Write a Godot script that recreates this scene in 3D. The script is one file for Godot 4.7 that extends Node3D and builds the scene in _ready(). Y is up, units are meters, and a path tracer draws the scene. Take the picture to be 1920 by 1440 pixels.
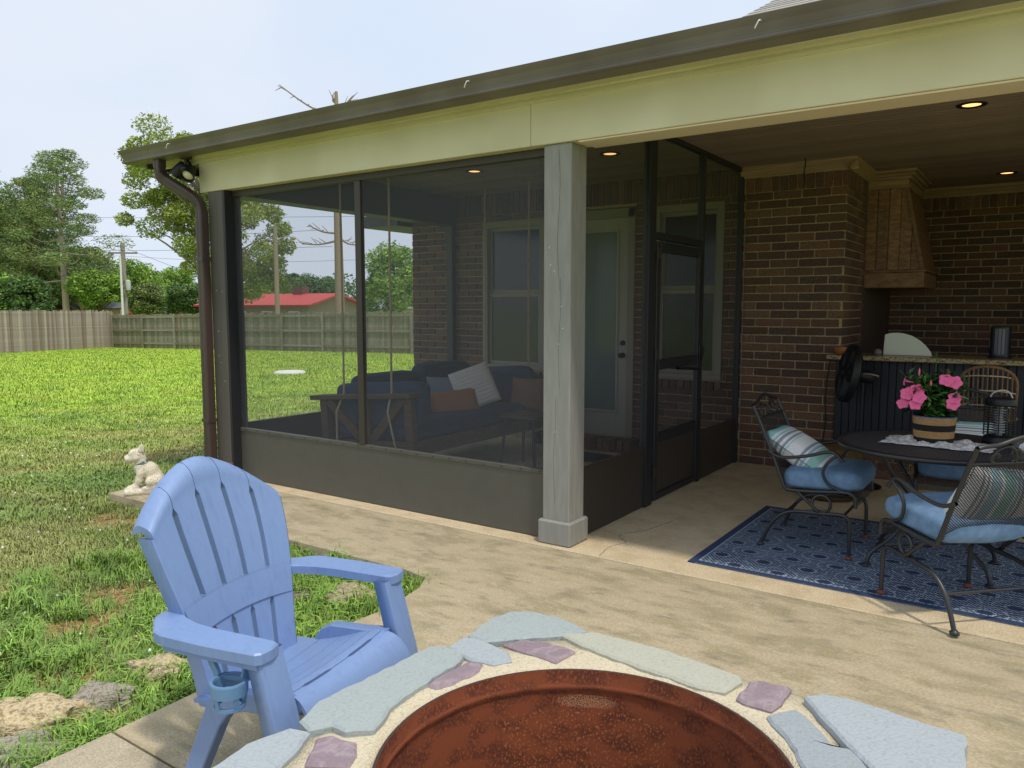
extends Node3D
# A screened porch and covered patio behind a brick house, seen from beside a stone fire pit.
# x runs along the facade, z out of the house towards the yard, y up; the camera stands over the origin.

class MB:
	var v := PackedVector3Array()
	var n := PackedVector3Array()
	var t := PackedVector2Array()
	var c := PackedColorArray()
	var i := PackedInt32Array()
	var xf := Transform3D()
	var col := Color.WHITE

	func at(x: float, y: float, z: float) -> MB:
		xf = Transform3D(Basis(), Vector3(x, y, z))
		return self

	func vert(p: Vector3, nn: Vector3, uv: Vector2) -> int:
		v.append(xf * p)
		n.append((xf.basis * nn).normalized())
		t.append(uv)
		c.append(col)
		return v.size() - 1

	# corners run anticlockwise as seen from outside
	func quad(a: Vector3, b: Vector3, cc: Vector3, d: Vector3, uvs: bool = true) -> void:
		var nn := (b - a).cross(cc - a)
		if nn.length() < 1e-12:
			nn = (cc - a).cross(d - a)
		nn = nn.normalized()
		var k := vert(a, nn, Vector2(0, 1))
		vert(b, nn, Vector2(1, 1))
		vert(cc, nn, Vector2(1, 0))
		vert(d, nn, Vector2(0, 0))
		for q in [0, 2, 1, 0, 3, 2]:
			i.append(k + q)

	func leaf(p: Vector3, u: Vector3, w: Vector3) -> void:
		var nn := u.cross(w).normalized()
		var k := v.size()
		v.append(p - u)
		v.append(p - w)
		v.append(p + u)
		v.append(p + w)
		for q in 4:
			n.append(nn)
			c.append(col)
			t.append(Vector2.ZERO)
		i.append_array(PackedInt32Array([k, k + 2, k + 1, k, k + 3, k + 2]))

	func tri(a: Vector3, b: Vector3, cc: Vector3) -> void:
		var nn := (b - a).cross(cc - a).normalized()
		var k := vert(a, nn, Vector2(0, 1))
		vert(b, nn, Vector2(1, 1))
		vert(cc, nn, Vector2(0.5, 0))
		for q in [0, 2, 1]:
			i.append(k + q)

	func box(cen: Vector3, size: Vector3, basis: Basis = Basis(), bev: float = 0.0) -> void:
		var h := size * 0.5
		var keep := xf
		xf = xf * Transform3D(basis, cen)
		bev = minf(bev, minf(h.x, minf(h.y, h.z)) * 0.9)
		var ax := [Vector3(1, 0, 0), Vector3(0, 1, 0), Vector3(0, 0, 1)]
		for a in 3:
			var u: Vector3 = ax[(a + 1) % 3]
			var w: Vector3 = ax[(a + 2) % 3]
			var hu: float = h[(a + 1) % 3] - bev
			var hw: float = h[(a + 2) % 3] - bev
			for s in [1.0, -1.0]:
				var o: Vector3 = ax[a] * h[a] * s
				if s > 0:
					quad(o - u * hu - w * hw, o + u * hu - w * hw, o + u * hu + w * hw, o - u * hu + w * hw)
				else:
					quad(o - u * hu - w * hw, o - u * hu + w * hw, o + u * hu + w * hw, o + u * hu - w * hw)
		if bev > 0.0:
			for a in 3:
				var u: Vector3 = ax[(a + 1) % 3]
				var w: Vector3 = ax[(a + 2) % 3]
				var ha: float = h[a] - bev
				for su in [1.0, -1.0]:
					for sw in [1.0, -1.0]:
						var p1: Vector3 = u * h[(a + 1) % 3] * su + w * (h[(a + 2) % 3] - bev) * sw
						var p2: Vector3 = u * (h[(a + 1) % 3] - bev) * su + w * h[(a + 2) % 3] * sw
						var e: Vector3 = ax[a] * ha
						if su * sw > 0:
							quad(p1 - e, p2 - e, p2 + e, p1 + e) if (p2 - p1).cross(e).dot(u * su + w * sw) > 0 else quad(p1 - e, p1 + e, p2 + e, p2 - e)
						else:
							quad(p1 - e, p2 - e, p2 + e, p1 + e) if (p2 - p1).cross(e).dot(u * su + w * sw) > 0 else quad(p1 - e, p1 + e, p2 + e, p2 - e)
			for sx in [1.0, -1.0]:
				for sy in [1.0, -1.0]:
					for sz in [1.0, -1.0]:
						var pa := Vector3(h.x * sx, (h.y - bev) * sy, (h.z - bev) * sz)
						var pb := Vector3((h.x - bev) * sx, h.y * sy, (h.z - bev) * sz)
						var pc := Vector3((h.x - bev) * sx, (h.y - bev) * sy, h.z * sz)
						if sx * sy * sz > 0:
							tri(pa, pb, pc)
						else:
							tri(pa, pc, pb)
		xf = keep

	# a box by its two corners
	func bx(x0: float, x1: float, y0: float, y1: float, z0: float, z1: float, bev: float = 0.0) -> void:
		box(Vector3((x0 + x1) / 2, (y0 + y1) / 2, (z0 + z1) / 2), Vector3(absf(x1 - x0), absf(y1 - y0), absf(z1 - z0)), Basis(), bev)

	# a bar of w (sideways) by h (along up) between two points
	func bar(p0: Vector3, p1: Vector3, w: float, h: float, up: Vector3 = Vector3.UP, bev: float = 0.0) -> void:
		var d := (p1 - p0).normalized()
		if absf(d.dot(up)) > 0.98:
			up = Vector3(1, 0, 0)
		var s := d.cross(up).normalized()
		var u := s.cross(d).normalized()
		box((p0 + p1) / 2, Vector3(w, h, p0.distance_to(p1)), Basis(s, u, -d), bev)

	# smooth surface over rows of points; anticlockwise (row, then column) outside unless flip
	func grid(rows: Array, cu: bool = false, cv: bool = false, flip: bool = false) -> void:
		var nr := rows.size()
		var nc: int = rows[0].size()
		var nor := PackedVector3Array()
		nor.resize(nr * nc)
		var rr := nr if cv else nr - 1
		var cc := nc if cu else nc - 1
		for r in rr:
			for q in cc:
				var r2 := (r + 1) % nr
				var q2 := (q + 1) % nc
				var a: Vector3 = rows[r][q]
				var f := ((rows[r][q2] as Vector3) - a).cross((rows[r2][q2] as Vector3) - a) + ((rows[r2][q2] as Vector3) - a).cross((rows[r2][q] as Vector3) - a)
				if flip:
					f = -f
				for k in [r * nc + q, r * nc + q2, r2 * nc + q, r2 * nc + q2]:
					nor[k] += f
		var base := v.size()
		var wc := nc + (1 if cu else 0)
		var wr := nr + (1 if cv else 0)
		for r in wr:
			for q in wc:
				var k := (r % nr) * nc + q % nc
				var nn := nor[k]
				vert(rows[r % nr][q % nc], nn.normalized() if nn.length() > 1e-12 else Vector3.UP, Vector2(float(q) / (wc - 1), float(r) / (wr - 1)))
		for r in rr:
			for q in cc:
				var a := base + r * wc + q
				var b := a + 1
				var e := a + wc
				if flip:
					i.append_array(PackedInt32Array([a, b, e + 1, a, e + 1, e]))
				else:
					i.append_array(PackedInt32Array([a, e + 1, b, a, e, e + 1]))

	# a sheet with thickness: two smooth faces and crisp edges
	func slab(front: Array, back: Array, flip: bool = false) -> void:
		grid(front, false, false, flip)
		grid(back, false, false, not flip)
		var nr := front.size()
		var nc: int = front[0].size()
		var mid: Vector3 = ((front[nr / 2][nc / 2] as Vector3) + (back[nr / 2][nc / 2] as Vector3)) * 0.5
		var ring := []
		for q in nc:
			ring.append(Vector2i(0, q))
		for r in range(1, nr):
			ring.append(Vector2i(r, nc - 1))
		for q in range(nc - 2, -1, -1):
			ring.append(Vector2i(nr - 1, q))
		for r in range(nr - 2, 0, -1):
			ring.append(Vector2i(r, 0))
		for k in ring.size():
			var a: Vector2i = ring[k]
			var b: Vector2i = ring[(k + 1) % ring.size()]
			var fa: Vector3 = front[a.x][a.y]
			var fb: Vector3 = front[b.x][b.y]
			var ba: Vector3 = back[a.x][a.y]
			var bb: Vector3 = back[b.x][b.y]
			if (fb - fa).cross(ba - fa).dot((fa + fb) * 0.5 - mid) > 0:
				quad(fa, fb, bb, ba)
			else:
				quad(fb, fa, ba, bb)

	func tube(pts: Array, r: float, sides: int = 6, closed: bool = false, r2: float = -1.0) -> void:
		var m := pts.size()
		var rows := []
		var up := Vector3.ZERO
		for k in m:
			var d: Vector3
			if closed:
				d = (pts[(k + 1) % m] as Vector3) - (pts[(k + m - 1) % m] as Vector3)
			else:
				d = (pts[mini(k + 1, m - 1)] as Vector3) - (pts[maxi(k - 1, 0)] as Vector3)
			d = d.normalized()
			if up == Vector3.ZERO:
				up = Vector3.UP if absf(d.y) < 0.9 else Vector3(1, 0, 0.1).normalized()
			up = (up - d * d.dot(up)).normalized()
			var s := d.cross(up)
			var rad := r if r2 < 0.0 else lerpf(r, r2, float(k) / maxf(1, m - 1))
			var row := PackedVector3Array()
			for q in sides:
				var a := TAU * q / sides
				row.append((pts[k] as Vector3) + (s * cos(a) + up * sin(a)) * rad)
			rows.append(row)
		grid(rows, true, closed, false)
		if not closed:
			for e in [0, m - 1]:
				var nn: Vector3 = ((pts[0] as Vector3) - (pts[1] as Vector3)).normalized() if e == 0 else ((pts[m - 1] as Vector3) - (pts[m - 2] as Vector3)).normalized()
				var k0 := vert(pts[e], nn, Vector2.ZERO)
				for q in sides:
					vert(rows[e][q], nn, Vector2.ZERO)
				for q in sides:
					var b := k0 + 1 + q
					var d2 := k0 + 1 + (q + 1) % sides
					i.append_array(PackedInt32Array([k0, b, d2]) if e == 0 else PackedInt32Array([k0, d2, b]))

	# profile of (radius, height), from the bottom up outside
	func lathe(prof: Array, sides: int = 24, cen: Vector3 = Vector3.ZERO, hard: bool = false) -> void:
		var rows := []
		for p in prof:
			var row := PackedVector3Array()
			for q in sides:
				var a := -TAU * q / sides
				row.append(cen + Vector3(cos(a) * p.x, p.y, sin(a) * p.x))
			rows.append(row)
		if hard:
			for k in rows.size() - 1:
				grid([rows[k], rows[k + 1]], true)
		else:
			grid(rows, true)

	# a polygon in the (x, z) plane raised from y0 to y1 with a chamfer at the top
	func prism(poly: PackedVector2Array, y0: float, y1: float, bev: float = 0.0) -> void:
		if Geometry2D.is_polygon_clockwise(poly):
			poly.reverse()
		var m := poly.size()
		var top := PackedVector2Array()
		for k in m:
			var a := poly[(k + m - 1) % m]
			var b := poly[k]
			var d := poly[(k + 1) % m]
			var e1 := (b - a).normalized()
			var e2 := (d - b).normalized()
			var n1 := Vector2(-e1.y, e1.x)
			var n2 := Vector2(-e2.y, e2.x)
			var nn := (n1 + n2).normalized()
			top.append(b + nn * bev / maxf(0.4, nn.dot(n1)))
		for k in m:
			var a := poly[k]
			var b := poly[(k + 1) % m]
			quad(Vector3(b.x, y0, b.y), Vector3(a.x, y0, a.y), Vector3(a.x, y1 - bev, a.y), Vector3(b.x, y1 - bev, b.y))
			if bev > 0.0:
				var ta := top[k]
				var tb := top[(k + 1) % m]
				quad(Vector3(b.x, y1 - bev, b.y), Vector3(a.x, y1 - bev, a.y), Vector3(ta.x, y1, ta.y), Vector3(tb.x, y1, tb.y))
		var ti := Geometry2D.triangulate_polygon(top)
		if ti.is_empty():
			var mid := Vector2.ZERO
			for q in top:
				mid += q / m
			top.append(mid)
			for k in m:
				ti.append_array(PackedInt32Array([k, (k + 1) % m, m]))
		for f in range(0, ti.size(), 3):
			_cap(top, ti[f], ti[f + 1], ti[f + 2], y1, 1.0)
		var bi := Geometry2D.triangulate_polygon(poly)
		for f in range(0, bi.size(), 3):
			_cap(poly, bi[f], bi[f + 1], bi[f + 2], y0, -1.0)

	func _cap(p: PackedVector2Array, a: int, b: int, d: int, y: float, s: float) -> void:
		var pa := Vector3(p[a].x, y, p[a].y)
		var pb := Vector3(p[b].x, y, p[b].y)
		var pd := Vector3(p[d].x, y, p[d].y)
		if (pb - pa).cross(pd - pa).y * s > 0:
			tri(pa, pb, pd)
		else:
			tri(pa, pd, pb)

	func mesh(colors: bool = false) -> ArrayMesh:
		var a := []
		a.resize(Mesh.ARRAY_MAX)
		a[Mesh.ARRAY_VERTEX] = v
		a[Mesh.ARRAY_NORMAL] = n
		a[Mesh.ARRAY_TEX_UV] = t
		if colors:
			a[Mesh.ARRAY_COLOR] = c
		a[Mesh.ARRAY_INDEX] = i
		var am := ArrayMesh.new()
		am.add_surface_from_arrays(Mesh.PRIMITIVE_TRIANGLES, a)
		return am


var M := {}
var rng := RandomNumberGenerator.new()

func C(r: float, g: float, b: float, a: float = 1.0) -> Color:
	return Color(r / 255.0, g / 255.0, b / 255.0, a)

func V(x: float, y: float, z: float) -> Vector3:
	return Vector3(x, y, z)

func rr(a: float, b: float) -> float:
	return rng.randf_range(a, b)

func mat(col: Color, rough: float = 0.8, metal: float = 0.0) -> StandardMaterial3D:
	var m := StandardMaterial3D.new()
	m.albedo_color = col
	m.roughness = rough
	m.metallic = metal
	return m

func noise_tex(freq: float, octaves: int, cols: Array, offs: Array, size: int = 512, sd: int = 1, kind: int = FastNoiseLite.TYPE_SIMPLEX_SMOOTH) -> NoiseTexture2D:
	var f := FastNoiseLite.new()
	f.noise_type = kind
	f.seed = sd
	f.frequency = freq
	f.fractal_octaves = octaves
	var g := Gradient.new()
	g.offsets = PackedFloat32Array(offs)
	g.colors = PackedColorArray(cols)
	var t := NoiseTexture2D.new()
	t.width = size
	t.height = size
	t.seamless = true
	t.noise = f
	t.color_ramp = g
	return t

# grey height texture for relief
func height_tex(freq: float, octaves: int, size: int = 512, sd: int = 1, kind: int = FastNoiseLite.TYPE_SIMPLEX_SMOOTH) -> NoiseTexture2D:
	return noise_tex(freq, octaves, [Color.BLACK, Color.WHITE], [0.0, 1.0], size, sd, kind)

func tri_tex(m: StandardMaterial3D, t: Texture2D, scale: Vector3, world: bool = false) -> StandardMaterial3D:
	m.albedo_texture = t
	m.uv1_triplanar = true
	m.uv1_world_triplanar = world
	m.uv1_scale = scale
	m.uv1_triplanar_sharpness = 8.0
	return m

func relief(m: StandardMaterial3D, t: Texture2D, cm: float) -> StandardMaterial3D:
	m.heightmap_enabled = true
	m.heightmap_texture = t
	m.heightmap_scale = cm
	return m

func obj(called: String, mb: MB, m: Material, parent: Node3D, colors: bool = false) -> MeshInstance3D:
	return inst(called, mb.mesh(colors), m, parent)

func inst(called: String, me: Mesh, m: Material, parent: Node3D) -> MeshInstance3D:
	var o := MeshInstance3D.new()
	o.name = numbered(called, parent)
	o.mesh = me
	o.material_override = m
	parent.add_child(o, true)
	return o

func numbered(called: String, parent: Node) -> String:
	if not parent.has_node(NodePath(called)):
		return called
	var key := str(parent.get_instance_id()) + called
	var k: int = counts.get(key, 0) + 1
	counts[key] = k
	return "%s_%03d" % [called, k]

var counts := {}

func thing(called: String, label: String, category: String, at: Vector3 = Vector3.ZERO, turn: float = 0.0, group: String = "") -> Node3D:
	var o := Node3D.new()
	o.name = numbered(called, self)
	add_child(o, true)
	o.position = at
	o.rotation.y = turn
	o.set_meta("label", label)
	o.set_meta("category", category)
	if group != "":
		o.set_meta("group", group)
	return o

func tag(o: Node3D, label: String, category: String, group: String = "") -> Node3D:
	o.set_meta("label", label)
	o.set_meta("category", category)
	if group != "":
		o.set_meta("group", group)
	return o

func structure(o: Node3D, label: String = "", category: String = "") -> Node3D:
	o.set_meta("kind", "structure")
	if label != "":
		o.set_meta("label", label)
		o.set_meta("category", category)
	return o

func copy(o: Node3D, label: String = "") -> Node3D:
	var base := String(o.name)
	var d: Node3D = o.duplicate()
	d.name = numbered(base, self)
	add_child(d, true)
	if label != "":
		d.set_meta("label", label)
	return d

func arc(cen: Vector3, u: Vector3, w: Vector3, r: float, a0: float, a1: float, k: int) -> Array:
	var out := []
	for q in k + 1:
		var a := lerpf(a0, a1, float(q) / k)
		out.append(cen + u * cos(a) * r + w * sin(a) * r)
	return out

# a smooth curve through a few points
func curve(pts: Array, per: int = 6) -> Array:
	var out := []
	var m := pts.size()
	for k in m - 1:
		var p0: Vector3 = pts[maxi(k - 1, 0)]
		var p1: Vector3 = pts[k]
		var p2: Vector3 = pts[k + 1]
		var p3: Vector3 = pts[mini(k + 2, m - 1)]
		for q in per:
			out.append(p1.cubic_interpolate(p2, p0, p3, float(q) / per))
	out.append(pts[m - 1])
	return out

# how the ground falls away from the patio towards the fence
func yg(x: float, z: float) -> float:
	var d := maxf(0.0, Vector2(x + 3.0, z + 3.5).length() - 3.0)
	return -0.10 - 0.0145 * minf(d, 60.0)

# where the grass is thin and dry
var patch := FastNoiseLite.new()
var patch2 := FastNoiseLite.new()

func bare(x: float, z: float) -> float:
	var b := patch.get_noise_2d(x, z) * 0.5 + 0.5 + patch2.get_noise_2d(x, z) * 0.25
	var near := clampf((13.0 - Vector2(x, z).length()) / 5.0, 0.0, 1.0)
	return clampf((b - 0.52) * 4.5, 0.0, 1.0) * near

func _ready() -> void:
	rng.seed = 11
	setup_view()
	patch.seed = 5
	patch.frequency = 0.42
	patch.fractal_octaves = 3
	patch2.seed = 9
	patch2.frequency = 2.2
	make_materials()
	build_ground()
	build_slabs()
	build_walls()
	build_porch()
	build_screens()
	build_kitchen()
	build_room()
	build_fence()
	build_background()
	build_trees()
	build_firepit()
	build_adirondack()
	build_dining()
	build_table_things()
	build_bar_things()
	build_swing()
	build_statue()
	build_rocks()
	build_grass()

func setup_view() -> void:
	var cam := Camera3D.new()
	cam.name = "camera"
	cam.fov = 2.0 * rad_to_deg(atan(720.0 / 1450.0))
	cam.near = 0.05
	cam.far = 2000.0
	add_child(cam)
	cam.position = Vector3(0, 1.5, 0)
	cam.rotation = Vector3(-atan(143.0 / 1450.0), deg_to_rad(34.6), 0)
	cam.current = true
	var we := WorldEnvironment.new()
	we.name = "world_environment"
	var e := Environment.new()
	e.tonemap_mode = Environment.TONE_MAPPER_LINEAR
	e.tonemap_exposure = 1.2
	e.background_mode = Environment.BG_SKY
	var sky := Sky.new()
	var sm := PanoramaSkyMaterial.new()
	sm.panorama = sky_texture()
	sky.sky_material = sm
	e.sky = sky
	e.sdfgi_enabled = true
	e.ssao_enabled = true
	e.ssil_enabled = true
	we.environment = e
	add_child(we)
	var sun := DirectionalLight3D.new()
	sun.name = "sun"
	sun.light_energy = 0.60
	sun.light_color = Color(1.0, 0.965, 0.91)
	sun.light_angular_distance = 3.0
	sun.shadow_enabled = true
	add_child(sun)
	sun.look_at_from_position(Vector3.ZERO, -SUN, Vector3(1, 0, 0))

# thin bright haze with soft cloud over pale blue
const SUN := Vector3(0.36, 0.90, 0.17)

func sky_texture() -> ImageTexture:
	var w := 512
	var h := 256
	var im := Image.create(w, h, false, Image.FORMAT_RGBF)
	var f := FastNoiseLite.new()
	f.seed = 21
	f.frequency = 1.5
	f.fractal_octaves = 5
	for y in h:
		var el := (0.5 - (y + 0.5) / h) * PI
		for x in w:
			var az := (x + 0.5) / w * TAU
			var d := Vector3(cos(az) * cos(el), sin(el), sin(az) * cos(el))
			var k := 0.5 + 0.9 * f.get_noise_3d(d.x * 1.2, maxf(d.y, 0.0) * 3.2, d.z * 1.2)
			k = smoothstep(0.15, 0.95, clampf(k, 0.0, 1.0))
			var up := clampf(maxf(d.y, 0.0) * 1.5, 0.0, 1.0)
			var clear := Color(0.58, 0.67, 0.80).lerp(Color(0.50, 0.63, 0.80), up)
			var cloud := Color(0.68, 0.72, 0.80)
			var c := clear.lerp(cloud, 0.25 + 0.6 * k)
			# haze glow round the sun, added as soft fill for the shaded patio
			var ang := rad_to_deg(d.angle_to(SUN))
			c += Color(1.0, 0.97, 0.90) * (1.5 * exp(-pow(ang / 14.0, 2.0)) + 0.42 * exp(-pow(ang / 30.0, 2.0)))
			if d.y < 0.0:
				c = Color(0.30, 0.34, 0.24)
			im.set_pixel(x, y, c)
	return ImageTexture.create_from_image(im)

func make_materials() -> void:
	var grain := height_tex(0.05, 4, 256, 3)
	var fine := height_tex(0.25, 3, 256, 4)
	M.fine = fine
	M.grain = grain
	M.bronze = mat(C(62, 56, 50), 0.5)
	M.bronze_dark = mat(C(40, 40, 44), 0.5)
	M.panel = tri_tex(mat(C(88, 86, 78), 0.5), noise_tex(0.01, 5, [C(246, 246, 246), C(255, 255, 255), C(250, 249, 246)], [0.2, 0.5, 0.8], 512, 8), V(0.7, 0.7, 0.7))
	M.gutter = tri_tex(mat(C(116, 108, 99), 0.5), noise_tex(0.01, 4, [C(225, 222, 218), C(255, 255, 255)], [0.25, 0.75], 256, 9), V(0.4, 0.4, 0.4))
	M.downspout = mat(C(74, 60, 54), 0.45)
	M.cream = tri_tex(mat(C(222, 216, 182), 0.6), noise_tex(0.008, 4, [C(236, 234, 226), C(255, 255, 255)], [0.25, 0.75], 256, 10), V(0.3, 0.3, 0.3))
	M.post = tri_tex(mat(C(148, 147, 141), 0.62), noise_tex(0.02, 4, [C(244, 244, 243), C(255, 255, 255)], [0.3, 0.7], 512, 12), V(2.0, 0.35, 2.0))
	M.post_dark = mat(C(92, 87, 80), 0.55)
	M.screen = mat(Color(0.36, 0.37, 0.39, 0.34), 0.7)
	M.screen.transparency = BaseMaterial3D.TRANSPARENCY_ALPHA
	M.screen_dark = mat(Color(0.30, 0.31, 0.32, 0.40), 0.7)
	M.screen_dark.transparency = BaseMaterial3D.TRANSPARENCY_ALPHA
	# concrete
	var conc := concrete_image(31, C(200, 188, 160), C(178, 168, 138), C(214, 206, 184), C(136, 130, 108))
	M.conc_front = relief(tri_tex(mat(C(232, 226, 218), 0.9), conc, V(0.17, 0.3, 0.40), true), fine, 0.12)
	var conc2 := concrete_image(47, C(226, 210, 180), C(214, 196, 164), C(234, 222, 196), C(192, 176, 148))
	M.conc_cover = relief(tri_tex(mat(C(234, 229, 220), 0.85), conc2, V(0.25, 0.25, 0.25), true), fine, 0.06)
	var conc3 := concrete_image(52, C(202, 192, 168), C(184, 174, 150), C(216, 208, 188), C(160, 152, 132))
	M.conc_walk = relief(tri_tex(mat(C(226, 222, 216), 0.9), conc3, V(0.3, 0.3, 0.3), true), fine, 0.12)
	# bricks
	var bt := noise_tex(0.03, 4, [C(200, 190, 190), C(255, 255, 255), C(225, 215, 205)], [0.25, 0.5, 0.8], 512, 14)
	var bf := noise_tex(0.022, 3, [C(215, 205, 200), C(245, 240, 235), C(250, 245, 240), Color(1.9, 1.8, 1.5), Color(2.2, 2.1, 1.7)], [0.2, 0.5, 0.66, 0.72, 0.9], 512, 15)
	var bd := height_tex(0.09, 4, 256, 16)
	M.bricks = []
	for cc in [C(120, 90, 74), C(108, 82, 70), C(130, 98, 80), C(102, 80, 72), C(116, 92, 80)]:
		M.bricks.append(relief(tri_tex(mat(cc, 0.9), bt, V(3, 3, 3), true), bd, 0.5))
	for cc in [C(100, 82, 76), C(130, 102, 84)]:
		M.bricks.append(relief(tri_tex(mat(cc, 0.9), bf, V(3, 3, 3), true), bd, 0.5))
	M.mortar = relief(tri_tex(mat(C(200, 184, 146), 0.95), noise_tex(0.1, 3, [C(210, 205, 200), C(255, 255, 255)], [0.3, 0.7], 256, 17), V(2, 2, 2), true), fine, 0.3)
	# woods
	var wg := wood_image(61)
	M.wood_tex = wg
	M.ceil = []
	for cc in [C(176, 156, 142), C(166, 148, 134), C(184, 164, 150)]:
		M.ceil.append(tri_tex(mat(cc, 0.6), wg, V(0.5, 3.0, 3.0)))
	M.wood_trim = tri_tex(mat(C(186, 160, 126), 0.6), wg, V(0.5, 3.0, 3.0))
	M.wood_warm = []
	for cc in [C(164, 128, 96), C(152, 118, 90), C(172, 136, 104)]:
		M.wood_warm.append(tri_tex(mat(cc, 0.6), wg, V(3.0, 0.6, 3.0)))
	M.swing_wood = tri_tex(mat(C(104, 82, 66), 0.7), wg, V(1.0, 3.0, 3.0))
	M.black_iron = mat(C(34, 35, 38), 0.42, 0.0)
	M.black_iron.metallic_specular = 0.6
	M.rust_foot = mat(C(110, 66, 50), 0.8)
	M.white = mat(C(228, 226, 220), 0.5)
	M.trim_tan = mat(C(150, 146, 132), 0.6)
	M.black = mat(C(22, 23, 26), 0.5)
	M.glass_dark = mat(C(26, 32, 34), 0.15)
	M.warm_lamp = mat(C(255, 220, 170), 0.5)
	M.warm_lamp.emission_enabled = true
	M.warm_lamp.emission = C(255, 196, 120)
	M.warm_lamp.emission_energy_multiplier = 1.6

# mottled weathered concrete: base, patch, bleached and stain tones
func concrete_image(sd: int, base: Color, patchc: Color, pale: Color, stain: Color) -> ImageTexture:
	var s := 1024
	var a := FastNoiseLite.new()
	a.seed = sd
	a.frequency = 0.012
	a.fractal_octaves = 6
	var b := FastNoiseLite.new()
	b.seed = sd + 1
	b.frequency = 0.05
	b.fractal_octaves = 5
	var f := FastNoiseLite.new()
	f.seed = sd + 2
	f.frequency = 0.35
	f.fractal_octaves = 2
	var g := FastNoiseLite.new()
	g.seed = sd + 3
	g.frequency = 0.016
	g.fractal_octaves = 6
	var ia := a.get_seamless_image(s, s)
	var ib := b.get_seamless_image(s, s)
	var ff := f.get_seamless_image(s, s)
	var ig := g.get_seamless_image(s, s)
	var da := ia.get_data()
	var db := ib.get_data()
	var df := ff.get_data()
	var dg := ig.get_data()
	var out := PackedByteArray()
	out.resize(s * s * 3)
	for k in s * s:
		var na := da[k] / 255.0
		var nb := db[k] / 255.0
		var nf := df[k] / 255.0
		var ng := dg[k] / 255.0
		var c := base.lerp(patchc, smoothstep(0.35, 0.8, na))
		c = c.lerp(pale, smoothstep(0.45, 0.85, nb) * 0.6)
		c = c.lerp(stain, smoothstep(0.5, 0.9, ng * 0.6 + nb * 0.4) * 0.75)
		var q := 0.82 + 0.34 * nf - 0.35 * smoothstep(0.80, 0.92, nf * 0.6 + nb * 0.4)
		out[k * 3] = int(clampf(c.r * q, 0, 1) * 255.0)
		out[k * 3 + 1] = int(clampf(c.g * q, 0, 1) * 255.0)
		out[k * 3 + 2] = int(clampf(c.b * q, 0, 1) * 255.0)
	var im := Image.create_from_data(s, s, false, Image.FORMAT_RGB8, out)
	return ImageTexture.create_from_image(im)

# grain along the first axis of the picture
func wood_image(sd: int) -> ImageTexture:
	var s := 512
	var f := FastNoiseLite.new()
	f.seed = sd
	f.frequency = 0.012
	f.fractal_octaves = 4
	var im := Image.create(s, s, false, Image.FORMAT_RGB8)
	for y in s:
		for x in s:
			var n := f.get_noise_2d(x * 0.35, y * 5.0) * 0.5 + f.get_noise_2d(x * 0.8 + 300.0, y * 16.0) * 0.35
			var q := clampf(0.84 + n * 0.42, 0.4, 1.0)
			im.set_pixel(x, y, Color(q, q * 0.98, q * 0.95))
	return ImageTexture.create_from_image(im)

func build_ground() -> void:
	var xs: Array = [-500.0, -300.0, -180.0, -120.0, -95.0, -80.0, -70.0, -62.0, -56.0, -50.0, -46.0, -42.0, -38.0, -34.0, -30.0, -26.0, -23.0, -20.0, -18.0, -16.5, -15.0]
	var q := -14.0
	while q < -2.3:
		xs.append(q)
		q += 0.14
	xs.append_array([-2.2, 0.0, 3.0, 8.0, 20.0, 60.0, 160.0, 400.0])
	var zs: Array = [-500.0, -300.0, -180.0, -120.0, -95.0, -80.0, -70.0, -60.0, -52.0, -46.0, -40.0, -36.0, -32.0, -28.0, -25.0, -22.0, -19.0, -17.0, -15.0, -13.5, -12.0, -10.5]
	q = -9.5
	while q < 0.8:
		zs.append(q)
		q += 0.14
	zs.append_array([1.5, 4.0, 10.0, 30.0, 80.0, 200.0])
	var nx := xs.size()
	var mb := MB.new()
	var grn := C(146, 158, 80).srgb_to_linear()
	var far := C(186, 208, 72).srgb_to_linear()
	var dry := C(178, 140, 88).srgb_to_linear()
	var dirt := C(160, 116, 78).srgb_to_linear()
	for z in zs:
		for x in xs:
			var b := bare(x, z)
			var d := Vector2(x, z).length()
			var g := grn.lerp(far, clampf((d - 7.0) / 9.0, 0.0, 1.0))
			mb.col = g.lerp(dry.lerp(dirt, clampf(patch2.get_noise_2d(x * 0.6, z * 0.6) * 1.5 + 0.5, 0.0, 1.0)), b * 0.9)
			mb.vert(Vector3(x, yg(x, z) + patch.get_noise_2d(x * 3.0, z * 3.0) * 0.012, z), Vector3.UP, Vector2.ZERO)
	for r in zs.size() - 1:
		for k in nx - 1:
			var a := r * nx + k
			mb.i.append_array(PackedInt32Array([a, a + 1, a + nx + 1, a, a + nx + 1, a + nx]))
	var m := mat(Color.WHITE, 0.95)
	m.vertex_color_use_as_albedo = true
	m.detail_enabled = true
	m.detail_blend_mode = BaseMaterial3D.BLEND_MODE_MUL
	m.detail_albedo = noise_tex(0.03, 5, [C(120, 120, 110), C(255, 255, 250), C(190, 190, 170)], [0.2, 0.5, 0.8], 512, 33)
	m.uv1_triplanar = true
	m.detail_uv_layer = BaseMaterial3D.DETAIL_UV_1
	m.uv1_world_triplanar = true
	m.uv1_scale = Vector3(0.8, 0.8, 0.8)
	structure(obj("ground", mb, m, self, true))

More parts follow.
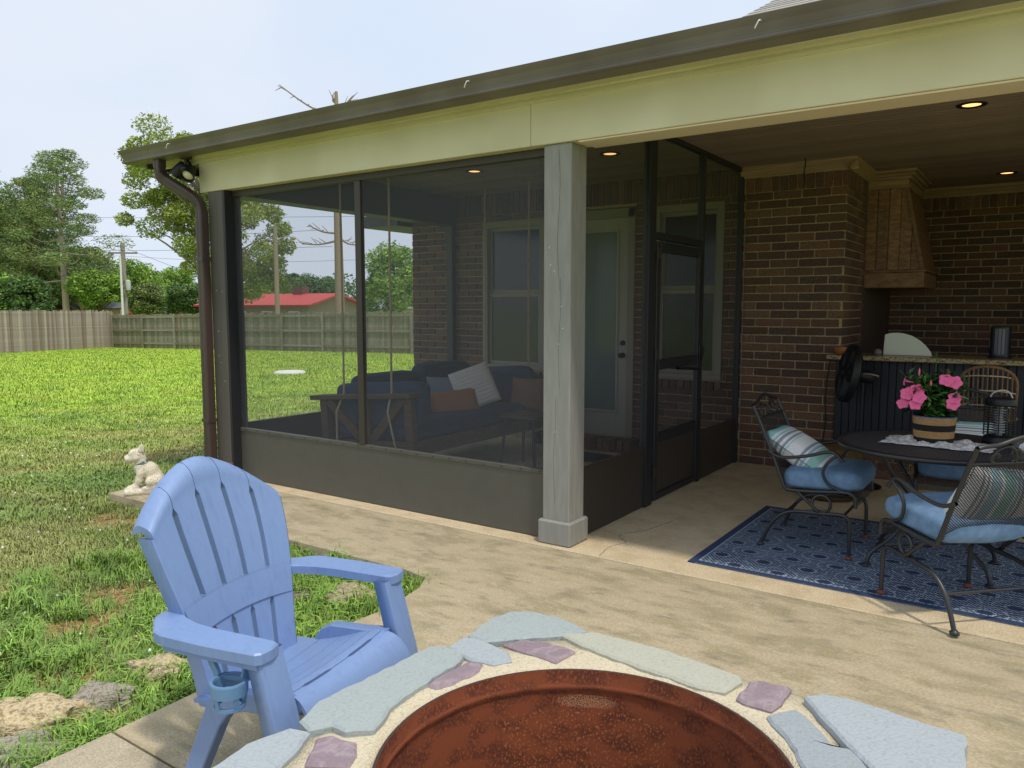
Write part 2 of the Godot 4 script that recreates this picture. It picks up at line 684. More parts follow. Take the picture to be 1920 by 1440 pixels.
func build_slabs() -> void:
	var a := MB.new()
	a.prism(PackedVector2Array([Vector2(-6.02, -4.05), Vector2(-6.02, -7.6), Vector2(-1.4, -7.6), Vector2(-1.4, -10.0), Vector2(3.2, -10.0), Vector2(3.2, -4.05)]), -0.16, 0.0, 0.006)
	var fa := obj("patio_floor", a, M.conc_cover, self)
	structure(fa)
	var ck := MB.new()
	var line := curve([V(-2.10, 0.001, -5.05), V(-2.13, 0.001, -4.86), V(-2.16, 0.001, -4.72), V(-2.25, 0.001, -4.52), V(-2.15, 0.001, -4.40), V(-2.19, 0.001, -4.27), V(-2.16, 0.001, -4.06)], 9)
	for k in line.size() - 1:
		var p0: Vector3 = (line[k] as Vector3) + V(rr(-0.006, 0.006), 0, rr(-0.004, 0.004))
		ck.bar(p0, line[k + 1], 0.0035 * rr(0.4, 1.2), 0.001)
	obj("crack", ck, mat(C(112, 98, 78), 0.95), fa)
	var b := MB.new()
	b.prism(PackedVector2Array([Vector2(-6.24, -3.24), Vector2(-6.24, -4.044), Vector2(-2.835, -4.044), Vector2(-2.985, -3.235)]), -0.16, -0.004, 0.008)
	structure(obj("patio_floor", b, M.conc_front, self))
	var c := MB.new()
	c.prism(PackedVector2Array([Vector2(-2.979, -3.235), Vector2(-2.829, -4.044), Vector2(3.2, -4.044), Vector2(3.2, -1.36), Vector2(-2.67, -1.36), Vector2(-2.7, -2.2), Vector2(-2.66, -2.75), Vector2(-2.72, -3.05), Vector2(-2.8, -3.2)]), -0.16, -0.004, 0.008)
	structure(obj("patio_floor", c, M.conc_front, self))
	var d := MB.new()
	d.prism(PackedVector2Array([Vector2(-2.67, -1.352), Vector2(3.2, -1.352), Vector2(3.2, 3.0), Vector2(-2.75, 3.0), Vector2(-2.68, 0.0)]), -0.16, -0.005, 0.008)
	structure(obj("path", d, M.conc_walk, self))

# running bond bricks with a mortar core; u runs along ax, holes are (u, y) rectangles left open
func brick_wall(root: Node3D, o: Vector3, ax: Vector3, nrm: Vector3, length: float, y0: float, rows: int, holes: Array, soldier: bool, skip: Variant = null) -> void:
	if not M.has("brick_mesh"):
		M.brick_mesh = []
		for k in 4:
			var b := MB.new()
			b.box(Vector3.ZERO, Vector3(0.2415, 0.0665, 0.06), Basis(Vector3.FORWARD, rr(-0.008, 0.008)), 0.005)
			M.brick_mesh.append(b.mesh())
	var ch := 0.0778
	var made := 0
	var rest := MB.new()
	for r in rows:
		var y := y0 + (r + 0.5) * ch
		var u := -(0.127 if r % 2 == 1 else 0.0) - rr(0.0, 0.012)
		while u < length:
			var u1 := u + 0.244 + rr(-0.004, 0.004)
			for seg in clip_span(maxf(u, 0.0), minf(u1, length), y, holes):
				var w: float = seg.y - seg.x
				if w > 0.025 and not (skip != null and skip.call((seg.x + seg.y) / 2, y)):
					place_brick(root, o + ax * (seg.x + seg.y) / 2 + Vector3.UP * y + nrm * rr(-0.026, -0.021), Basis(ax * w / 0.244, Vector3.UP, nrm), made, rest)
					made += 1
			u = u1 + 0.0105
	if soldier:
		var y := y0 + rows * ch + 0.122
		var u := 0.0
		while u < length - 0.03:
			for seg in clip_span(u, minf(u + 0.067, length), y, holes):
				if seg.y - seg.x > 0.03 and not (skip != null and skip.call(u, y)):
					place_brick(root, o + ax * (seg.x + seg.y) / 2 + Vector3.UP * y + nrm * -0.02, Basis(Vector3.UP, -ax * (seg.y - seg.x) / 0.067, nrm), made, rest)
					made += 1
			u += 0.0775

func place_brick(root: Node3D, p: Vector3, b: Basis, made: int, rest: MB) -> void:
	var t := inst("brick", M.brick_mesh[rng.randi() % 4], M.bricks[rng.randi() % M.bricks.size()], root)
	t.transform = Transform3D(b, p)

func clip_span(a: float, b: float, y: float, holes: Array) -> Array:
	var spans := [Vector2(a, b)]
	for h in holes:
		if y < h.position.y or y > h.end.y:
			continue
		var nxt := []
		for s in spans:
			if h.end.x <= s.x or h.position.x >= s.y:
				nxt.append(s)
				continue
			if h.position.x - s.x > 0.02:
				nxt.append(Vector2(s.x, h.position.x - 0.004))
			if s.y - h.end.x > 0.02:
				nxt.append(Vector2(h.end.x + 0.004, s.y))
		spans = nxt
	return spans

func build_walls() -> void:
	# pier between the screened room and the outdoor kitchen
	var p := thing("brick_pier", "brown brick wall end between the screen room and the outdoor kitchen", "brick wall", V(-1.95, 0, -7.36))
	var m := MB.new()
	m.bx(-0.44, 0.442, 0, 2.8, -0.87, -0.008)
	obj("mortar", m, M.mortar, p)
	brick_wall(p, V(-0.445, 0, 0), Vector3.RIGHT, Vector3.BACK, 0.895, 0.0, 33, [], true)
	brick_wall(p, V(0.45, 0, -0.012), Vector3.FORWARD, Vector3.RIGHT, 0.86, 0.0, 33, [], true, func(u: float, y: float) -> bool: return y < 0.9)
	# house wall behind the swing
	var h := thing("house_wall", "brown brick house wall with a door and two windows behind the swing", "brick wall", V(-6.6, 0, -7.37))
	m = MB.new()
	m.bx(0.0, 1.10, 0, 2.8, -0.25, -0.01)
	m.bx(1.96, 2.10, 0, 2.8, -0.25, -0.01)
	m.bx(3.06, 3.26, 0, 2.8, -0.25, -0.01)
	m.bx(4.0, 4.2, 0, 2.8, -0.25, -0.01)
	m.bx(1.10, 1.96, 0, 0.79, -0.25, -0.01)
	m.bx(1.10, 1.96, 2.49, 2.8, -0.25, -0.01)
	m.bx(3.26, 4.0, 0, 0.79, -0.25, -0.01)
	m.bx(3.26, 4.0, 2.52, 2.8, -0.25, -0.01)
	m.bx(2.10, 3.06, 2.54, 2.8, -0.25, -0.01)
	m.bx(2.10, 3.06, 0, 0.12, -0.25, -0.01)
	obj("mortar", m, M.mortar, h)
	brick_wall(h, V(0, 0, 0), Vector3.RIGHT, Vector3.BACK, 4.19, 0.0, 33, [Rect2(1.10, 0.70, 0.86, 1.80), Rect2(2.10, 0.0, 0.96, 2.54), Rect2(3.26, 0.70, 0.74, 1.82)], true, func(u: float, y: float) -> bool: return u > 1.1 and u < 2.6 and y < 0.5)
	# rowlock sill bricks below the windows and the door step
	for u in 11:
		place_brick(h, V(1.12 + u * 0.0775, 0.735, 0.0), Basis(Vector3.UP * 0.33, -Vector3.RIGHT, Vector3.BACK * 1.2), 0, null)
	for u in 10:
		place_brick(h, V(3.28 + u * 0.0775, 0.735, 0.0), Basis(Vector3.UP * 0.33, -Vector3.RIGHT, Vector3.BACK * 1.2), 0, null)
	for u in 15:
		place_brick(h, V(2.02 + u * 0.0775, 0.065, 0.12), Basis(Vector3.UP * 0.5, -Vector3.RIGHT, Vector3.BACK * 4.0), 0, null)
	# the hidden sides of the house
	var side := MB.new()
	side.bx(-6.6, -6.35, -0.6, 2.8, -14.0, -7.63)
	side.bx(-6.35, -1.52, -0.6, 2.8, -14.2, -14.0)
	side.bx(1.5, 1.75, -0.2, 2.8, -10.0, -7.75)  # unseen kitchen end wall, set close in to keep light out of the recess
	side.bx(-1.75, -1.5, -0.2, 2.8, -14.0, -8.24)
	side.bx(-1.5, 2.95, -0.2, 2.8, -10.2, -9.99)
	var hs := obj("house_shell", side, mat(C(92, 74, 64), 0.9), self)
	tag(hs, "brick outer walls of the house behind the porch and kitchen", "house wall")
	# kitchen back wall
	var k := thing("kitchen_wall", "dark brick back wall of the outdoor kitchen above the bar", "brick wall", V(-1.5, 0, -9.8))
	m = MB.new()
	m.bx(0.0, 3.0, 0, 2.8, -0.15, -0.01)
	obj("mortar", m, M.mortar, k)
	brick_wall(k, V(0, 0.93, 0), Vector3.RIGHT, Vector3.BACK, 2.25, 0.0, 21, [], true)

# a moulding: profile points (z, y) drawn out along x
func sweep_x(mb: MB, prof: Array, x0: float, x1: float) -> void:
	for k in prof.size() - 1:
		var a: Vector2 = prof[k]
		var b: Vector2 = prof[k + 1]
		mb.quad(V(x0, a.y, a.x), V(x1, a.y, a.x), V(x1, b.y, b.x), V(x0, b.y, b.x))

func build_porch() -> void:
	# ceiling of narrow tongue and groove boards
	var cl := Node3D.new()
	cl.name = "ceiling"
	add_child(cl)
	structure(cl)
	var backing := MB.new()
	backing.bx(-6.0, 3.0, 2.822, 2.85, -10.0, -4.2)
	obj("backing", backing, M.ceil[1], cl)
	var bm := MB.new()
	bm.box(Vector3.ZERO, Vector3(9.0, 0.022, 0.0845), Basis(), 0.004)
	var me := bm.mesh()
	var bm2 := MB.new()
	bm2.box(Vector3.ZERO, Vector3(4.5, 0.022, 0.0845), Basis(), 0.004)
	var me2 := bm2.mesh()
	var z := -4.365
	while z > -9.78:
		var b := inst("ceiling_board", me if z > -7.36 else me2, M.ceil[rng.randi() % 3], cl)
		b.position = V(-1.5 if z > -7.36 else 0.75, 2.811, z)
		z -= 0.0865
	# wooden crown along the pier, the hood wall and the kitchen
	var crown := [Vector2(0.0, 2.70), Vector2(0.018, 2.70), Vector2(0.024, 2.72), Vector2(0.055, 2.76), Vector2(0.075, 2.775), Vector2(0.08, 2.799)]
	var tr := thing("crown_moulding", "stained wood crown moulding where brick pier and kitchen walls meet the ceiling", "moulding", V(-1.95, 0, -7.36))
	var c := MB.new()
	var pr := []
	for q in crown:
		pr.append(Vector2(q.x + 0.004, q.y))
	sweep_x(c, pr, -0.49, 0.535)
	obj("moulding_piece", c, M.wood_trim, tr)
	c = MB.new()
	c.xf = Transform3D(Basis(Vector3.UP, PI / 2), V(0.45, 0, 0))
	sweep_x(c, pr, -0.08, 0.87)
	obj("moulding_piece", c, M.wood_trim, tr)
	c = MB.new()
	c.at(0.45, 0, -2.44)
	sweep_x(c, pr, 0.0, 4.2)
	obj("moulding_piece", c, M.wood_trim, tr)
	# beam over the columns, with the cream fascia boards and the trim
	var beam := thing("porch_beam", "pale yellow beam across the porch front with stepped trim", "beam", V(-2.5, 2.49, -4.2))
	var o := V(2.5, -2.49, 4.2)
	var b1 := MB.new().at(o.x, o.y, o.z)
	b1.bx(-6.11, -2.684, 2.49, 2.86, -4.32, -4.09, 0.003)
	obj("fascia_board", b1, M.cream, beam)
	b1 = MB.new().at(o.x, o.y, o.z)
	b1.bx(-2.6815, 3.0, 2.49, 2.86, -4.32, -4.09, 0.003)
	obj("fascia_board", b1, M.cream, beam)
	b1 = MB.new().at(o.x, o.y, o.z)
	sweep_x(b1, [Vector2(-4.092, 2.738), Vector2(-4.068, 2.738), Vector2(-4.068, 2.757), Vector2(-4.076, 2.761), Vector2(-4.076, 2.768), Vector2(-4.050, 2.772), Vector2(-4.046, 2.790), Vector2(-4.034, 2.806), Vector2(-4.020, 2.812), Vector2(-4.026, 2.817), Vector2(-4.000, 2.820), Vector2(-3.998, 2.832), Vector2(-3.976, 2.834), Vector2(-3.976, 2.86)], -6.72, 3.0)
	obj("trim", b1, M.cream, beam)
	b1 = MB.new().at(o.x, o.y, o.z)
	b1.bx(-2.35, 3.0, 2.478, 2.4885, -4.31, -4.10, 0.002)
	obj("beam_underside", b1, mat(C(222, 206, 172), 0.65), beam)
	b1 = MB.new().at(o.x, o.y, o.z)
	b1.bx(-6.06, -5.84, 2.47, 2.80, -7.3, -4.325, 0.003)
	obj("side_beam", b1, M.bronze_dark, beam)
	# roof deck, eaves and gutter
	var roof := thing("porch_roof", "low grey porch roof behind the brown gutter", "roof", V(-2.0, 2.86, -7.0))
	var rb := MB.new().at(2.0, -2.86, 7.0)
	rb.box(V(-1.86, 3.04, -7.03), V(9.72, 0.06, 6.1), Basis(Vector3.RIGHT, 0.045))
	obj("roof_deck", rb, mat(C(120, 114, 106), 0.9), roof)
	rb = MB.new().at(2.0, -2.86, 7.0)
	rb.bx(-6.70, -6.115, 2.80, 2.83, -10.0, -4.10)
	rb.bx(-6.735, -6.71, 2.74, 2.90, -10.0, -3.98)
	rb.bx(-6.73, 3.0, 2.862, 2.90, -4.1, -3.978)
	obj("eave", rb, M.bronze, roof)
	var gt := thing("gutter", "brown metal gutter along the whole porch eave", "gutter", V(-2.0, 2.77, -3.9))
	var g := MB.new().at(2.0, -2.77, 3.9)
	var gp := [Vector2(-3.974, 2.774), Vector2(-3.856, 2.774), Vector2(-3.840, 2.779), Vector2(-3.835, 2.786), Vector2(-3.838, 2.795), Vector2(-3.848, 2.799), Vector2(-3.846, 2.812), Vector2(-3.832, 2.850), Vector2(-3.818, 2.872), Vector2(-3.810, 2.887), Vector2(-3.822, 2.889), Vector2(-3.824, 2.868), Vector2(-3.86, 2.83), Vector2(-3.862, 2.786), Vector2(-3.968, 2.786), Vector2(-3.968, 2.885), Vector2(-3.974, 2.885), Vector2(-3.974, 2.774)]
	# mitred at the corner, where the trough turns along the side eave
	for k in gp.size() - 1:
		var a: Vector2 = gp[k]
		var b: Vector2 = gp[k + 1]
		var xa := -6.74 - (a.x + 3.974)
		var xb := -6.74 - (b.x + 3.974)
		g.quad(V(xa, a.y, a.x), V(3.0, a.y, a.x), V(3.0, b.y, b.x), V(xb, b.y, b.x))
		g.quad(V(xa, a.y, -10.0), V(xa, a.y, a.x), V(xb, b.y, b.x), V(xb, b.y, -10.0))
	obj("trough", g, M.gutter, gt)
	for x in [-6.1, -2.95, -1.2]:
		g = MB.new().at(2.0, -2.77, 3.9)
		g.tube(curve([V(x, 2.86, -3.83), V(x, 2.855, -3.80), V(x - 0.012, 2.835, -3.797), V(x - 0.02, 2.82, -3.799)], 4), 0.0035, 6)
		obj("gutter_spike", g, M.white, gt)
	# downspout with pleated elbows
	var ds := thing("downspout", "dark brown downspout with two pleated elbows at the far corner post", "downspout", V(-6.02, 0, -4.04))
	var path := [V(-6.41, 2.78, -3.91), V(-6.41, 2.72, -3.91)]
	path.append_array(curve([V(-6.41, 2.70, -3.91), V(-6.40, 2.655, -3.912), V(-6.37, 2.615, -3.92), V(-6.33, 2.585, -3.93)], 8))
	path.append_array([V(-6.15, 2.475, -3.995)])
	path.append_array(curve([V(-6.13, 2.462, -4.0), V(-6.075, 2.425, -4.02), V(-6.035, 2.375, -4.035), V(-6.02, 2.31, -4.04)], 8))
	path.append_array([V(-6.02, 2.25, -4.04), V(-6.02, 0.02, -4.04)])
	var rows := []
	var m := path.size()
	for k in m:
		var d: Vector3 = ((path[mini(k + 1, m - 1)] as Vector3) - (path[maxi(k - 1, 0)] as Vector3)).normalized()
		var w := d.cross(Vector3.BACK).normalized()
		var u := w.cross(d).normalized()
		var bend := (k > 1 and k < 26) or (k > 27 and k < 52)
		var s := 1.0 - (0.13 if bend and k % 2 == 0 else 0.0)
		var row := PackedVector3Array()
		for q in [Vector2(-0.045, -0.03), Vector2(-0.035, -0.04), Vector2(0.0, -0.037), Vector2(0.035, -0.04), Vector2(0.045, -0.03), Vector2(0.045, 0.03), Vector2(0.035, 0.04), Vector2(0.012, 0.04), Vector2(0.0, 0.033), Vector2(-0.012, 0.04), Vector2(-0.035, 0.04), Vector2(-0.045, 0.03)]:
			row.append((path[k] as Vector3) + (w * q.x + u * q.y) * s - V(-6.02, 0, -4.04))
		rows.append(row)
	var dm := MB.new()
	dm.grid(rows, true)
	obj("pipe", dm, M.downspout, ds)
	for y in [0.5, 1.9]:
		dm = MB.new()
		dm.bx(-0.05, 0.05, y, y + 0.03, -0.045, 0.045)
		obj("strap", dm, M.downspout, ds)
	# columns
	column(V(-2.5, 0, -4.21), "tall grey wooden porch column standing on the patio edge", M.post)
	column(V(-5.9, 0, -4.19), "dark corner column partly behind the brown downspout", M.post_dark)
	# main roof above, only its edge shows over the gutter
	var mr := thing("house_roof", "light grey shingled slope of the main house roof above the gutter", "roof", V(0, 4.0, -9.0))
	for k in 18:
		var sh := MB.new().at(0, -4.0, 9.0)
		var zz := -7.75 - k * 0.135
		var y := 4.43 + 0.5 * (-8.0 - zz)
		var x0 := -2.62 + 0.10 * (-8.0 - zz)
		sh.box(V((x0 + 4.0) / 2, y, zz), V(4.0 - x0, 0.02, 0.19), Basis(Vector3.RIGHT, 0.42))
		obj("shingle", sh, mat(C(150 + k % 3 * 8, 146 + k % 3 * 7, 142 + k % 3 * 6), 0.95), mr)
	var lowroof := MB.new().at(0, -4.0, 9.0)
	lowroof.box(V(0.8, 3.75, -6.75), V(6.8, 0.05, 2.0), Basis(Vector3.RIGHT, 0.4636))
	obj("lower_slope", lowroof, mat(C(140, 136, 132), 0.95), mr)
	var he := thing("house_eave", "dark overhanging eave of the house seen through the screen", "eave", V(-7.0, 2.5, -10.0))
	var h2 := MB.new()
	h2.bx(-0.2, 0.4, 0.0, 0.14, -4.0, 2.9)
	obj("soffit", h2, M.bronze_dark, he)
	# ceiling lights: trim ring, glowing lens and its lamp
	lamp(V(-0.477, 2.8, -5.9), "lit recessed ceiling light over the dining table")
	lamp(V(-3.13, 2.8, -6.0), "lit recessed ceiling light right of the near column inside the screen room")
	lamp(V(-4.59, 2.8, -6.02), "lit recessed ceiling light above the swing")
	lamp(V(-0.40, 2.8, -9.02), "lit recessed ceiling light at the back of the kitchen")
	# flood light under the eave corner
	var fl := thing("flood_light", "black twin flood light hanging under the eave corner beside the downspout", "flood light", V(-6.16, 2.8, -4.0))
	var f := MB.new()
	f.lathe([Vector2(0.0, 0.0), Vector2(0.05, 0.0), Vector2(0.05, -0.03), Vector2(0.0, -0.03)], 16)
	f.tube([V(0, 0, 0), V(0, -0.08, 0)], 0.014)
	obj("mount", f, M.bronze, fl)
	f = MB.new()
	f.lathe([Vector2(0.0, -0.17), Vector2(0.035, -0.16), Vector2(0.05, -0.11), Vector2(0.03, -0.08), Vector2(0, -0.075)], 14)
	obj("sensor_body", f, M.black, fl)
	for q in [[V(0.08, -0.155, 0.02), V(0.35, -0.75, 0.75)], [V(-0.09, -0.11, 0.0), V(-0.65, -0.7, 0.15)]]:
		var dir: Vector3 = (q[1] as Vector3).normalized()
		var bs := Basis(Quaternion(Vector3.UP, dir))
		f = MB.new()
		f.xf = Transform3D(bs, q[0])
		f.lathe([Vector2(0.0, -0.07), Vector2(0.035, -0.065), Vector2(0.045, -0.02), Vector2(0.058, 0.035), Vector2(0.062, 0.06), Vector2(0.056, 0.06), Vector2(0.052, 0.03)], 18)
		f.tube([V(0, -0.06, 0), V(0, -0.06, 0) + bs.inverse() * ((V(0, -0.08, 0) - (q[0] as Vector3)) * 0.8)], 0.012)
		var hd := obj("lamp_head", f, M.black, fl)
		f = MB.new()
		f.xf = Transform3D(bs, q[0])
		f.lathe([Vector2(0.052, 0.03), Vector2(0.04, 0.045), Vector2(0.02, 0.052), Vector2(0.0, 0.054)], 18)
		obj("lens", f, mat(C(226, 222, 196), 0.25), hd)
	# loose cable hanging from the ceiling by the pier
	var cb := MB.new()
	cb.tube(curve([V(0, 0, 0), V(0.005, -0.05, 0.004), V(-0.006, -0.13, 0.0), V(0.004, -0.19, 0.01), V(-0.004, -0.24, 0.0)], 5), 0.006, 6)
	var cab := obj("cable", cb, M.black, self)
	cab.position = V(-1.82, 2.80, -7.15)
	tag(cab, "short black cable hanging from the ceiling in front of the brick pier", "cable")

func lamp(p: Vector3, label: String) -> void:
	var t := thing("ceiling_light", label, "ceiling light", p, 0.0, "recessed lights in the porch ceiling")
	var m := MB.new()
	m.lathe([Vector2(0.055, -0.001), Vector2(0.06, -0.006), Vector2(0.088, -0.006), Vector2(0.09, 0.0)], 24)
	obj("trim_ring", m, M.black, t)
	m = MB.new()
	m.lathe([Vector2(0.0, -0.003), Vector2(0.055, -0.001)], 20)
	obj("lens", m, M.warm_lamp, t)
	var l := SpotLight3D.new()
	l.name = "lamp"
	l.light_energy = 0.025
	l.light_color = Color(1.0, 0.8, 0.55)
	l.spot_angle = 65.0
	l.spot_range = 8.0
	l.spot_attenuation = 2.0
	l.light_size = 0.05
	l.shadow_enabled = true
	t.add_child(l)
	l.position = V(0, -0.012, 0)
	l.rotation.x = -PI / 2

func column(p: Vector3, label: String, m_post: Material) -> void:
	var t := thing("porch_column", label, "column", p, 0.0, "columns of the porch front")
	var m := MB.new()
	m.bx(-0.0975, 0.0975, 0.15, 2.49, -0.09, 0.1, 0.006)
	var sh := obj("shaft", m, m_post, t)
	m = MB.new()
	for c in [[0.012, 2.45, 1.62, 0.0022], [0.022, 1.68, 1.0, 0.0016], [-0.01, 0.95, 0.3, 0.0014]]:
		var y: float = c[1]
		while y > c[2]:
			var x: float = c[0] + 0.008 * sin(y * 9.0) + rr(-0.001, 0.001)
			m.box(V(x, y - 0.02, 0.0998), V(c[3], 0.044, 0.001), Basis(V(0, 0, 1), rr(-0.05, 0.05)))
			y -= 0.04
	obj("crack", m, mat(C(70, 68, 66), 0.9), sh)
	m = MB.new()
	for k in 7:
		m.box(V(rr(-0.06, 0.06), rr(0.4, 1.9), 0.1), V(rr(0.003, 0.008), rr(0.004, 0.012), 0.0016), Basis(V(0, 0, 1), rr(-0.6, 0.6)))
	obj("paint_chip", m, mat(C(216, 214, 206), 0.8), sh)
	m = MB.new()
	m.bx(-0.12, 0.12, 0.0, 0.155, -0.115, 0.125, 0.01)
	obj("base", m, m_post, t)

func rails(mb: MB, list: Array) -> void:
	for r in list:
		mb.bx(r[0], r[1], r[2], r[3], r[4], r[5], 0.003)

func build_screens() -> void:
	# front wall
	var f := thing("screen_wall", "brown framed screen wall across the porch front, swing behind it", "screen wall", V(-4.2, 0, -4.19), 0.0, "screen walls of the porch room")
	var o := V(4.2, 0, 4.19)
	var m := MB.new().at(o.x, o.y, o.z)
	m.bx(-5.80, -2.603, 0.005, 0.43, -4.205, -4.182, 0.002)
	obj("kick_panel", m, M.panel, f)
	m = MB.new().at(o.x, o.y, o.z)
	m.bx(-5.80, -2.603, 0.425, 0.455, -4.215, -4.176, 0.003)
	obj("sill_rail", m, M.panel, f)
	for b in [[-5.80, -2.603, 2.44, 2.49], [-4.312, -4.250, 0.455, 2.44], [-2.632, -2.603, 0.455, 2.44]]:
		m = MB.new().at(o.x, o.y, o.z)
		m.bx(b[0], b[1], b[2], b[3], -4.215, -4.172, 0.003)
		obj("frame_rail", m, M.bronze, f)
	m = MB.new().at(o.x, o.y, o.z)
	m.bx(-5.80, -5.775, 0.0, 2.488, -4.235, -4.093, 0.003)
	obj("frame_rail", m, M.bronze_dark, f)
	for b in [[-5.775, -4.312], [-4.250, -2.632]]:
		m = MB.new().at(o.x, o.y, o.z)
		m.quad(V(b[0], 0.455, -4.192), V(b[1], 0.455, -4.192), V(b[1], 2.44, -4.192), V(b[0], 2.44, -4.192))
		obj("screen_mesh", m, M.screen, f)
	m = MB.new().at(o.x, o.y, o.z)
	var x := -5.7
	while x < -2.65:
		m.box(V(x, 0.44 + rr(-0.004, 0.004), -4.175), V(0.008, 0.008, 0.005))
		x += 0.152
	var s := obj("screws", m, M.bronze_dark, f)
	s.set_meta("kind", "stuff")
	# side wall beside the dining patio
	var w := thing("screen_wall", "dark screen wall beside the dining patio, around the screen door", "screen wall", V(-2.44, 0, -5.8), 0.0, "screen walls of the porch room")
	o = V(2.44, 0, 5.8)
	for b in [[-5.26, -4.30, 0.005, 0.43], [-7.33, -6.37, 0.005, 0.40]]:
		m = MB.new().at(o.x, o.y, o.z)
		m.bx(-2.455, -2.432, b[2], b[3], b[0], b[1], 0.002)
		obj("kick_panel", m, M.bronze, w)
		m = MB.new().at(o.x, o.y, o.z)
		m.bx(-2.46, -2.425, b[3], b[3] + 0.03, b[0], b[1], 0.003)
		obj("sill_rail", m, M.bronze, w)
		m = MB.new().at(o.x, o.y, o.z)
		m.quad(V(-2.443, b[3] + 0.03, b[1]), V(-2.443, b[3] + 0.03, b[0]), V(-2.443, 2.765, b[0]), V(-2.443, 2.765, b[1]))
		obj("screen_mesh", m, M.screen_dark, w)
	m = MB.new().at(o.x, o.y, o.z)
	m.quad(V(-2.443, 2.06, -5.385), V(-2.443, 2.06, -6.32), V(-2.443, 2.765, -6.32), V(-2.443, 2.765, -5.385))
	obj("screen_mesh", m, M.screen_dark, w)
	for b in [[-5.385, -5.26, 0.0, 2.765], [-6.37, -6.32, 0.0, 2.765], [-7.36, -7.33, 0.0, 2.765], [-6.32, -5.385, 2.01, 2.06], [-7.36, -4.3, 2.765, 2.80]]:
		m = MB.new().at(o.x, o.y, o.z)
		m.bx(-2.468, -2.415, b[2], b[3], b[0], b[1], 0.003)
		obj("frame_rail", m, M.bronze_dark, w)
	# screen door
	var d := thing("screen_door", "black framed screen door in the side screen wall, closed", "door", V(-2.43, 0, -5.85))
	for b in [[0.392, 0.455, 0.02, 1.99], [-0.46, -0.395, 0.02, 1.99], [-0.395, 0.392, 1.915, 1.99], [-0.395, 0.392, 0.02, 0.075], [-0.395, 0.392, 0.47, 0.545], [-0.395, 0.392, 1.03, 1.105]]:
		m = MB.new()
		m.bx(-0.016, 0.022, b[2], b[3], b[0], b[1], 0.005)
		obj("door_frame", m, M.bronze_dark, d)
	m = MB.new()
	m.bx(-0.006, 0.006, 0.075, 0.47, -0.395, 0.392)
	obj("kick_plate", m, M.bronze, d)
	for b in [[0.545, 1.03], [1.105, 1.915]]:
		m = MB.new()
		m.quad(V(0, b[0], 0.392), V(0, b[0], -0.395), V(0, b[1], -0.395), V(0, b[1], 0.392))
		obj("screen_mesh", m, M.screen_dark, d)
	m = MB.new()
	m.bx(0.02, 0.035, 1.06, 1.20, -0.445, -0.41, 0.004)
	m.tube(curve([V(0.03, 1.17, -0.428), V(0.06, 1.17, -0.428), V(0.065, 1.13, -0.425), V(0.06, 1.08, -0.39)], 4), 0.008)
	obj("handle", m, M.black, d)
	for y in [0.25, 1.15, 1.9]:
		m = MB.new()
		m.bx(0.02, 0.034, y - 0.04, y + 0.04, 0.43, 0.475, 0.003)
		obj("hinge", m, M.bronze, d)
	m = MB.new()
	m.tube([V(0.03, 1.02, 0.05), V(0.03, 0.99, -0.37)], 0.012)
	obj("closer", m, M.black, d)
	# far side wall, open to the yard
	var l := thing("screen_wall", "far side screen wall looking onto the lawn, swing in front", "screen wall", V(-5.92, 0, -5.8), 0.0, "screen walls of the porch room")
	o = V(5.92, 0, 5.8)
	m = MB.new().at(o.x, o.y, o.z)
	m.bx(-5.93, -5.91, 0.005, 0.44, -7.3, -4.29)
	obj("kick_panel", m, M.bronze_dark, l)
	m = MB.new().at(o.x, o.y, o.z)
	m.bx(-5.945, -5.895, 0.44, 0.47, -7.3, -4.29, 0.003)
	obj("sill_rail", m, M.bronze_dark, l)
	m = MB.new().at(o.x, o.y, o.z)
	m.bx(-5.99, -5.90, 0.0, 2.47, -7.36, -7.29, 0.003)
	obj("frame_rail", m, M.bronze_dark, l)

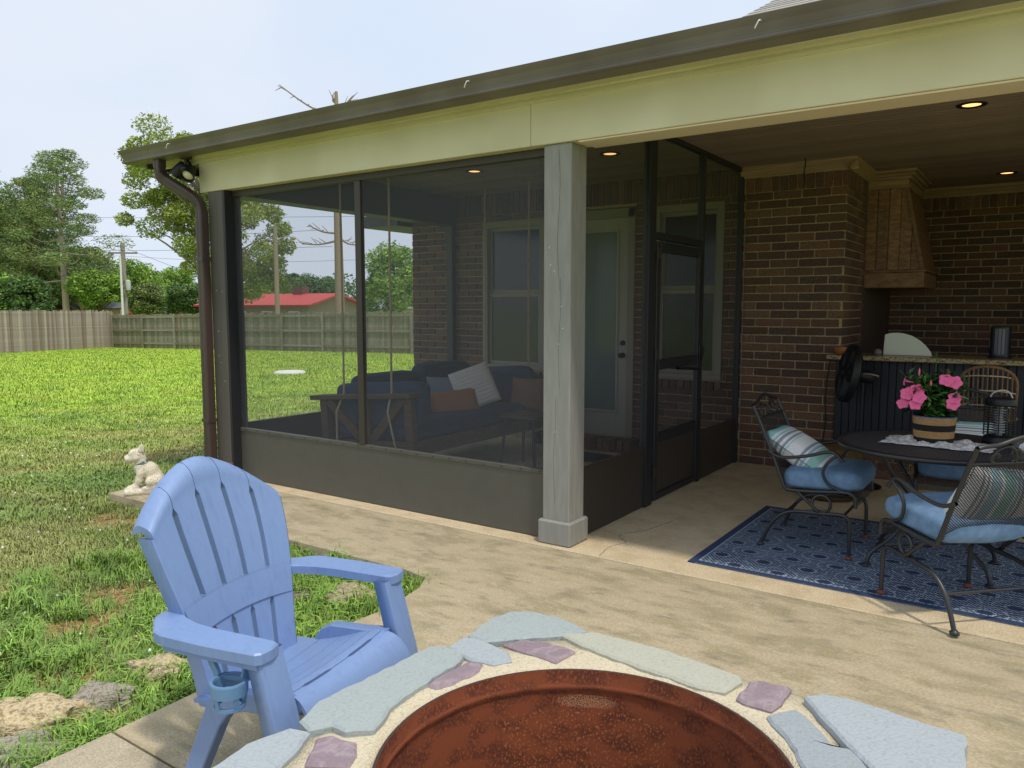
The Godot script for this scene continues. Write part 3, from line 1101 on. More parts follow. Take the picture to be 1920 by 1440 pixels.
func build_kitchen() -> void:
	# hood on the pier wall, its planked side towards the patio
	var h := thing("range_hood", "wooden planked range hood on the wall of the outdoor kitchen", "range hood", V(-1.5, 0, -8.7))
	var zf := 0.47
	var zb := -0.5
	var m := MB.new()
	m.bx(0.0, 0.525, 1.69, 1.835, zb, zf + 0.012, 0.006)
	obj("apron_board", m, M.wood_warm[0], h)
	m = MB.new()
	m.bx(0.0, 0.545, 1.835, 1.86, zb, zf + 0.024, 0.006)
	obj("ledge", m, M.wood_warm[1], h)
	var y0 := 1.86
	var y1 := 2.63
	for k in 5:
		var a0 := 0.51 * k / 5.0
		var a1 := 0.51 * (k + 1) / 5.0 - 0.006
		var b0 := a0 if k < 3 else a0
		var top0 := minf(a0, 0.345)
		var top1 := minf(a1, 0.345 + (0.03 if k == 4 else 0.0))
		m = MB.new()
		if k < 3:
			m.bx(a0, a1, y0, y1, zf - 0.02, zf, 0.003)
		else:
			# planks cut by the sloping front
			var t0 := 1.0 if a0 <= 0.345 else (0.51 - a0) / 0.165
			var t1 := maxf((0.51 - a1) / 0.165, 0.0)
			var pa := V(a0, y0, zf)
			var pb := V(a1, y0, zf)
			var pc := V(minf(a1, 0.51 - 0.165 * t1), y0 + (y1 - y0) * minf(t1, 1.0), zf)
			var pd := V(a0, y0 + (y1 - y0) * minf(t0, 1.0), zf)
			if t0 >= 1.0:
				m.quad(pa, pb, pc, V(0.345, y1, zf))
				m.tri(pa, V(0.345, y1, zf), pd)
			else:
				m.quad(pa, pb, pc, pd)
		obj("plank", m, M.wood_warm[k % 3], h)
	m = MB.new()
	m.quad(V(0.515, y0, zf - 0.002), V(0.515, y0, zb), V(0.35, y1, zb), V(0.35, y1, zf - 0.002))
	m.quad(V(0.0, y0, zf - 0.022), V(0.5, y0, zf - 0.022), V(0.34, y1, zf - 0.022), V(0.0, y1, zf - 0.022))
	obj("front_board", m, M.wood_warm[1], h)
	m = MB.new()
	m.bar(V(0.51, y0, zf), V(0.347, y1, zf), 0.03, 0.03)
	obj("corner_trim", m, M.wood_warm[1], h)
	m = MB.new()
	m.bx(0.0, 0.37, y1, y1 + 0.02, zb, zf + 0.015, 0.004)
	m.bx(0.0, 0.355, y1 + 0.02, 2.71, zb, zf + 0.003, 0.004)
	m.bx(0.0, 0.38, 2.71, 2.735, zb, zf + 0.02, 0.004)
	m.bx(0.0, 0.41, 2.735, 2.77, zb, zf + 0.045, 0.01)
	m.bx(0.0, 0.435, 2.77, 2.799, zb, zf + 0.07, 0.008)
	obj("crown", m, M.wood_trim, h)
	# bar: brick foot, dark slatted front, granite top
	var b := thing("bar_counter", "dark slatted bar with a brick foot and speckled granite top", "bar counter", V(-0.4, 0, -7.45))
	m = MB.new()
	m.bx(-1.13, 1.88, 0.0, 1.03, -0.30, 0.098)
	obj("core", m, M.mortar, b)
	brick_wall(b, V(-1.13, 0, 0.115), Vector3.RIGHT, Vector3.BACK, 2.3, 0.0, 4, [], false)
	var sl := MB.new()
	sl.box(Vector3.ZERO, V(0.0605, 0.735, 0.022), Basis(), 0.006)
	var sm := sl.mesh()
	var slat_mats := [mat(C(22, 29, 40), 0.5), mat(C(25, 33, 45), 0.5), mat(C(20, 27, 37), 0.5)]
	for k in 38:
		var s := inst("slat", sm, slat_mats[rng.randi() % 3], b)
		s.position = V(-1.10 + k * 0.0615, 0.68, 0.128)
	var gr := granite_image()
	m = MB.new()
	m.bx(-1.19, 1.88, 1.048, 1.087, -0.32, 0.26, 0.006)
	var gm := tri_tex(mat(C(232, 226, 216), 0.25), gr, V(2.4, 2.4, 2.4))
	obj("granite_top", m, gm, b)

func granite_image() -> ImageTexture:
	var s := 256
	var im := Image.create(s, s, false, Image.FORMAT_RGB8)
	var a := FastNoiseLite.new()
	a.noise_type = FastNoiseLite.TYPE_CELLULAR
	a.cellular_return_type = FastNoiseLite.RETURN_CELL_VALUE
	a.frequency = 0.14
	a.seed = 70
	for y in s:
		for x in s:
			var n := a.get_noise_2d(x, y) * 0.5 + 0.5
			var c := C(190, 176, 142)
			if n < 0.22:
				c = C(52, 46, 42)
			elif n < 0.42:
				c = C(140, 122, 92)
			elif n > 0.85:
				c = C(214, 204, 178)
			im.set_pixel(x, y, c)
	return ImageTexture.create_from_image(im)

func window(label: String, x0: float, x1: float, y0: float, y1: float) -> void:
	var w := thing("window", label, "window", V((x0 + x1) / 2, y0, -7.37), 0.0, "windows of the house wall")
	var hw := (x1 - x0) / 2
	var h := y1 - y0
	for b in [[-hw, hw, h - 0.07, h], [-hw, hw, 0.0, 0.05], [-hw, -hw + 0.07, 0.05, h - 0.07], [hw - 0.07, hw, 0.05, h - 0.07]]:
		var m := MB.new()
		m.bx(b[0], b[1], b[2], b[3], -0.10, 0.012, 0.004)
		obj("frame", m, M.trim_tan, w)
	var mid := h * 0.515
	for k in 2:
		var a := 0.05 if k == 0 else mid
		var c := mid if k == 0 else h - 0.07
		var zo := -0.03 if k == 0 else -0.05
		var m := MB.new()
		m.bx(-hw + 0.07, hw - 0.07, a, a + 0.04, zo - 0.03, zo, 0.003)
		m.bx(-hw + 0.07, hw - 0.07, c - 0.04, c, zo - 0.03, zo, 0.003)
		m.bx(-hw + 0.07, -hw + 0.105, a + 0.04, c - 0.04, zo - 0.03, zo, 0.003)
		m.bx(hw - 0.105, hw - 0.07, a + 0.04, c - 0.04, zo - 0.03, zo, 0.003)
		var sh := obj("sash", m, M.trim_tan, w)
		m = MB.new()
		m.bx(-hw + 0.1, hw - 0.1, a + 0.035, c - 0.035, zo - 0.02, zo - 0.014)
		obj("pane", m, M.glass_dark, sh)

func build_room() -> void:
	window("tan framed sash window behind the swing, above the white pillow", -5.5, -4.64, 0.79, 2.49)
	window("tan framed sash window seen through the screen door", -3.34, -2.6, 0.79, 2.52)
	var d := thing("house_door", "white back door with a large glass panel and black knobs", "door", V(-4.02, 0.13, -7.39))
	for b in [[-0.48, -0.40, 0.0, 2.40], [0.40, 0.48, 0.0, 2.40], [-0.48, 0.48, 2.30, 2.40]]:
		var m := MB.new()
		m.bx(b[0], b[1], b[2], b[3], -0.1, 0.03, 0.005)
		obj("door_frame", m, M.trim_tan, d)
	var leaf := mat(C(176, 173, 164), 0.5)
	var m := MB.new()
	m.bx(-0.40, -0.27, 0.0, 2.30, -0.05, 0.0, 0.003)
	m.bx(0.27, 0.40, 0.0, 2.30, -0.05, 0.0, 0.003)
	m.bx(-0.27, 0.27, 0.0, 0.27, -0.05, 0.0, 0.003)
	m.bx(-0.27, 0.27, 2.17, 2.30, -0.05, 0.0, 0.003)
	obj("door_leaf", m, leaf, d)
	m = MB.new()
	for b in [[-0.275, 0.275, 0.25, 0.275], [-0.275, 0.275, 2.165, 2.19], [-0.29, -0.265, 0.25, 2.19], [0.265, 0.29, 0.25, 2.19]]:
		m.bx(b[0], b[1], b[2], b[3], -0.01, 0.012, 0.004)
	obj("glass_moulding", m, leaf, d)
	m = MB.new()
	m.bx(-0.266, 0.266, 0.27, 2.17, -0.03, -0.02)
	obj("pane", m, mat(C(120, 134, 130), 0.12), d)
	for y in [0.87, 1.0]:
		m = MB.new()
		m.xf = Transform3D(Basis(Vector3.RIGHT, PI / 2), V(0.345, y, 0.0))
		m.lathe([Vector2(0.028, 0.0), Vector2(0.028, 0.008), Vector2(0.012, 0.012), Vector2(0.012, 0.03), Vector2(0.027, 0.04), Vector2(0.027, 0.058), Vector2(0.0, 0.064)] if y < 0.9 else [Vector2(0.028, 0.0), Vector2(0.028, 0.014), Vector2(0.0, 0.02)], 16)
		obj("knob" if y < 0.9 else "deadbolt", m, M.black, d)
	# woven rug and a door mat
	var rug := MB.new()
	rug.bx(-0.9, 0.9, 0.0, 0.008, -0.7, 0.7)
	var r := obj("rug", rug, tri_tex(mat(C(200, 198, 205), 0.95), weave_image(), V(2.2, 2.2, 2.2)), self)
	r.position = V(-3.5, 0.002, -5.3)
	tag(r, "dark woven rug on the floor of the screen room, behind the near column", "rug")
	var mt := MB.new()
	mt.bx(-0.3, 0.3, 0.0, 0.012, -0.2, 0.2, 0.004)
	var dm := obj("door_mat", mt, tri_tex(mat(C(150, 148, 180), 0.95), weave_image(), V(3, 3, 3)), self)
	dm.position = V(-3.85, 0.002, -6.75)
	tag(dm, "small blue mat on the floor before the house door", "mat")
	# side table leg group at the far end of the room
	var st := thing("side_table", "dark small table behind the near column by the swing", "table", V(-3.95, 0, -6.0))
	m = MB.new()
	m.bx(-0.2, 0.2, 0.48, 0.51, -0.2, 0.2, 0.006)
	obj("table_top", m, M.swing_wood, st)
	for q in [[-1, -1], [1, -1], [-1, 1], [1, 1]]:
		m = MB.new()
		m.tube([V(q[0] * 0.15, 0.49, q[1] * 0.15), V(q[0] * 0.19, 0.0, q[1] * 0.19)], 0.014, 6)
		obj("leg", m, M.black_iron, st)

func weave_image() -> ImageTexture:
	var s := 128
	var im := Image.create(s, s, false, Image.FORMAT_RGB8)
	for y in s:
		for x in s:
			var a := (x / 8 + y / 4) % 2
			var e := 1.0 if (x % 8) > 1 and (y % 4) > 0 else 0.6
			var c := C(74, 72, 92) if a == 0 else C(122, 120, 130)
			im.set_pixel(x, y, c * e)
	return ImageTexture.create_from_image(im)

func fence_run(called_label: String, a: Vector2, b: Vector2, rails_side: float, tones: Array, tall: float = 1.83) -> void:
	var dir := (b - a).normalized()
	var length := a.distance_to(b)
	var nrm := Vector2(-dir.y, dir.x) * rails_side
	var root := thing("fence", called_label, "fence", V(a.x, yg(a.x, a.y), a.y), 0.0, "weathered wooden privacy fence")
	var o := root.position
	var pm := []
	for k in 4:
		var mb := MB.new()
		var w := 0.142
		var h := tall
		var x0 := -w / 2
		mb.prism(PackedVector2Array([Vector2(x0, -0.009), Vector2(-x0, -0.009), Vector2(-x0, 0.009), Vector2(x0, 0.009)]), 0.02, h - 0.02 * k, 0.006)
		pm.append(mb.mesh())
	var turn := -atan2(dir.y, dir.x)
	var s := 0.07
	while s < length:
		var p := a + dir * s
		var t := inst("picket", pm[rng.randi() % 4], tones[rng.randi() % tones.size()], root)
		t.position = V(p.x, yg(p.x, p.y) + rr(-0.012, 0.012), p.y) - o
		t.rotation = V(rr(-0.01, 0.01), turn + rr(-0.05, 0.05), rr(-0.012, 0.012))
		s += 0.1485
	var n := int(length / 2.44)
	for k in n + 1:
		var p0 := a + dir * minf(k * 2.44 + 0.1, length - 0.1) + nrm * 0.055
		var p1 := a + dir * minf((k + 1) * 2.44 + 0.1, length - 0.1) + nrm * 0.055
		var m := MB.new()
		var y := yg(p0.x, p0.y)
		m.bx(-0.05, 0.05, -0.1, 1.80, -0.05, 0.05, 0.006)
		var post := obj("post", m, tones[k % tones.size()], root)
		post.position = V(p0.x, y, p0.y) + V(nrm.x, 0, nrm.y) * 0.03 - o
		post.rotation.y = turn
		if k < n:
			for hh in [0.30, 0.98, 1.66]:
				m = MB.new()
				var q0 := V(p0.x, y + hh, p0.y) - o
				var q1 := V(p1.x, yg(p1.x, p1.y) + hh, p1.y) - o
				m.bar(q0, q1, 0.04, 0.09)
				obj("rail", m, tones[(k + 1) % tones.size()], root)

func build_fence() -> void:
	var v := V(3.0, 0.5, 3.0)
	var left := []
	for c in [C(196, 184, 172), C(212, 202, 190), C(176, 162, 150), C(190, 180, 172), C(164, 148, 136)]:
		left.append(tri_tex(mat(c, 0.95), M.wood_tex, v))
	var back := []
	for c in [C(164, 162, 142), C(154, 152, 128), C(174, 172, 156), C(146, 146, 120)]:
		back.append(tri_tex(mat(c, 0.95), M.wood_tex, v))
	fence_run("weathered grey wooden fence, back run with posts and rails facing the lawn", Vector2(-41.46, -22.14), Vector2(-10.0, -26.0), 1.0, back)
	fence_run("weathered brown wooden fence on the far left of the lawn, boards facing the lawn", Vector2(-41.46, -22.20), Vector2(-36.9, -10.8), 1.0, left, 2.03)

func gable_house(called: String, label: String, at: Vector3, turn: float, w: float, d: float, h: float, rise: float, wall: Color, roof: Color) -> Node3D:
	var t := thing(called, label, "house", at, turn)
	var m := MB.new()
	m.bx(-w / 2, w / 2, 0, h, -d / 2, d / 2)
	for s in [1.0, -1.0]:
		var a := V(w / 2 * s, h, d / 2)
		var b := V(w / 2 * s, h, -d / 2)
		var c := V(w / 2 * s, h + rise, 0)
		if s > 0:
			m.tri(a, b, c)
		else:
			m.tri(b, a, c)
	obj("wall", m, mat(wall, 0.9), t)
	m = MB.new()
	var e := 0.45
	for s in [1.0, -1.0]:
		m.bar(V(-w / 2 - e, h + rise / 2 - e * 0.2, (d / 4 + e / 2) * s), V(w / 2 + e, h + rise / 2 - e * 0.2, (d / 4 + e / 2) * s), sqrt(pow(d / 2 + e, 2) + pow(rise + e * rise / (d / 2), 2)), 0.12, V(0, d / 2, rise * s).normalized())
	obj("roof", m, mat(roof, 0.75), t)
	for k in 4:
		m = MB.new()
		m.bx(-0.45, 0.45, 0.9, 2.1, d / 2, d / 2 + 0.04)
		var wn := obj("window", m, M.white, t)
		wn.position.x = -w / 2 + w * (k + 0.5) / 4
		m = MB.new()
		m.bx(-0.36, 0.36, 0.99, 2.01, d / 2 + 0.04, d / 2 + 0.05)
		obj("pane", m, M.glass_dark, wn)
	return t

func pole(called: String, label: String, at: Vector3, h: float, r: float, col: Color) -> Node3D:
	var t := thing(called, label, "pole", at)
	var m := MB.new()
	m.tube([V(0, -0.2, 0), V(0, h, 0)], r, 10, false, r * 0.75)
	obj("pole", m, mat(col, 0.9), t)
	return t

func build_background() -> void:
	var rh := gable_house("house", "low tan house with a bright red roof beyond the fence, seen through the screen", V(-45.6, -0.83, -36.9), 0.22, 9.0, 6.2, 2.6, 0.72, C(150, 138, 122), C(188, 74, 70))
	var m := MB.new()
	m.bx(1.2, 2.0, 2.8, 3.8, -0.4, 0.4)
	obj("chimney", m, M.bricks[0], rh)
	m = MB.new()
	m.bx(4.3, 4.36, 1.2, 2.4, -0.7, 0.7)
	obj("window", m, M.white, rh)
	gable_house("house", "white and brick house with a dark grey roof behind the pine trunk", V(-69.0, -0.97, -33.2), 0.9, 9.0, 6.0, 2.6, 1.6, C(188, 170, 160), C(84, 86, 92))
	gable_house("house", "small white house wall behind the forked tree at the fence corner", V(-67.0, -0.97, -36.6), 0.95, 4.0, 4.0, 2.4, 0.6, C(225, 222, 218), C(120, 118, 116))
	gable_house("house", "long pale grey house low behind the back fence, half hidden by trees", V(-68.5, -0.97, -44.0), 0.9, 12.0, 6.0, 2.2, 0.9, C(150, 156, 160), C(96, 98, 104))
	gable_house("house", "grey house roof behind the round tree seen through the right screen", V(-40.0, -0.85, -48.0), 0.6, 9.0, 6.0, 2.4, 1.0, C(206, 204, 200), C(130, 132, 140))
	for q in [[-61.07, -34.22, "red brick gate pillar beyond the fence, near the utility pole"], [-61.0, -38.24, "red brick gate pillar beyond the fence, beside the porch downspout"]]:
		var t := thing("gate_pillar", q[2], "pillar", V(q[0], -0.97, q[1]), 0.0, "red pillars beyond the fence")
		m = MB.new()
		m.bx(-0.28, 0.28, 0, 2.0, -0.28, 0.28, 0.02)
		obj("shaft", m, mat(C(190, 74, 64), 0.9), t)
		m = MB.new()
		m.bx(-0.36, 0.36, 2.0, 2.12, -0.36, 0.36, 0.03)
		obj("cap", m, mat(C(200, 90, 78), 0.9), t)
	# poles and wires
	var pa := pole("utility_pole", "grey wooden utility pole beyond the fence corner", V(-52.5, -0.86, -29.05), 6.75, 0.19, C(150, 144, 136))
	m = MB.new()
	m.bar(V(-0.75, 6.1, 0.6), V(0.75, 6.1, -0.6), 0.09, 0.11)
	obj("crossarm", m, mat(C(140, 132, 122), 0.9), pa)
	m = MB.new()
	m.lathe([Vector2(0.0, 3.55), Vector2(0.17, 3.57), Vector2(0.17, 4.2), Vector2(0.10, 4.26), Vector2(0.0, 4.28)], 12, V(0.28, 0, -0.1))
	obj("transformer", m, mat(C(200, 204, 206), 0.5), pa)
	for x in [-0.7, 0.7]:
		m = MB.new()
		m.lathe([Vector2(0.0, 6.15), Vector2(0.05, 6.16), Vector2(0.035, 6.3), Vector2(0.0, 6.32)], 8, V(x, 0, -0.8 * x))
		obj("insulator", m, M.white, pa)
	pole("white_pole", "thin white metal pole just left of the utility pole", V(-50.87, -0.84, -27.95), 5.75, 0.085, C(226, 228, 226))
	var pb := pole("utility_pole", "wooden pole with a street lamp, seen through the porch screen", V(-35.95, -0.66, -28.7), 6.7, 0.15, C(150, 136, 118))
	m = MB.new()
	m.tube(curve([V(0, 5.9, 0), V(0.4, 6.15, -0.4), V(0.62, 6.12, -0.62)], 5), 0.03)
	obj("lamp_arm", m, mat(C(150, 150, 150), 0.5), pb)
	m = MB.new()
	m.lathe([Vector2(0.0, -0.12), Vector2(0.12, -0.08), Vector2(0.17, 0.02), Vector2(0.10, 0.10), Vector2(0.0, 0.12)], 12, V(0.68, 6.05, -0.68))
	obj("lamp_head", m, mat(C(170, 150, 140), 0.5), pb)
	var wires := [
		[V(-80, 7.4, -20), V(-51.9, 6.35, -29.4), V(-36, 6.1, -32), "upper power line running past the utility pole to the right"],
		[V(-80, 6.7, -20.5), V(-53.3, 5.4, -28.2), V(-36, 5.2, -33), "middle power line running past the utility pole to the right"],
		[V(-80, 8.8, -21), V(-52.6, 8.0, -33), V(-20, 7.3, -45), "highest power line across the sky above the utility pole"],
		[V(-52.6, 5.75, -28.8), V(-47.5, 3.9, -30.5), V(-43, 2.4, -31.5), "service wire sloping down from the top of the utility pole"],
		[V(-70, 6.2, -38), V(-50, 5.2, -42), V(-14, 5.6, -48), "power line behind the dead tree, seen through the screen"]]
	for w in wires:
		m = MB.new()
		var p0: Vector3 = w[0]
		m.tube(curve([V(0, 0, 0), (w[1] as Vector3) - p0, (w[2] as Vector3) - p0], 10), 0.012, 5)
		var wo := obj("power_line", m, mat(C(70, 72, 76), 0.7), self)
		wo.position = p0
		tag(wo, w[3], "power line", "overhead wires")
	# white lid in the lawn
	m = MB.new()
	m.lathe([Vector2(0.42, -0.05), Vector2(0.42, 0.05), Vector2(0.36, 0.09), Vector2(0.0, 0.11)], 24)
	var lid := obj("lid", m, mat(C(222, 222, 212), 0.7), self)
	lid.position = V(-16.6, yg(-16.6, -13.6) + 0.03, -13.6)
	tag(lid, "round white access lid lying in the lawn, seen through the screen", "lid")

# a tree: trunk, limbs, and a crown of leaf-sized faces gathered in clumps
# kind: 0 broad, 1 pine
func tree(called: String, label: String, group: String, at: Vector3, h: float, r: float, low: float, kind: int, pal: Array, leaves: int, leaf: float, trunk_r: float, bark: Color, masses: Array = []) -> void:
	var lean := 0.0
	var t := thing(called, label, "tree", at, 0.0, group)
	var tr := MB.new()
	var spine := []
	for k in 7:
		var f := k / 6.0
		spine.append(V(sin(f * 2.2 + h) * 0.12 * h * 0.1 + lean * f, f * h * (0.93 if kind == 1 else 0.75) - (0.3 if k == 0 else 0.0), cos(f * 1.7 + r) * 0.1 * h * 0.08))
	tr.tube(curve(spine, 3), trunk_r, 8, false, trunk_r * 0.3)
	var lobes := []
	var nl := 44 if kind == 0 else 40
	if not masses.is_empty():
		nl = masses.size()
	for k in nl:
		var f := (k + 0.5) / nl
		var c: Vector3
		var lr: float
		if not masses.is_empty():
			c = masses[k][0]
			lr = masses[k][1]
		elif kind == 1:
			var y := lerpf(low, h * 0.97, f)
			var reach := r * (1.0 - 0.75 * pow(f, 1.6)) * rr(0.45, 1.0)
			var a := k * 2.399 + rr(-0.4, 0.4)
			reach *= 0.82
			c = V(cos(a) * reach + lean * f, y + reach * 0.12, sin(a) * reach)
			lr = r * rr(0.20, 0.34) * (1.0 - 0.35 * f)
		else:
			var a := k * 2.399 + rr(-0.3, 0.3)
			var ph := acos(1.0 - 1.75 * f)
			var q := rr(0.46, 0.70)
			c = V(cos(a) * sin(ph) * r * q, low + (h - low) * (0.46 + 0.58 * cos(ph) * q), sin(a) * sin(ph) * r * q)
			c += V(rr(-0.14, 0.14), rr(-0.16, 0.2), rr(-0.14, 0.14)) * r
			lr = r * rr(0.14, 0.34)
		lobes.append([c, lr])
		var st := clampf(c.y - Vector2(c.x, c.z).length() * (0.25 if kind == 1 else 0.75), h * 0.12, h * 0.9)
		var root := V(0, minf(st, h * 0.7), 0)
		tr.tube(curve([root, root.lerp(c, 0.5) + V(0, -0.04 * h if kind == 1 else 0.02 * h, 0), c], 3), maxf(0.02, trunk_r * 0.28), 5, false, 0.012)
	obj("trunk", tr, mat(bark, 0.95), t)
	var cr := MB.new()
	var n := leaves / lobes.size()
	for L in lobes:
		var c: Vector3 = L[0]
		var lr: float = L[1]
		var tone: Color = (pal[rng.randi() % pal.size()] as Color)
		for k in int(n * rr(0.7, 1.3)):
			var d := V(rr(-1, 1), rr(-1, 1), rr(-1, 1))
			if d.length() > 1.0 or d.length() < 0.05:
				continue
			d = d.normalized() * pow(d.length(), 0.75) * (1.0 + 0.35 * rng.randf() * rng.randf())
			var p := c + d * V(lr, lr * (0.45 if kind == 1 else 0.72), lr)
			var u := V(rr(-1, 1), rr(-0.6, 0.6), rr(-1, 1)).normalized()
			var w := u.cross(V(rr(-1, 1), rr(-1, 1), rr(-1, 1))).normalized()
			var s := leaf * rr(0.6, 1.3)
			var ww := s * (0.22 if kind == 1 else 0.55)
			cr.col = (tone.lerp(pal[rng.randi() % pal.size()], 0.5) * rr(0.8, 1.2)).srgb_to_linear()
			cr.leaf(p, u * s, w * ww)
	obj("crown", cr, M.leaf, t, true)

func build_trees() -> void:
	M.leaf = mat(Color.WHITE, 0.75)
	M.leaf.vertex_color_use_as_albedo = true
	M.leaf.backlight_enabled = true
	M.leaf.backlight = Color(0.5, 0.5, 0.4)
	var oak := [C(136, 152, 70), C(152, 166, 82), C(118, 136, 62), C(166, 176, 94)]
	var pine := [C(112, 138, 80), C(130, 148, 86), C(98, 124, 76), C(142, 152, 92)]
	var dark := [C(88, 118, 66), C(100, 128, 68), C(78, 106, 62)]
	var bright := [C(128, 162, 70), C(144, 176, 78), C(112, 146, 64), C(156, 184, 90)]
	var olive := [C(116, 134, 76), C(130, 144, 82), C(104, 122, 72)]
	var b1 := C(168, 154, 140)
	var b2 := C(96, 82, 70)
	tree("pine_tree", "tall thin pine with a bare lower trunk behind the left fence", "pines behind the left fence", V(-55.96, -0.89, -26.69), 13.2, 4.4, 4.4, 1, pine, 34000, 0.126, 0.26, b1)
	tree("pine_tree", "broad dark pine left of the tall thin pine", "pines behind the left fence", V(-60.3, -0.95, -26.83), 12.0, 4.6, 3.4, 1, pine, 40800, 0.126, 0.26, b2)
	tree("pine_tree", "pine cut off by the left edge of the picture", "pines behind the left fence", V(-59.9, -0.93, -23.2), 12.8, 4.0, 3.0, 1, pine, 30600, 0.126, 0.24, b2)
	tree("dark_tree", "dark bushy tree filling the gap below the pines", "trees behind the left fence", V(-66.5, -0.97, -29.3), 9.0, 4.3, 1.2, 0, dark, 37400, 0.126, 0.25, b2)
	tree("dark_tree", "tall dark tree filling the sky between the pines", "trees behind the left fence", V(-66.5, -0.97, -27.2), 12.6, 4.6, 2.5, 0, pine, 51000, 0.126, 0.28, b2)
	tree("dark_tree", "dark bushy tree at the far left behind the bright bush", "trees behind the left fence", V(-66.0, -0.97, -24.5), 8.0, 3.8, 0.6, 0, dark, 30600, 0.126, 0.25, b2)
	tree("leafy_bush", "bright leafy bush over the left fence, under the pines", "bushes behind the left fence", V(-51.2, -0.81, -22.4), 4.6, 1.7, 0.4, 0, dark, 22100, 0.104, 0.12, b2)
	tree("leafy_bush", "bright leafy bush at the left picture edge over the fence", "bushes behind the left fence", V(-52.84, -0.82, -20.9), 5.6, 1.9, 0.4, 0, bright, 22100, 0.104, 0.12, b2)
	tree("olive_tree", "yellow green tree just right of the tall thin pine", "trees behind the left fence", V(-64.28, -0.97, -31.9), 8.0, 3.0, 1.8, 0, olive, 25500, 0.118, 0.2, b1)
	tree("round_tree", "low round bright tree with a forked trunk at the fence corner", "bright trees beyond the back fence", V(-53.4, -0.86, -27.7), 4.9, 2.2, 2.5, 0, bright, 27200, 0.096, 0.2, b2)
	tree("round_tree", "bright round tree right behind the utility pole", "bright trees beyond the back fence", V(-69.35, -0.97, -39.4), 7.0, 3.0, 2.6, 0, bright, 23800, 0.118, 0.2, b1)
	tree("dark_tree", "low dark olive tree between the two red pillars", "trees beyond the back fence", V(-57.03, -0.95, -33.2), 4.1, 2.0, 1.9, 0, olive, 22100, 0.096, 0.16, b2)
	tree("round_tree", "wide bright tree behind the dark olive tree", "bright trees beyond the back fence", V(-72.0, -0.97, -44.6), 6.5, 3.0, 2.6, 0, bright, 23800, 0.126, 0.2, b1)
	tree("round_tree", "green round tree beside the porch corner over the fence", "bright trees beyond the back fence", V(-52.2, -0.89, -33.6), 4.4, 1.9, 1.6, 0, dark, 20400, 0.096, 0.16, b1)
	# the oak's crown leans left at the top and right lower down
	var along := V(0.56, 0, -0.829)
	var deep := V(0.829, 0, 0.56)
	var om := []
	for q in [[-1.5, 10.3, 3.1, 2.5, 24], [1.5, 6.3, 3.5, 3.3, 38], [0.9, 9.4, 3.4, 2.2, 16], [-2.6, 7.6, 1.9, 1.2, 7], [2.9, 3.9, 2.0, 1.0, 8]]:
		for k in int(q[4]):
			var a := k * 2.399
			var ph := acos(1.0 - 2.0 * (k + 0.5) / q[4])
			var e := rr(0.7, 1.0)
			om.append([along * (q[0] + cos(a) * sin(ph) * q[2] * e) + deep * sin(a) * sin(ph) * q[2] * e + V(0, q[1] + cos(ph) * q[3] * e, 0), rr(0.5, 0.95)])
	tree("oak_tree", "large yellow green oak behind the porch corner and downspout", "", V(-41.3, -0.72, -27.9), 14.0, 5.5, 3.4, 0, oak, 110000, 0.085, 0.34, b1, om)
	tree("round_tree", "full green tree seen through the right half of the screen", "trees seen through the screen", V(-34.27, -0.71, -36.41), 6.9, 2.6, 1.0, 0, bright, 34000, 0.089, 0.18, b2)
	tree("round_tree", "green tree behind the red roofed house, near the dead trunk", "trees seen through the screen", V(-56.41, -0.97, -49.43), 5.9, 3.3, 1.0, 0, dark, 22100, 0.118, 0.2, b2)
	tree("dark_tree", "dark distant tree left of the dead trunk", "trees seen through the screen", V(-69.34, -0.97, -57.38), 7.2, 2.3, 1.4, 0, dark, 15300, 0.133, 0.2, b2)
	tree("round_tree", "bright tree behind the red roof", "trees seen through the screen", V(-60.5, -0.97, -46.0), 5.2, 3.2, 1.0, 0, bright, 20400, 0.118, 0.2, b2)
	tree("dark_tree", "dark distant tree right of the dead trunk", "trees seen through the screen", V(-66.0, -0.97, -67.0), 6.6, 3.0, 1.0, 0, dark, 15300, 0.133, 0.2, b2)
	# far row that closes the horizon, one mass
	var fm := []
	for k in 60:
		var az := -1.72 + k * 0.02
		var d := 108.0 + rr(-6, 6)
		fm.append([V(sin(az) * d, rr(1.0, 3.6), -cos(az) * d), rr(1.8, 3.0)])
	var tl := MB.new()
	for L in fm:
		var c: Vector3 = L[0]
		var tone: Color = dark[rng.randi() % 3]
		tl.tube([V(c.x, -1.2, c.z), c], 0.2, 5)
		for k in 900:
			var d := V(rr(-1, 1), rr(-1, 1), rr(-1, 1))
			if d.length() > 1.0:
				continue
			var p: Vector3 = c + d * V(1, 0.9, 1) * L[1] * 1.2
			var u := V(rr(-1, 1), rr(-0.6, 0.6), rr(-1, 1)).normalized()
			var w := u.cross(V(rr(-1, 1), rr(-1, 1), rr(-1, 1))).normalized()
			tl.col = (tone * rr(0.8, 1.2)).srgb_to_linear()
			tl.leaf(p, u * 0.3, w * 0.16)
	var tlo := obj("treeline", tl, M.leaf, self, true)
	tlo.set_meta("kind", "stuff")
	tag(tlo, "far off treeline closing the horizon beyond the houses", "treeline")
	# dead trunk with bare twigs
	var t := thing("dead_tree", "tall dead trunk with bare branches, seen above the roof and through the screen", "tree", V(-35.16, -0.69, -32.67))
	var m := MB.new()
	m.tube(curve([V(0, -0.3, 0), V(0.05, 4, 0.02), V(0.0, 9, 0), V(0.08, 13.0, 0), V(0.1, 14.8, 0.0)], 4), 0.33, 10, false, 0.09)
	obj("trunk", m, mat(C(150, 132, 116), 0.95), t)
	var side := V(0.83, 0, -0.56)
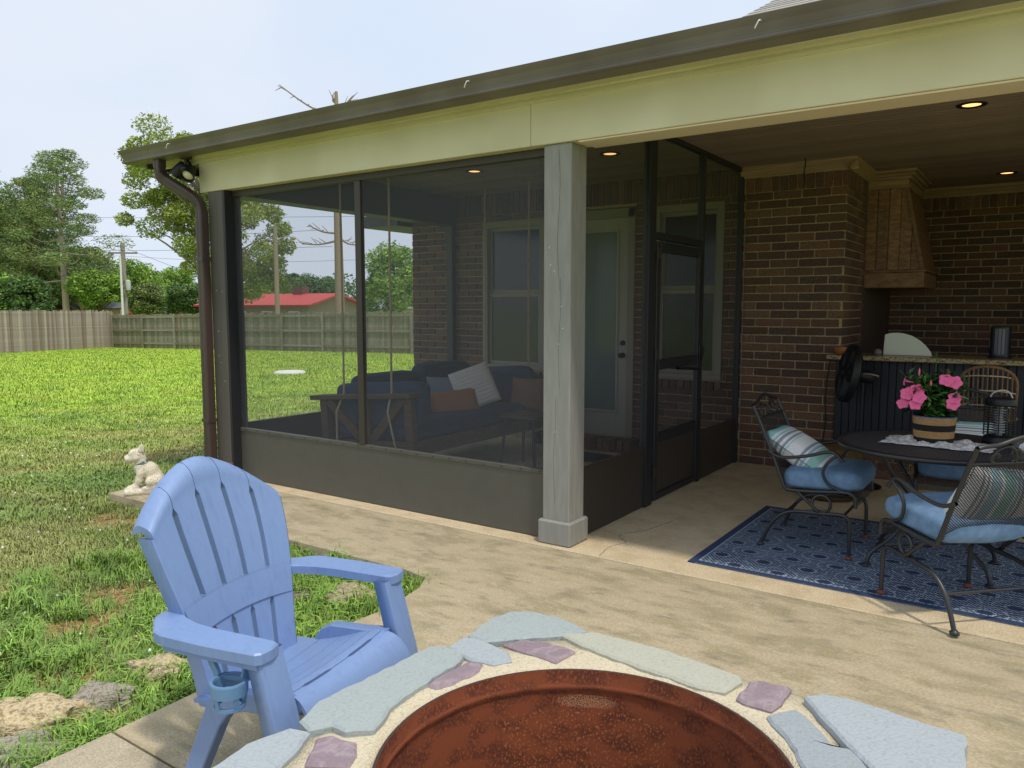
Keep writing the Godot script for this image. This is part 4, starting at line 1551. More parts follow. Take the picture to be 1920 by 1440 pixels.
	for q in [[13.2, -1.0, 3.3, 2.0], [13.6, 1.0, 1.1, 1.0], [14.2, -0.3, 0.6, 0.4], [6.6, -1.0, 1.8, 0.5], [6.2, -1.0, 2.2, -0.2], [6.4, 1.0, 1.2, -0.5]]:
		m = MB.new()
		var p0 := V(0.05, q[0], 0)
		var p2: Vector3 = p0 + side * q[1] * q[2] + V(0, q[3], 0)
		var pm: Vector3 = p0.lerp(p2, 0.5) + V(0, -0.15, 0.1)
		m.tube(curve([p0, pm, p2], 5), 0.075, 6, false, 0.03)
		for z in 6:
			var st := p0.lerp(p2, 0.35 + z * 0.12) + V(0, -0.06, 0.05)
			m.tube([st, st + side * q[1] * rr(0.1, 0.5) + V(rr(-0.2, 0.2), rr(-0.2, 0.6), rr(-0.2, 0.2))], 0.028, 5, false, 0.012)
		obj("branch", m, mat(C(142, 128, 114), 0.95), t)

func rust_image() -> ImageTexture:
	var w := 2048
	var h := 320
	var a := FastNoiseLite.new()
	a.seed = 80
	a.frequency = 0.018
	a.fractal_octaves = 6
	var b := FastNoiseLite.new()
	b.seed = 81
	b.frequency = 0.09
	b.fractal_octaves = 3
	var im := Image.create(w, h, false, Image.FORMAT_RGB8)
	for y in h:
		var f := float(y) / h
		for x in w:
			var n := a.get_noise_2d(x * 0.6, y * 0.9) * 0.5 + 0.5
			var s := b.get_noise_2d(x * 1.6, y * 1.1) * 0.5 + 0.5
			var g := b.get_noise_2d(x * 4.0 + 900.0, y * 4.0) * 0.5 + 0.5
			var c := C(142, 78, 52).lerp(C(104, 60, 46), smoothstep(0.35, 0.7, n))
			c = c.lerp(C(196, 106, 58), smoothstep(0.5, 0.8, s) * smoothstep(0.3, 0.6, n) * 0.7)
			c = c.lerp(C(92, 54, 42), smoothstep(0.55, 0.85, g) * 0.6)
			# pale flaked scale below the rim of the far side
			var u := float(x) / w
			var band := exp(-pow((f - 0.64) / 0.05, 2.0)) * exp(-pow((u - 0.327) / 0.032, 2.0))
			if band * smoothstep(0.38, 0.66, g) > 0.38:
				c = c.lerp(C(206, 172, 132), 0.7)
			if s > 0.66 and g > 0.52 and f < 0.58 and absf(u - 0.33) < 0.08:
				c = c.lerp(C(204, 138, 88), 0.7)
			c = c * (0.80 + 0.40 * g)
			c = c.lerp(C(168, 96, 60), smoothstep(0.66, 0.8, g) * 0.5)
			im.set_pixel(x, y, c)
	return ImageTexture.create_from_image(im)

func jag(poly: PackedVector2Array, amp: float, step: float) -> PackedVector2Array:
	var out := PackedVector2Array()
	for k in poly.size():
		var a := poly[k]
		var b := poly[(k + 1) % poly.size()]
		out.append(a)
		var n := int(a.distance_to(b) / step)
		var nn := (b - a).normalized().orthogonal()
		for q in range(1, n):
			out.append(a.lerp(b, float(q) / n) + nn * rr(-amp, amp))
	return out

func build_firepit() -> void:
	var y := 0.4
	var t := thing("fire_pit", "round stone fire pit with a rusty steel ring and a flagstone cap", "fire pit", V(-0.857, 0, -1.541))
	var slate := noise_tex(0.03, 6, [C(238, 238, 237), C(255, 255, 255), C(250, 250, 250), C(238, 237, 234)], [0.15, 0.45, 0.65, 0.9], 512, 84)
	var rel := height_tex(0.05, 6, 512, 85)
	var tones := {"g": C(160, 169, 168), "b": C(164, 172, 176), "p": C(156, 140, 146), "t": C(178, 178, 162), "s": C(152, 160, 164)}
	var mats := {}
	for k in tones:
		mats[k] = relief(tri_tex(mat(tones[k], 0.85), slate, V(2.5, 2.5, 2.5)), rel, 0.22)
	var veins := noise_tex(0.006, 5, [C(226, 222, 224), C(250, 248, 248), Color(1.25, 1.23, 1.22), C(246, 243, 243), C(228, 224, 226)], [0.3, 0.45, 0.5, 0.54, 0.75], 512, 91)
	mats["p"] = relief(tri_tex(mat(tones["p"], 0.85), veins, V(2.5, 2.5, 2.5)), rel, 0.3)
	# cap stones: outline around the middle of the pit, thickness, height, tone
	var stones := [
		[[V(-0.71, 0.25, 0), V(-0.745, 0.16, 0), V(-0.73, -0.05, 0), V(-0.72, -0.28, 0), V(-0.68, -0.305, 0), V(-0.605, -0.30, 0), V(-0.59, -0.26, 0), V(-0.585, -0.07, 0), V(-0.57, 0.07, 0), V(-0.53, 0.17, 0), V(-0.58, 0.215, 0), V(-0.63, 0.215, 0), V(-0.66, 0.265, 0)], 0.055, 0.015, "g"],
		[[V(-0.68, -0.33, 0), V(-0.69, -0.42, 0), V(-0.64, -0.43, 0), V(-0.51, -0.41, 0), V(-0.47, -0.37, 0), V(-0.5, -0.325, 0), V(-0.57, -0.31, 0)], 0.04, 0.004, "b"],
		[[V(-0.68, -0.44, 0), V(-0.70, -0.60, 0), V(-0.68, -0.68, 0), V(-0.62, -0.72, 0), V(-0.49, -0.73, 0), V(-0.38, -0.69, 0), V(-0.46, -0.59, 0), V(-0.52, -0.53, 0), V(-0.61, -0.44, 0)], 0.045, 0.008, "g"],
		[[V(-0.55, -0.46, 0), V(-0.52, -0.51, 0), V(-0.45, -0.54, 0), V(-0.34, -0.54, 0), V(-0.35, -0.45, 0)], 0.03, 0.003, "p"],
		[[V(-0.575, -0.11, 0), V(-0.58, -0.18, 0), V(-0.57, -0.28, 0), V(-0.53, -0.30, 0), V(-0.51, -0.26, 0), V(-0.525, -0.16, 0), V(-0.55, -0.11, 0)], 0.03, 0.002, "p"],
		[[V(-0.42, -0.62, 0), V(-0.35, -0.69, 0), V(-0.1, -0.70, 0), V(0.05, -0.68, 0), V(0.16, -0.66, 0), V(0.17, -0.64, 0), V(0.15, -0.555, 0), V(0.09, -0.54, 0), V(-0.11, -0.555, 0), V(-0.27, -0.58, 0)], 0.045, 0.008, "t"],
		[[V(0.20, -0.54, 0), V(0.20, -0.65, 0), V(0.22, -0.67, 0), V(0.30, -0.68, 0), V(0.30, -0.58, 0), V(0.29, -0.53, 0), V(0.22, -0.53, 0)], 0.03, 0.006, "p"],
		[[V(0.30, -0.49, 0), V(0.35, -0.56, 0), V(0.40, -0.52, 0), V(0.47, -0.43, 0), V(0.51, -0.44, 0), V(0.56, -0.38, 0), V(0.45, -0.29, 0), V(0.385, -0.39, 0)], 0.04, 0.006, "s"],
		[[V(0.36, -0.64, 0), V(0.40, -0.68, 0), V(0.46, -0.69, 0), V(0.74, -0.66, 0), V(0.75, -0.51, 0), V(0.63, -0.34, 0), V(0.57, -0.39, 0), V(0.48, -0.49, 0), V(0.42, -0.56, 0)], 0.05, 0.014, "b"],
		[[V(-0.72, 0.55, 0), V(-0.74, 0.40, 0), V(-0.71, 0.29, 0), V(-0.66, 0.275, 0), V(-0.60, 0.42, 0)], 0.045, 0.008, "b"],
		[[V(-0.56, 0.36, 0), V(-0.62, 0.275, 0), V(-0.60, 0.245, 0), V(-0.53, 0.235, 0), V(-0.495, 0.27, 0), V(-0.475, 0.31, 0)], 0.03, 0.003, "p"],
		[[V(0.60, -0.30, 0), V(0.78, -0.28, 0), V(0.80, -0.02, 0), V(0.57, -0.02, 0), V(0.54, -0.2, 0)], 0.045, 0.008, "g"],
		[[V(0.57, 0.03, 0), V(0.80, 0.02, 0), V(0.74, 0.34, 0), V(0.52, 0.24, 0)], 0.045, 0.008, "t"],
		[[V(0.5, 0.29, 0), V(0.7, 0.40, 0), V(0.5, 0.64, 0), V(0.36, 0.45, 0)], 0.045, 0.008, "b"],
		[[V(0.3, 0.49, 0), V(0.42, 0.68, 0), V(0.1, 0.80, 0), V(0.05, 0.57, 0)], 0.045, 0.008, "g"],
		[[V(0.0, 0.57, 0), V(0.03, 0.80, 0), V(-0.3, 0.77, 0), V(-0.24, 0.53, 0)], 0.045, 0.008, "s"],
		[[V(-0.3, 0.51, 0), V(-0.37, 0.75, 0), V(-0.62, 0.62, 0), V(-0.46, 0.38, 0)], 0.045, 0.008, "t"]]
	for s in stones:
		var p := PackedVector2Array()
		for q in s[0]:
			p.append(Vector2(q.x, q.y))
		var m := MB.new()
		p = Geometry2D.offset_polygon(p, 0.007)[0]
		m.prism(jag(p, 0.005, 0.03), y - s[1], y + s[2], 0.007)
		obj("cap_stone", m, mats[s[3]], t)
	# mortar bed with an uneven surface
	var rows := []
	for k in 6:
		var row := PackedVector3Array()
		for q in 90:
			var a := -TAU * q / 90
			var ro := 0.70 + 0.045 * sin(a * 5.0 + 1.0) + 0.02 * sin(a * 11.0)
			var rad: float = [0.506, 0.512, 0.575, 0.64, ro, ro - 0.015][k]
			var yy: float = [y - 0.06, y - 0.004, y - 0.006, y - 0.008, y - 0.012, y - 0.09][k]
			row.append(V(cos(a) * rad, yy + (patch2.get_noise_2d(cos(a) * rad * 9.0, sin(a) * rad * 9.0) * 0.007 if k in [1, 2, 3, 4] else 0.0), sin(a) * rad))
		rows.append(row)
	rows.reverse()
	var mm := MB.new()
	mm.grid(rows, true)
	var mort := relief(tri_tex(mat(C(206, 196, 172), 0.95), noise_tex(0.05, 4, [C(228, 222, 212), C(255, 255, 255), C(244, 236, 220)], [0.2, 0.55, 0.85], 512, 86), V(2.2, 2.2, 2.2)), M.fine, 0.3)
	obj("mortar", mm, mort, t)
	# stone wall under the cap
	var core := MB.new()
	core.lathe([Vector2(0.60, 0.0), Vector2(0.60, y - 0.05)], 40)
	obj("wall_core", core, mort, t)
	for c in 3:
		var a := 0.15 * c
		while a < TAU + 0.15 * c - 0.1:
			var w := minf(rr(0.24, 0.42), TAU + 0.15 * c - a)
			var p := PackedVector2Array()
			for q in 5:
				var g := a + 0.02 + (w - 0.04) * q / 4.0
				p.append(Vector2(cos(g), sin(g)) * (0.645 + rr(-0.008, 0.008)))
			for q in 5:
				var g := a + 0.02 + (w - 0.04) * (4 - q) / 4.0
				p.append(Vector2(cos(g), sin(g)) * 0.59)
			var m := MB.new()
			m.prism(p, 0.006 + c * 0.112, 0.105 + c * 0.112, 0.008)
			obj("wall_stone", m, mats[["g", "t", "s", "p"][rng.randi() % 4]], t)
			a += w
	var rm := mat(Color.WHITE, 0.85)
	rm.albedo_texture = rust_image()
	rm.metallic_specular = 0.3
	var ring := MB.new()
	var inner := []
	for q in 10:
		inner.append(Vector2(0.497, 0.012 + 0.0328 * q))
	inner.append_array([Vector2(0.497, 0.34), Vector2(0.490, 0.348), Vector2(0.490, 0.36), Vector2(0.496, 0.366), Vector2(0.496, y + 0.006)])
	ring.lathe(inner, 96)
	# inside faces look to the middle
	for k in range(0, ring.i.size(), 3):
		var q := ring.i[k]
		ring.i[k] = ring.i[k + 1]
		ring.i[k + 1] = q
	for k in ring.n.size():
		ring.n[k] = -ring.n[k]
	var ro := obj("steel_ring", ring, rm, t)
	var rim := MB.new()
	rim.lathe([Vector2(0.504, 0.30), Vector2(0.504, y + 0.006), Vector2(0.5, y + 0.008), Vector2(0.496, y + 0.006)], 96)
	obj("rim", rim, mat(C(64, 44, 38), 0.8), ro)
	var ash := MB.new()
	ash.lathe([Vector2(0.498, 0.014), Vector2(0.3, 0.03), Vector2(0.0, 0.022)], 40)
	obj("ash_bed", ash, relief(tri_tex(mat(C(120, 112, 106), 0.95), noise_tex(0.05, 4, [C(120, 116, 112), C(255, 255, 255)], [0.3, 0.8], 256, 89), V(3, 3, 3)), M.grain, 1.5), t)

# outline of the chair back: half width at a height
func back_half(y: float) -> float:
	return 0.200 + 0.088 * smoothstep(0.25, 0.86, y)

func back_u(y: float) -> float:
	# a soft recline that eases upright towards the top
	var f := (y - 0.28) / 0.62
	return -0.375 - 0.165 * f + 0.02 * sin(f * PI)

func build_adirondack() -> void:
	var t := thing("garden_chair", "light blue plastic adirondack chair with a cup holder, beside the fire pit", "chair", V(-1.78, 0, -1.642), 0.1985)
	var blue := relief(tri_tex(mat(C(124, 149, 193), 0.4), noise_tex(0.02, 5, [C(243, 244, 245), C(255, 255, 255), C(250, 250, 250)], [0.2, 0.5, 0.8], 512, 90), V(1, 1, 1)), M.wood_tex, 0.08)
	blue.uv1_scale = V(2.0, 0.6, 2.0)
	M.chair_blue = blue
	# five slats of the fanned back
	for k in 5:
		var s0 := -1.0 + 0.4 * k
		var s1 := s0 + 0.4
		var fr := []
		var bk := []
		for q in 46:
			var f := q / 45.0
			var front := PackedVector3Array()
			var back := PackedVector3Array()
			for e in 7:
				var s := lerpf(s0, s1, e / 6.0)
				# the slats end on an arch and bend back along it
				var ytop := 0.992 - 0.158 * pow(absf(s), 1.7)
				var yc := ytop - 0.080 * (1.0 - 0.55 * absf(s))
				var y: float
				var u: float
				var nu := Vector2(0.98, 0.18)
				if f < 0.72:
					y = lerpf(0.27, yc, f / 0.72)
					u = back_u(y)
				elif f < 0.93:
					var g := (f - 0.72) / 0.21
					y = lerpf(yc, ytop, g) + 0.006 * sin(g * PI)
					u = back_u(yc) - 0.036 * g * g - 0.008 * g
					nu = Vector2(0.98, 0.2 + 0.5 * g).normalized()
				else:
					var g := (f - 0.93) / 0.07
					y = ytop + 0.005 * sin(g * PI) - 0.012 * g * g
					u = back_u(yc) - 0.044 - 0.04 * g
					nu = Vector2(0.3, 1.0).normalized()
				var hw := back_half(minf(y, 0.84))
				var open := (y > 0.30 and y < 0.478) or (y > 0.572 and f < 0.71)
				var gap := 0.0105 if open else 0.0014
				if f > 0.95:
					gap = 0.006
				var w := s * hw
				if e == 0 and k > 0:
					w += gap
				if e == 6 and k < 4:
					w -= gap
				var dish := 0.022 * s * s
				front.append(V(u + dish, y, w))
				back.append(V(u + dish - nu.x * 0.026, y - nu.y * 0.026, w))
			fr.append(front)
			bk.append(back)
		var m := MB.new()
		m.slab(fr, bk, true)
		obj("back_slat", m, blue, t)
	# band across the slats and the turned-back rims
	var m := MB.new()
	var rows := []
	for q in 9:
		var y := 0.478 + 0.095 * q / 8.0
		var row := PackedVector3Array()
		for e in 25:
			var s := -1.0 + e / 12.0
			row.append(V(back_u(y) + 0.022 * s * s + 0.003, y + 0.014 * (1.0 - s * s), s * back_half(y)))
		rows.append(row)
	m.grid(rows, false, false, true)
	obj("back_band", m, blue, t)
	for s in [-1.0, 1.0]:
		m = MB.new()
		rows = []
		for q in 20:
			var y := 0.25 + 0.55 * q / 19.0
			var hw: float = back_half(y) + 0.002
			var u := back_u(y) + 0.02
			var row := PackedVector3Array()
			for p in [Vector2(0.0, -0.006), Vector2(0.003, 0.0), Vector2(0.0, 0.007), Vector2(-0.055, 0.007), Vector2(-0.055, -0.001), Vector2(-0.012, -0.006)]:
				row.append(V(u + p.x, y, (hw + p.y) * s))
			rows.append(row)
		m.grid(rows, true, false, s < 0)
		obj("back_rim", m, blue, t)
	# arms
	for s in [-1.0, 1.0]:
		m = MB.new()
		var p := PackedVector2Array()
		for q in [Vector2(-0.475, 0.305), Vector2(-0.49, 0.25), Vector2(-0.47, 0.222), Vector2(-0.43, 0.238), Vector2(-0.38, 0.262), Vector2(-0.32, 0.280), Vector2(-0.24, 0.288), Vector2(-0.03, 0.288), Vector2(-0.008, 0.296), Vector2(0.0, 0.33), Vector2(-0.004, 0.37), Vector2(-0.018, 0.383), Vector2(-0.20, 0.392), Vector2(-0.36, 0.388), Vector2(-0.40, 0.375)]:
			p.append(Vector2(q.x, q.y * s))
		m.prism(p, 0.530, 0.563, 0.005)
		# skirt under the outer edge
		m.bar(V(-0.36, 0.520, 0.374 * s), V(-0.02, 0.520, 0.370 * s), 0.007, 0.020)
		obj("arm", m, blue, t)
		# front leg: a channel leaning forward
		m = MB.new()
		rows = []
		for q in 8:
			var f := q / 7.0
			var y := 0.545 * (1.0 - f)
			var u1 := -0.015 + 0.145 * f
			var u0 := u1 - 0.050 - 0.010 * f
			var z0 := 0.268
			var z1 := 0.368
			var row := PackedVector3Array()
			for c in [V(u0, y, z0), V(u1 - 0.006, y, z0), V(u1, y, z0 + 0.006), V(u1, y, z1 - 0.008), V(u1 - 0.01, y, z1), V(u0, y, z1)]:
				row.append(V(c.x, c.y, c.z * s))
			rows.append(row)
		m.grid(rows, true, false, s > 0)
		obj("front_leg", m, blue, t)
		# seat rail running into the splayed rear leg
		m = MB.new()
		m.xf = Transform3D(Basis(Vector3.RIGHT, -PI / 2), V(0, 0, 0))
		var side := PackedVector2Array()
		for c in [Vector2(0.0, 0.385), Vector2(0.0, 0.335), Vector2(-0.16, 0.318), Vector2(-0.215, 0.300), Vector2(-0.25, 0.255), Vector2(-0.375, 0.0), Vector2(-0.435, 0.0), Vector2(-0.30, 0.315), Vector2(-0.275, 0.348), Vector2(-0.235, 0.368), Vector2(-0.1, 0.375)]:
			side.append(Vector2(c.x, -c.y))
		m.xf = Transform3D(Basis(Vector3(1, 0, 0), Vector3(0, 0, 1), Vector3(0, -1, 0)), Vector3.ZERO)
		m.prism(side, 0.262 * s - 0.022, 0.262 * s + 0.022, 0.004)
		obj("rear_leg", m, blue, t)
	# seat of curved slats, rolled down at the front
	var prof := curve([V(-0.385, 0.285, 0), V(-0.30, 0.292, 0), V(-0.19, 0.322, 0), V(-0.09, 0.358, 0), V(-0.03, 0.372, 0), V(0.022, 0.364, 0), V(0.06, 0.332, 0), V(0.085, 0.288, 0), V(0.098, 0.24, 0)], 10)
	var cuts := [0, 12, 20, 27, 34, 42, 80]
	for k in 6:
		m = MB.new()
		var fr := []
		var bk := []
		for q in range(cuts[k], cuts[k + 1] + 1):
			var d: Vector3 = ((prof[mini(q + 1, 80)] as Vector3) - (prof[maxi(q - 1, 0)] as Vector3)).normalized()
			var nn := V(-d.y, d.x, 0)
			var hw := 0.25 + 0.02 * clampf((prof[q] as Vector3).x / 0.1, 0.0, 1.0)
			var front := PackedVector3Array()
			var back := PackedVector3Array()
			for e in 25:
				var s := -1.0 + e / 12.0
				var p: Vector3 = prof[q]
				var slot := k >= 4 and (absf(s + 0.46) < 0.26 or absf(s - 0.46) < 0.26)
				if q == cuts[k] and k > 0:
					p += d * (0.006 if slot and k == 5 else 0.0016)
				if q == cuts[k + 1] and k < 5:
					p -= d * (0.006 if slot and k == 4 else 0.0016)
				front.append(p + V(0, 0.012 * s * s, s * hw))
				back.append(p - nn * 0.012 + V(0, 0.012 * s * s, s * hw))
			fr.append(front)
			bk.append(back)
		m.slab(fr, bk, false)
		obj("seat_slat", m, blue, t)
	# cup holder under the near arm
	var cup := MB.new()
	var cc := V(-0.115, 0.014, 0.378)
	cup.lathe([Vector2(0.041, 0.418), Vector2(0.050, 0.418), Vector2(0.052, 0.452), Vector2(0.051, 0.456), Vector2(0.043, 0.456), Vector2(0.041, 0.45), Vector2(0.041, 0.418)], 28, cc, true)
	for k in 5:
		var a := 0.4 + TAU * k / 5
		cup.bar(cc + V(cos(a) * 0.045, 0.42, sin(a) * 0.045), cc + V(cos(a) * 0.040, 0.385, sin(a) * 0.040), 0.014, 0.006, V(cos(a), 0, sin(a)))
	cup.lathe([Vector2(0.034, 0.378), Vector2(0.043, 0.378), Vector2(0.043, 0.388), Vector2(0.034, 0.388)], 24, cc, true)
	cup.bar(V(-0.165, 0.465, 0.365), V(-0.235, 0.532, 0.34), 0.010, 0.03)
	cup.bar(V(-0.085, 0.468, 0.345), V(-0.08, 0.532, 0.325), 0.010, 0.03)
	cup.bar(V(-0.165, 0.462, 0.352), V(-0.08, 0.462, 0.335), 0.02, 0.012)
	var cm := mat(C(104, 142, 178), 0.45)
	obj("cup_holder", cup, cm, t)

func mesh_tex() -> ImageTexture:
	# expanded metal: a lattice of holes
	var s := 64
	var im := Image.create(s, s, false, Image.FORMAT_RGBA8)
	for y in s:
		for x in s:
			var u := fposmod((x + y) / 32.0, 1.0) - 0.5
			var v := fposmod((x - y) / 32.0 + 8.0, 1.0) - 0.5
			var hole := absf(u) < 0.29 and absf(v) < 0.29
			im.set_pixel(x, y, Color(1, 1, 1, 0.0 if hole else 1.0))
	return ImageTexture.create_from_image(im)

func mesh_mat(rep: float) -> StandardMaterial3D:
	var m := mat(C(40, 41, 44), 0.5)
	if not M.has("lattice"):
		M.lattice = mesh_tex()
	m.albedo_texture = M.lattice
	m.transparency = BaseMaterial3D.TRANSPARENCY_ALPHA_SCISSOR
	m.alpha_scissor_threshold = 0.5
	m.uv1_scale = V(rep, rep, 1)
	return m

# soft cushion: a rounded box of fabric
func cushion(hx: float, hy: float, hz: float, puff: float, e: float = 0.35, wrinkle: float = 0.004) -> MB:
	var m := MB.new()
	var rows := []
	var nv := 22
	var nu := 40
	for r in nv + 1:
		var ph := -PI / 2 + PI * r / nv
		var row := PackedVector3Array()
		for q in nu:
			var a := -TAU * q / nu
			var cx := signf(cos(a)) * pow(absf(cos(a)), e)
			var cz := signf(sin(a)) * pow(absf(sin(a)), e)
			var cp := pow(absf(cos(ph)), 0.24)
			var sy := signf(sin(ph)) * pow(absf(sin(ph)), 0.62)
			var p := V(cx * cp * hx, sy * hy, cz * cp * hz)
			var flat := Vector2(p.x / hx, p.z / hz)
			p.y *= 1.0 + puff * (1.0 - clampf(flat.length_squared() * 0.6, 0.0, 1.0)) - puff * 0.4
			var w := patch.get_noise_3d(p.x * 26.0 + hx * 7.0, p.y * 16.0, p.z * 26.0) * wrinkle
			row.append(p + p.normalized() * w)
		rows.append(row)
	m.grid(rows, true)
	return m

# thin square pillow with pulled corners, uv across its face
func pillow(hw: float, hh: float, d: float, turned: bool = false) -> MB:
	var m := MB.new()
	var n := 16
	for s in [1.0, -1.0]:
		var rows := []
		for r in n + 1:
			var v := -1.0 + 2.0 * r / n
			var row := PackedVector3Array()
			for q in n + 1:
				var u := -1.0 + 2.0 * q / n
				var k := pow(maxf(0.0, (1.0 - u * u) * (1.0 - v * v)), 0.42)
				var pinch := 1.0 - 0.10 * (1.0 - absf(u) * absf(v))
				var px := u * hw * (1.0 - 0.07 * (1.0 - v * v) * absf(u))
				var py := v * hh * (1.0 - 0.07 * (1.0 - u * u) * absf(v))
				var w := patch.get_noise_2d(px * 30.0 + d * 90.0, py * 30.0) * 0.005 * k
				row.append(V(px, -py, s * (d * k + w + 0.002)))
			rows.append(row)
		m.grid(rows, false, false, s > 0)
	if turned:
		for k in m.t.size():
			m.t[k] = Vector2(m.t[k].y, m.t[k].x)
	return m

func stripe_tex() -> ImageTexture:
	var w := 256
	var im := Image.create(w, 128, false, Image.FORMAT_RGB8)
	var aqua := C(158, 212, 216)
	var mint := C(156, 208, 200)
	var white := C(240, 240, 240)
	var grey := C(150, 162, 174)
	var sky := C(160, 196, 218)
	var f := FastNoiseLite.new()
	f.frequency = 0.4
	for x in w:
		var u := float(x) / w
		var c := white
		for b in [[0.0, 0.13, aqua], [0.16, 0.18, aqua], [0.20, 0.235, grey], [0.24, 0.27, white], [0.27, 0.30, grey], [0.32, 0.33, aqua], [0.48, 0.51, grey], [0.53, 0.56, sky], [0.58, 0.70, mint], [0.72, 0.735, white], [0.735, 0.84, sky], [0.86, 0.885, grey], [0.89, 0.90, white], [0.91, 0.93, grey], [0.95, 1.0, white]]:
			if u >= b[0] and u < b[1]:
				c = b[2]
		for y in 128:
			var q := 0.93 + f.get_noise_2d(x, y) * 0.12
			im.set_pixel(x, y, c * q)
	return ImageTexture.create_from_image(im)

func scroll(cen: Vector3, u: Vector3, w: Vector3, r0: float, r1: float, a0: float, a1: float, k: int = 14) -> Array:
	var out := []
	for q in k + 1:
		var f := float(q) / k
		var a := lerpf(a0, a1, f)
		out.append(cen + (u * cos(a) + w * sin(a)) * lerpf(r0, r1, f))
	return out

# wrought iron spring chair facing +x
func make_chair(label: String, at: Vector3, turn: float) -> Node3D:
	var t := thing("patio_chair", label, "chair", at, turn, "wrought iron patio chairs round the table")
	var im: Material = M.black_iron
	var hw := 0.26
	for s in [-1.0, 1.0]:
		var m := MB.new()
		var z: float = hw * s
		m.tube(curve([V(-0.282, 0.012, z), V(-0.255, 0.08, z), V(-0.215, 0.16, z), V(-0.155, 0.22, z), V(-0.08, 0.247, z), V(0.07, 0.255, z), V(0.18, 0.262, z), V(0.222, 0.245, z), V(0.234, 0.19, z), V(0.236, 0.012, z)], 5), 0.0115, 8)
		obj("base_rail", m, im, t)
		for x in [-0.284, 0.236]:
			m = MB.new()
			m.lathe([Vector2(0.0, 0.001), Vector2(0.022, 0.001), Vector2(0.022, 0.012), Vector2(0.012, 0.022), Vector2(0.0, 0.022)], 12, V(x, 0, z))
			obj("foot", m, M.rust_foot if x > 0 else im, t)
		m = MB.new()
		var loop := arc(V(0.07, 0.315, z), Vector3.RIGHT, Vector3.UP, 0.052, -1.9, 4.4, 24)
		for q in loop.size():
			loop[q] += V(0, 0, (-0.010 + 0.02 * q / loop.size()) * s)
		loop.insert(0, V(-0.02, 0.256, z))
		loop.append(V(-0.07, 0.372, z))
		m.tube(loop, 0.0095, 7)
		obj("spring", m, im, t)
		m = MB.new()
		m.tube(curve([V(-0.358, 0.88, z), V(-0.31, 0.78, z), V(-0.225, 0.58, z), V(-0.155, 0.405, z), V(-0.125, 0.378, z), V(0.0, 0.382, z), V(0.18, 0.40, z), V(0.235, 0.395, z), V(0.258, 0.37, z), V(0.262, 0.315, z)], 5), 0.0115, 8)
		obj("side_frame", m, im, t)
		m = MB.new()
		m.tube(curve([V(-0.252, 0.605, z), V(-0.172, 0.577, z * 1.06), V(-0.034, 0.598, z * 1.1), V(0.10, 0.638, z * 1.1), V(0.15, 0.628, z * 1.1), V(0.19, 0.584, z * 1.1)], 6), 0.0105, 7)
		m.tube(curve([V(0.155, 0.622, z * 1.09), V(0.115, 0.588, z * 1.08), V(0.083, 0.541, z * 1.06), V(0.078, 0.495, z * 1.05), V(0.108, 0.44, z * 1.02), V(0.187, 0.404, z)], 6), 0.0095, 7)
		obj("arm", m, im, t)
	var m := MB.new()
	m.tube([V(-0.21, 0.165, -hw), V(-0.21, 0.165, hw)], 0.008)
	m.tube([V(0.20, 0.262, -hw), V(0.20, 0.262, hw)], 0.008)
	obj("stretcher", m, im, t)
	# crest with scrolls
	m = MB.new()
	m.tube(curve([V(-0.358, 0.878, -hw), V(-0.362, 0.886, -hw * 0.86), V(-0.364, 0.893, -hw * 0.6), V(-0.368, 0.915, -hw * 0.32), V(-0.371, 0.930, 0), V(-0.368, 0.915, hw * 0.32), V(-0.364, 0.893, hw * 0.6), V(-0.362, 0.886, hw * 0.86), V(-0.358, 0.878, hw)], 5), 0.011, 8)
	m.tube([V(-0.319, 0.80, -hw), V(-0.319, 0.80, hw)], 0.008)
	obj("crest_rail", m, im, t)
	m = MB.new()
	var up := V(-0.045, 0.1, 0).normalized()
	for s in [-1.0, 1.0]:
		m.tube(scroll(V(-0.338, 0.845, 0.055 * s), V(0, 0, -s), up, 0.042, 0.012, -1.6, 3.4), 0.006, 6)
		m.tube(scroll(V(-0.335, 0.832, 0.145 * s), V(0, 0, s), up, 0.03, 0.010, -1.6, 3.6), 0.006, 6)
		m.tube(curve([V(-0.325, 0.805, 0.16 * s), V(-0.345, 0.86, 0.15 * s), V(-0.358, 0.882, 0.10 * s), V(-0.345, 0.85, 0.05 * s), V(-0.325, 0.806, 0.03 * s)], 5), 0.006, 6)
	obj("crest_scroll", m, im, t)
	# expanded metal back and seat
	m = MB.new()
	m.grid([PackedVector3Array([V(-0.32, 0.795, -hw + 0.01), V(-0.32, 0.795, hw - 0.01)]), PackedVector3Array([V(-0.228, 0.58, -hw + 0.01), V(-0.228, 0.58, hw - 0.01)]), PackedVector3Array([V(-0.148, 0.40, -hw + 0.01), V(-0.148, 0.40, hw - 0.01)])])
	obj("back_mesh", m, M.lattice_mat, t)
	m = MB.new()
	var rows := []
	for p in curve([V(-0.12, 0.379, 0), V(0.0, 0.38, 0), V(0.18, 0.398, 0), V(0.235, 0.394, 0), V(0.258, 0.37, 0), V(0.262, 0.315, 0)], 4):
		rows.append(PackedVector3Array([p + V(0, 0, -hw + 0.01), p + V(0, 0, hw - 0.01)]))
	m.grid(rows)
	obj("seat_mesh", m, M.lattice_mat2, t)
	return t

func on(o: Node3D, at: Vector3, turn: float, local: Transform3D) -> Node3D:
	o.transform = Transform3D(Basis(Vector3.UP, turn), at) * local
	return o

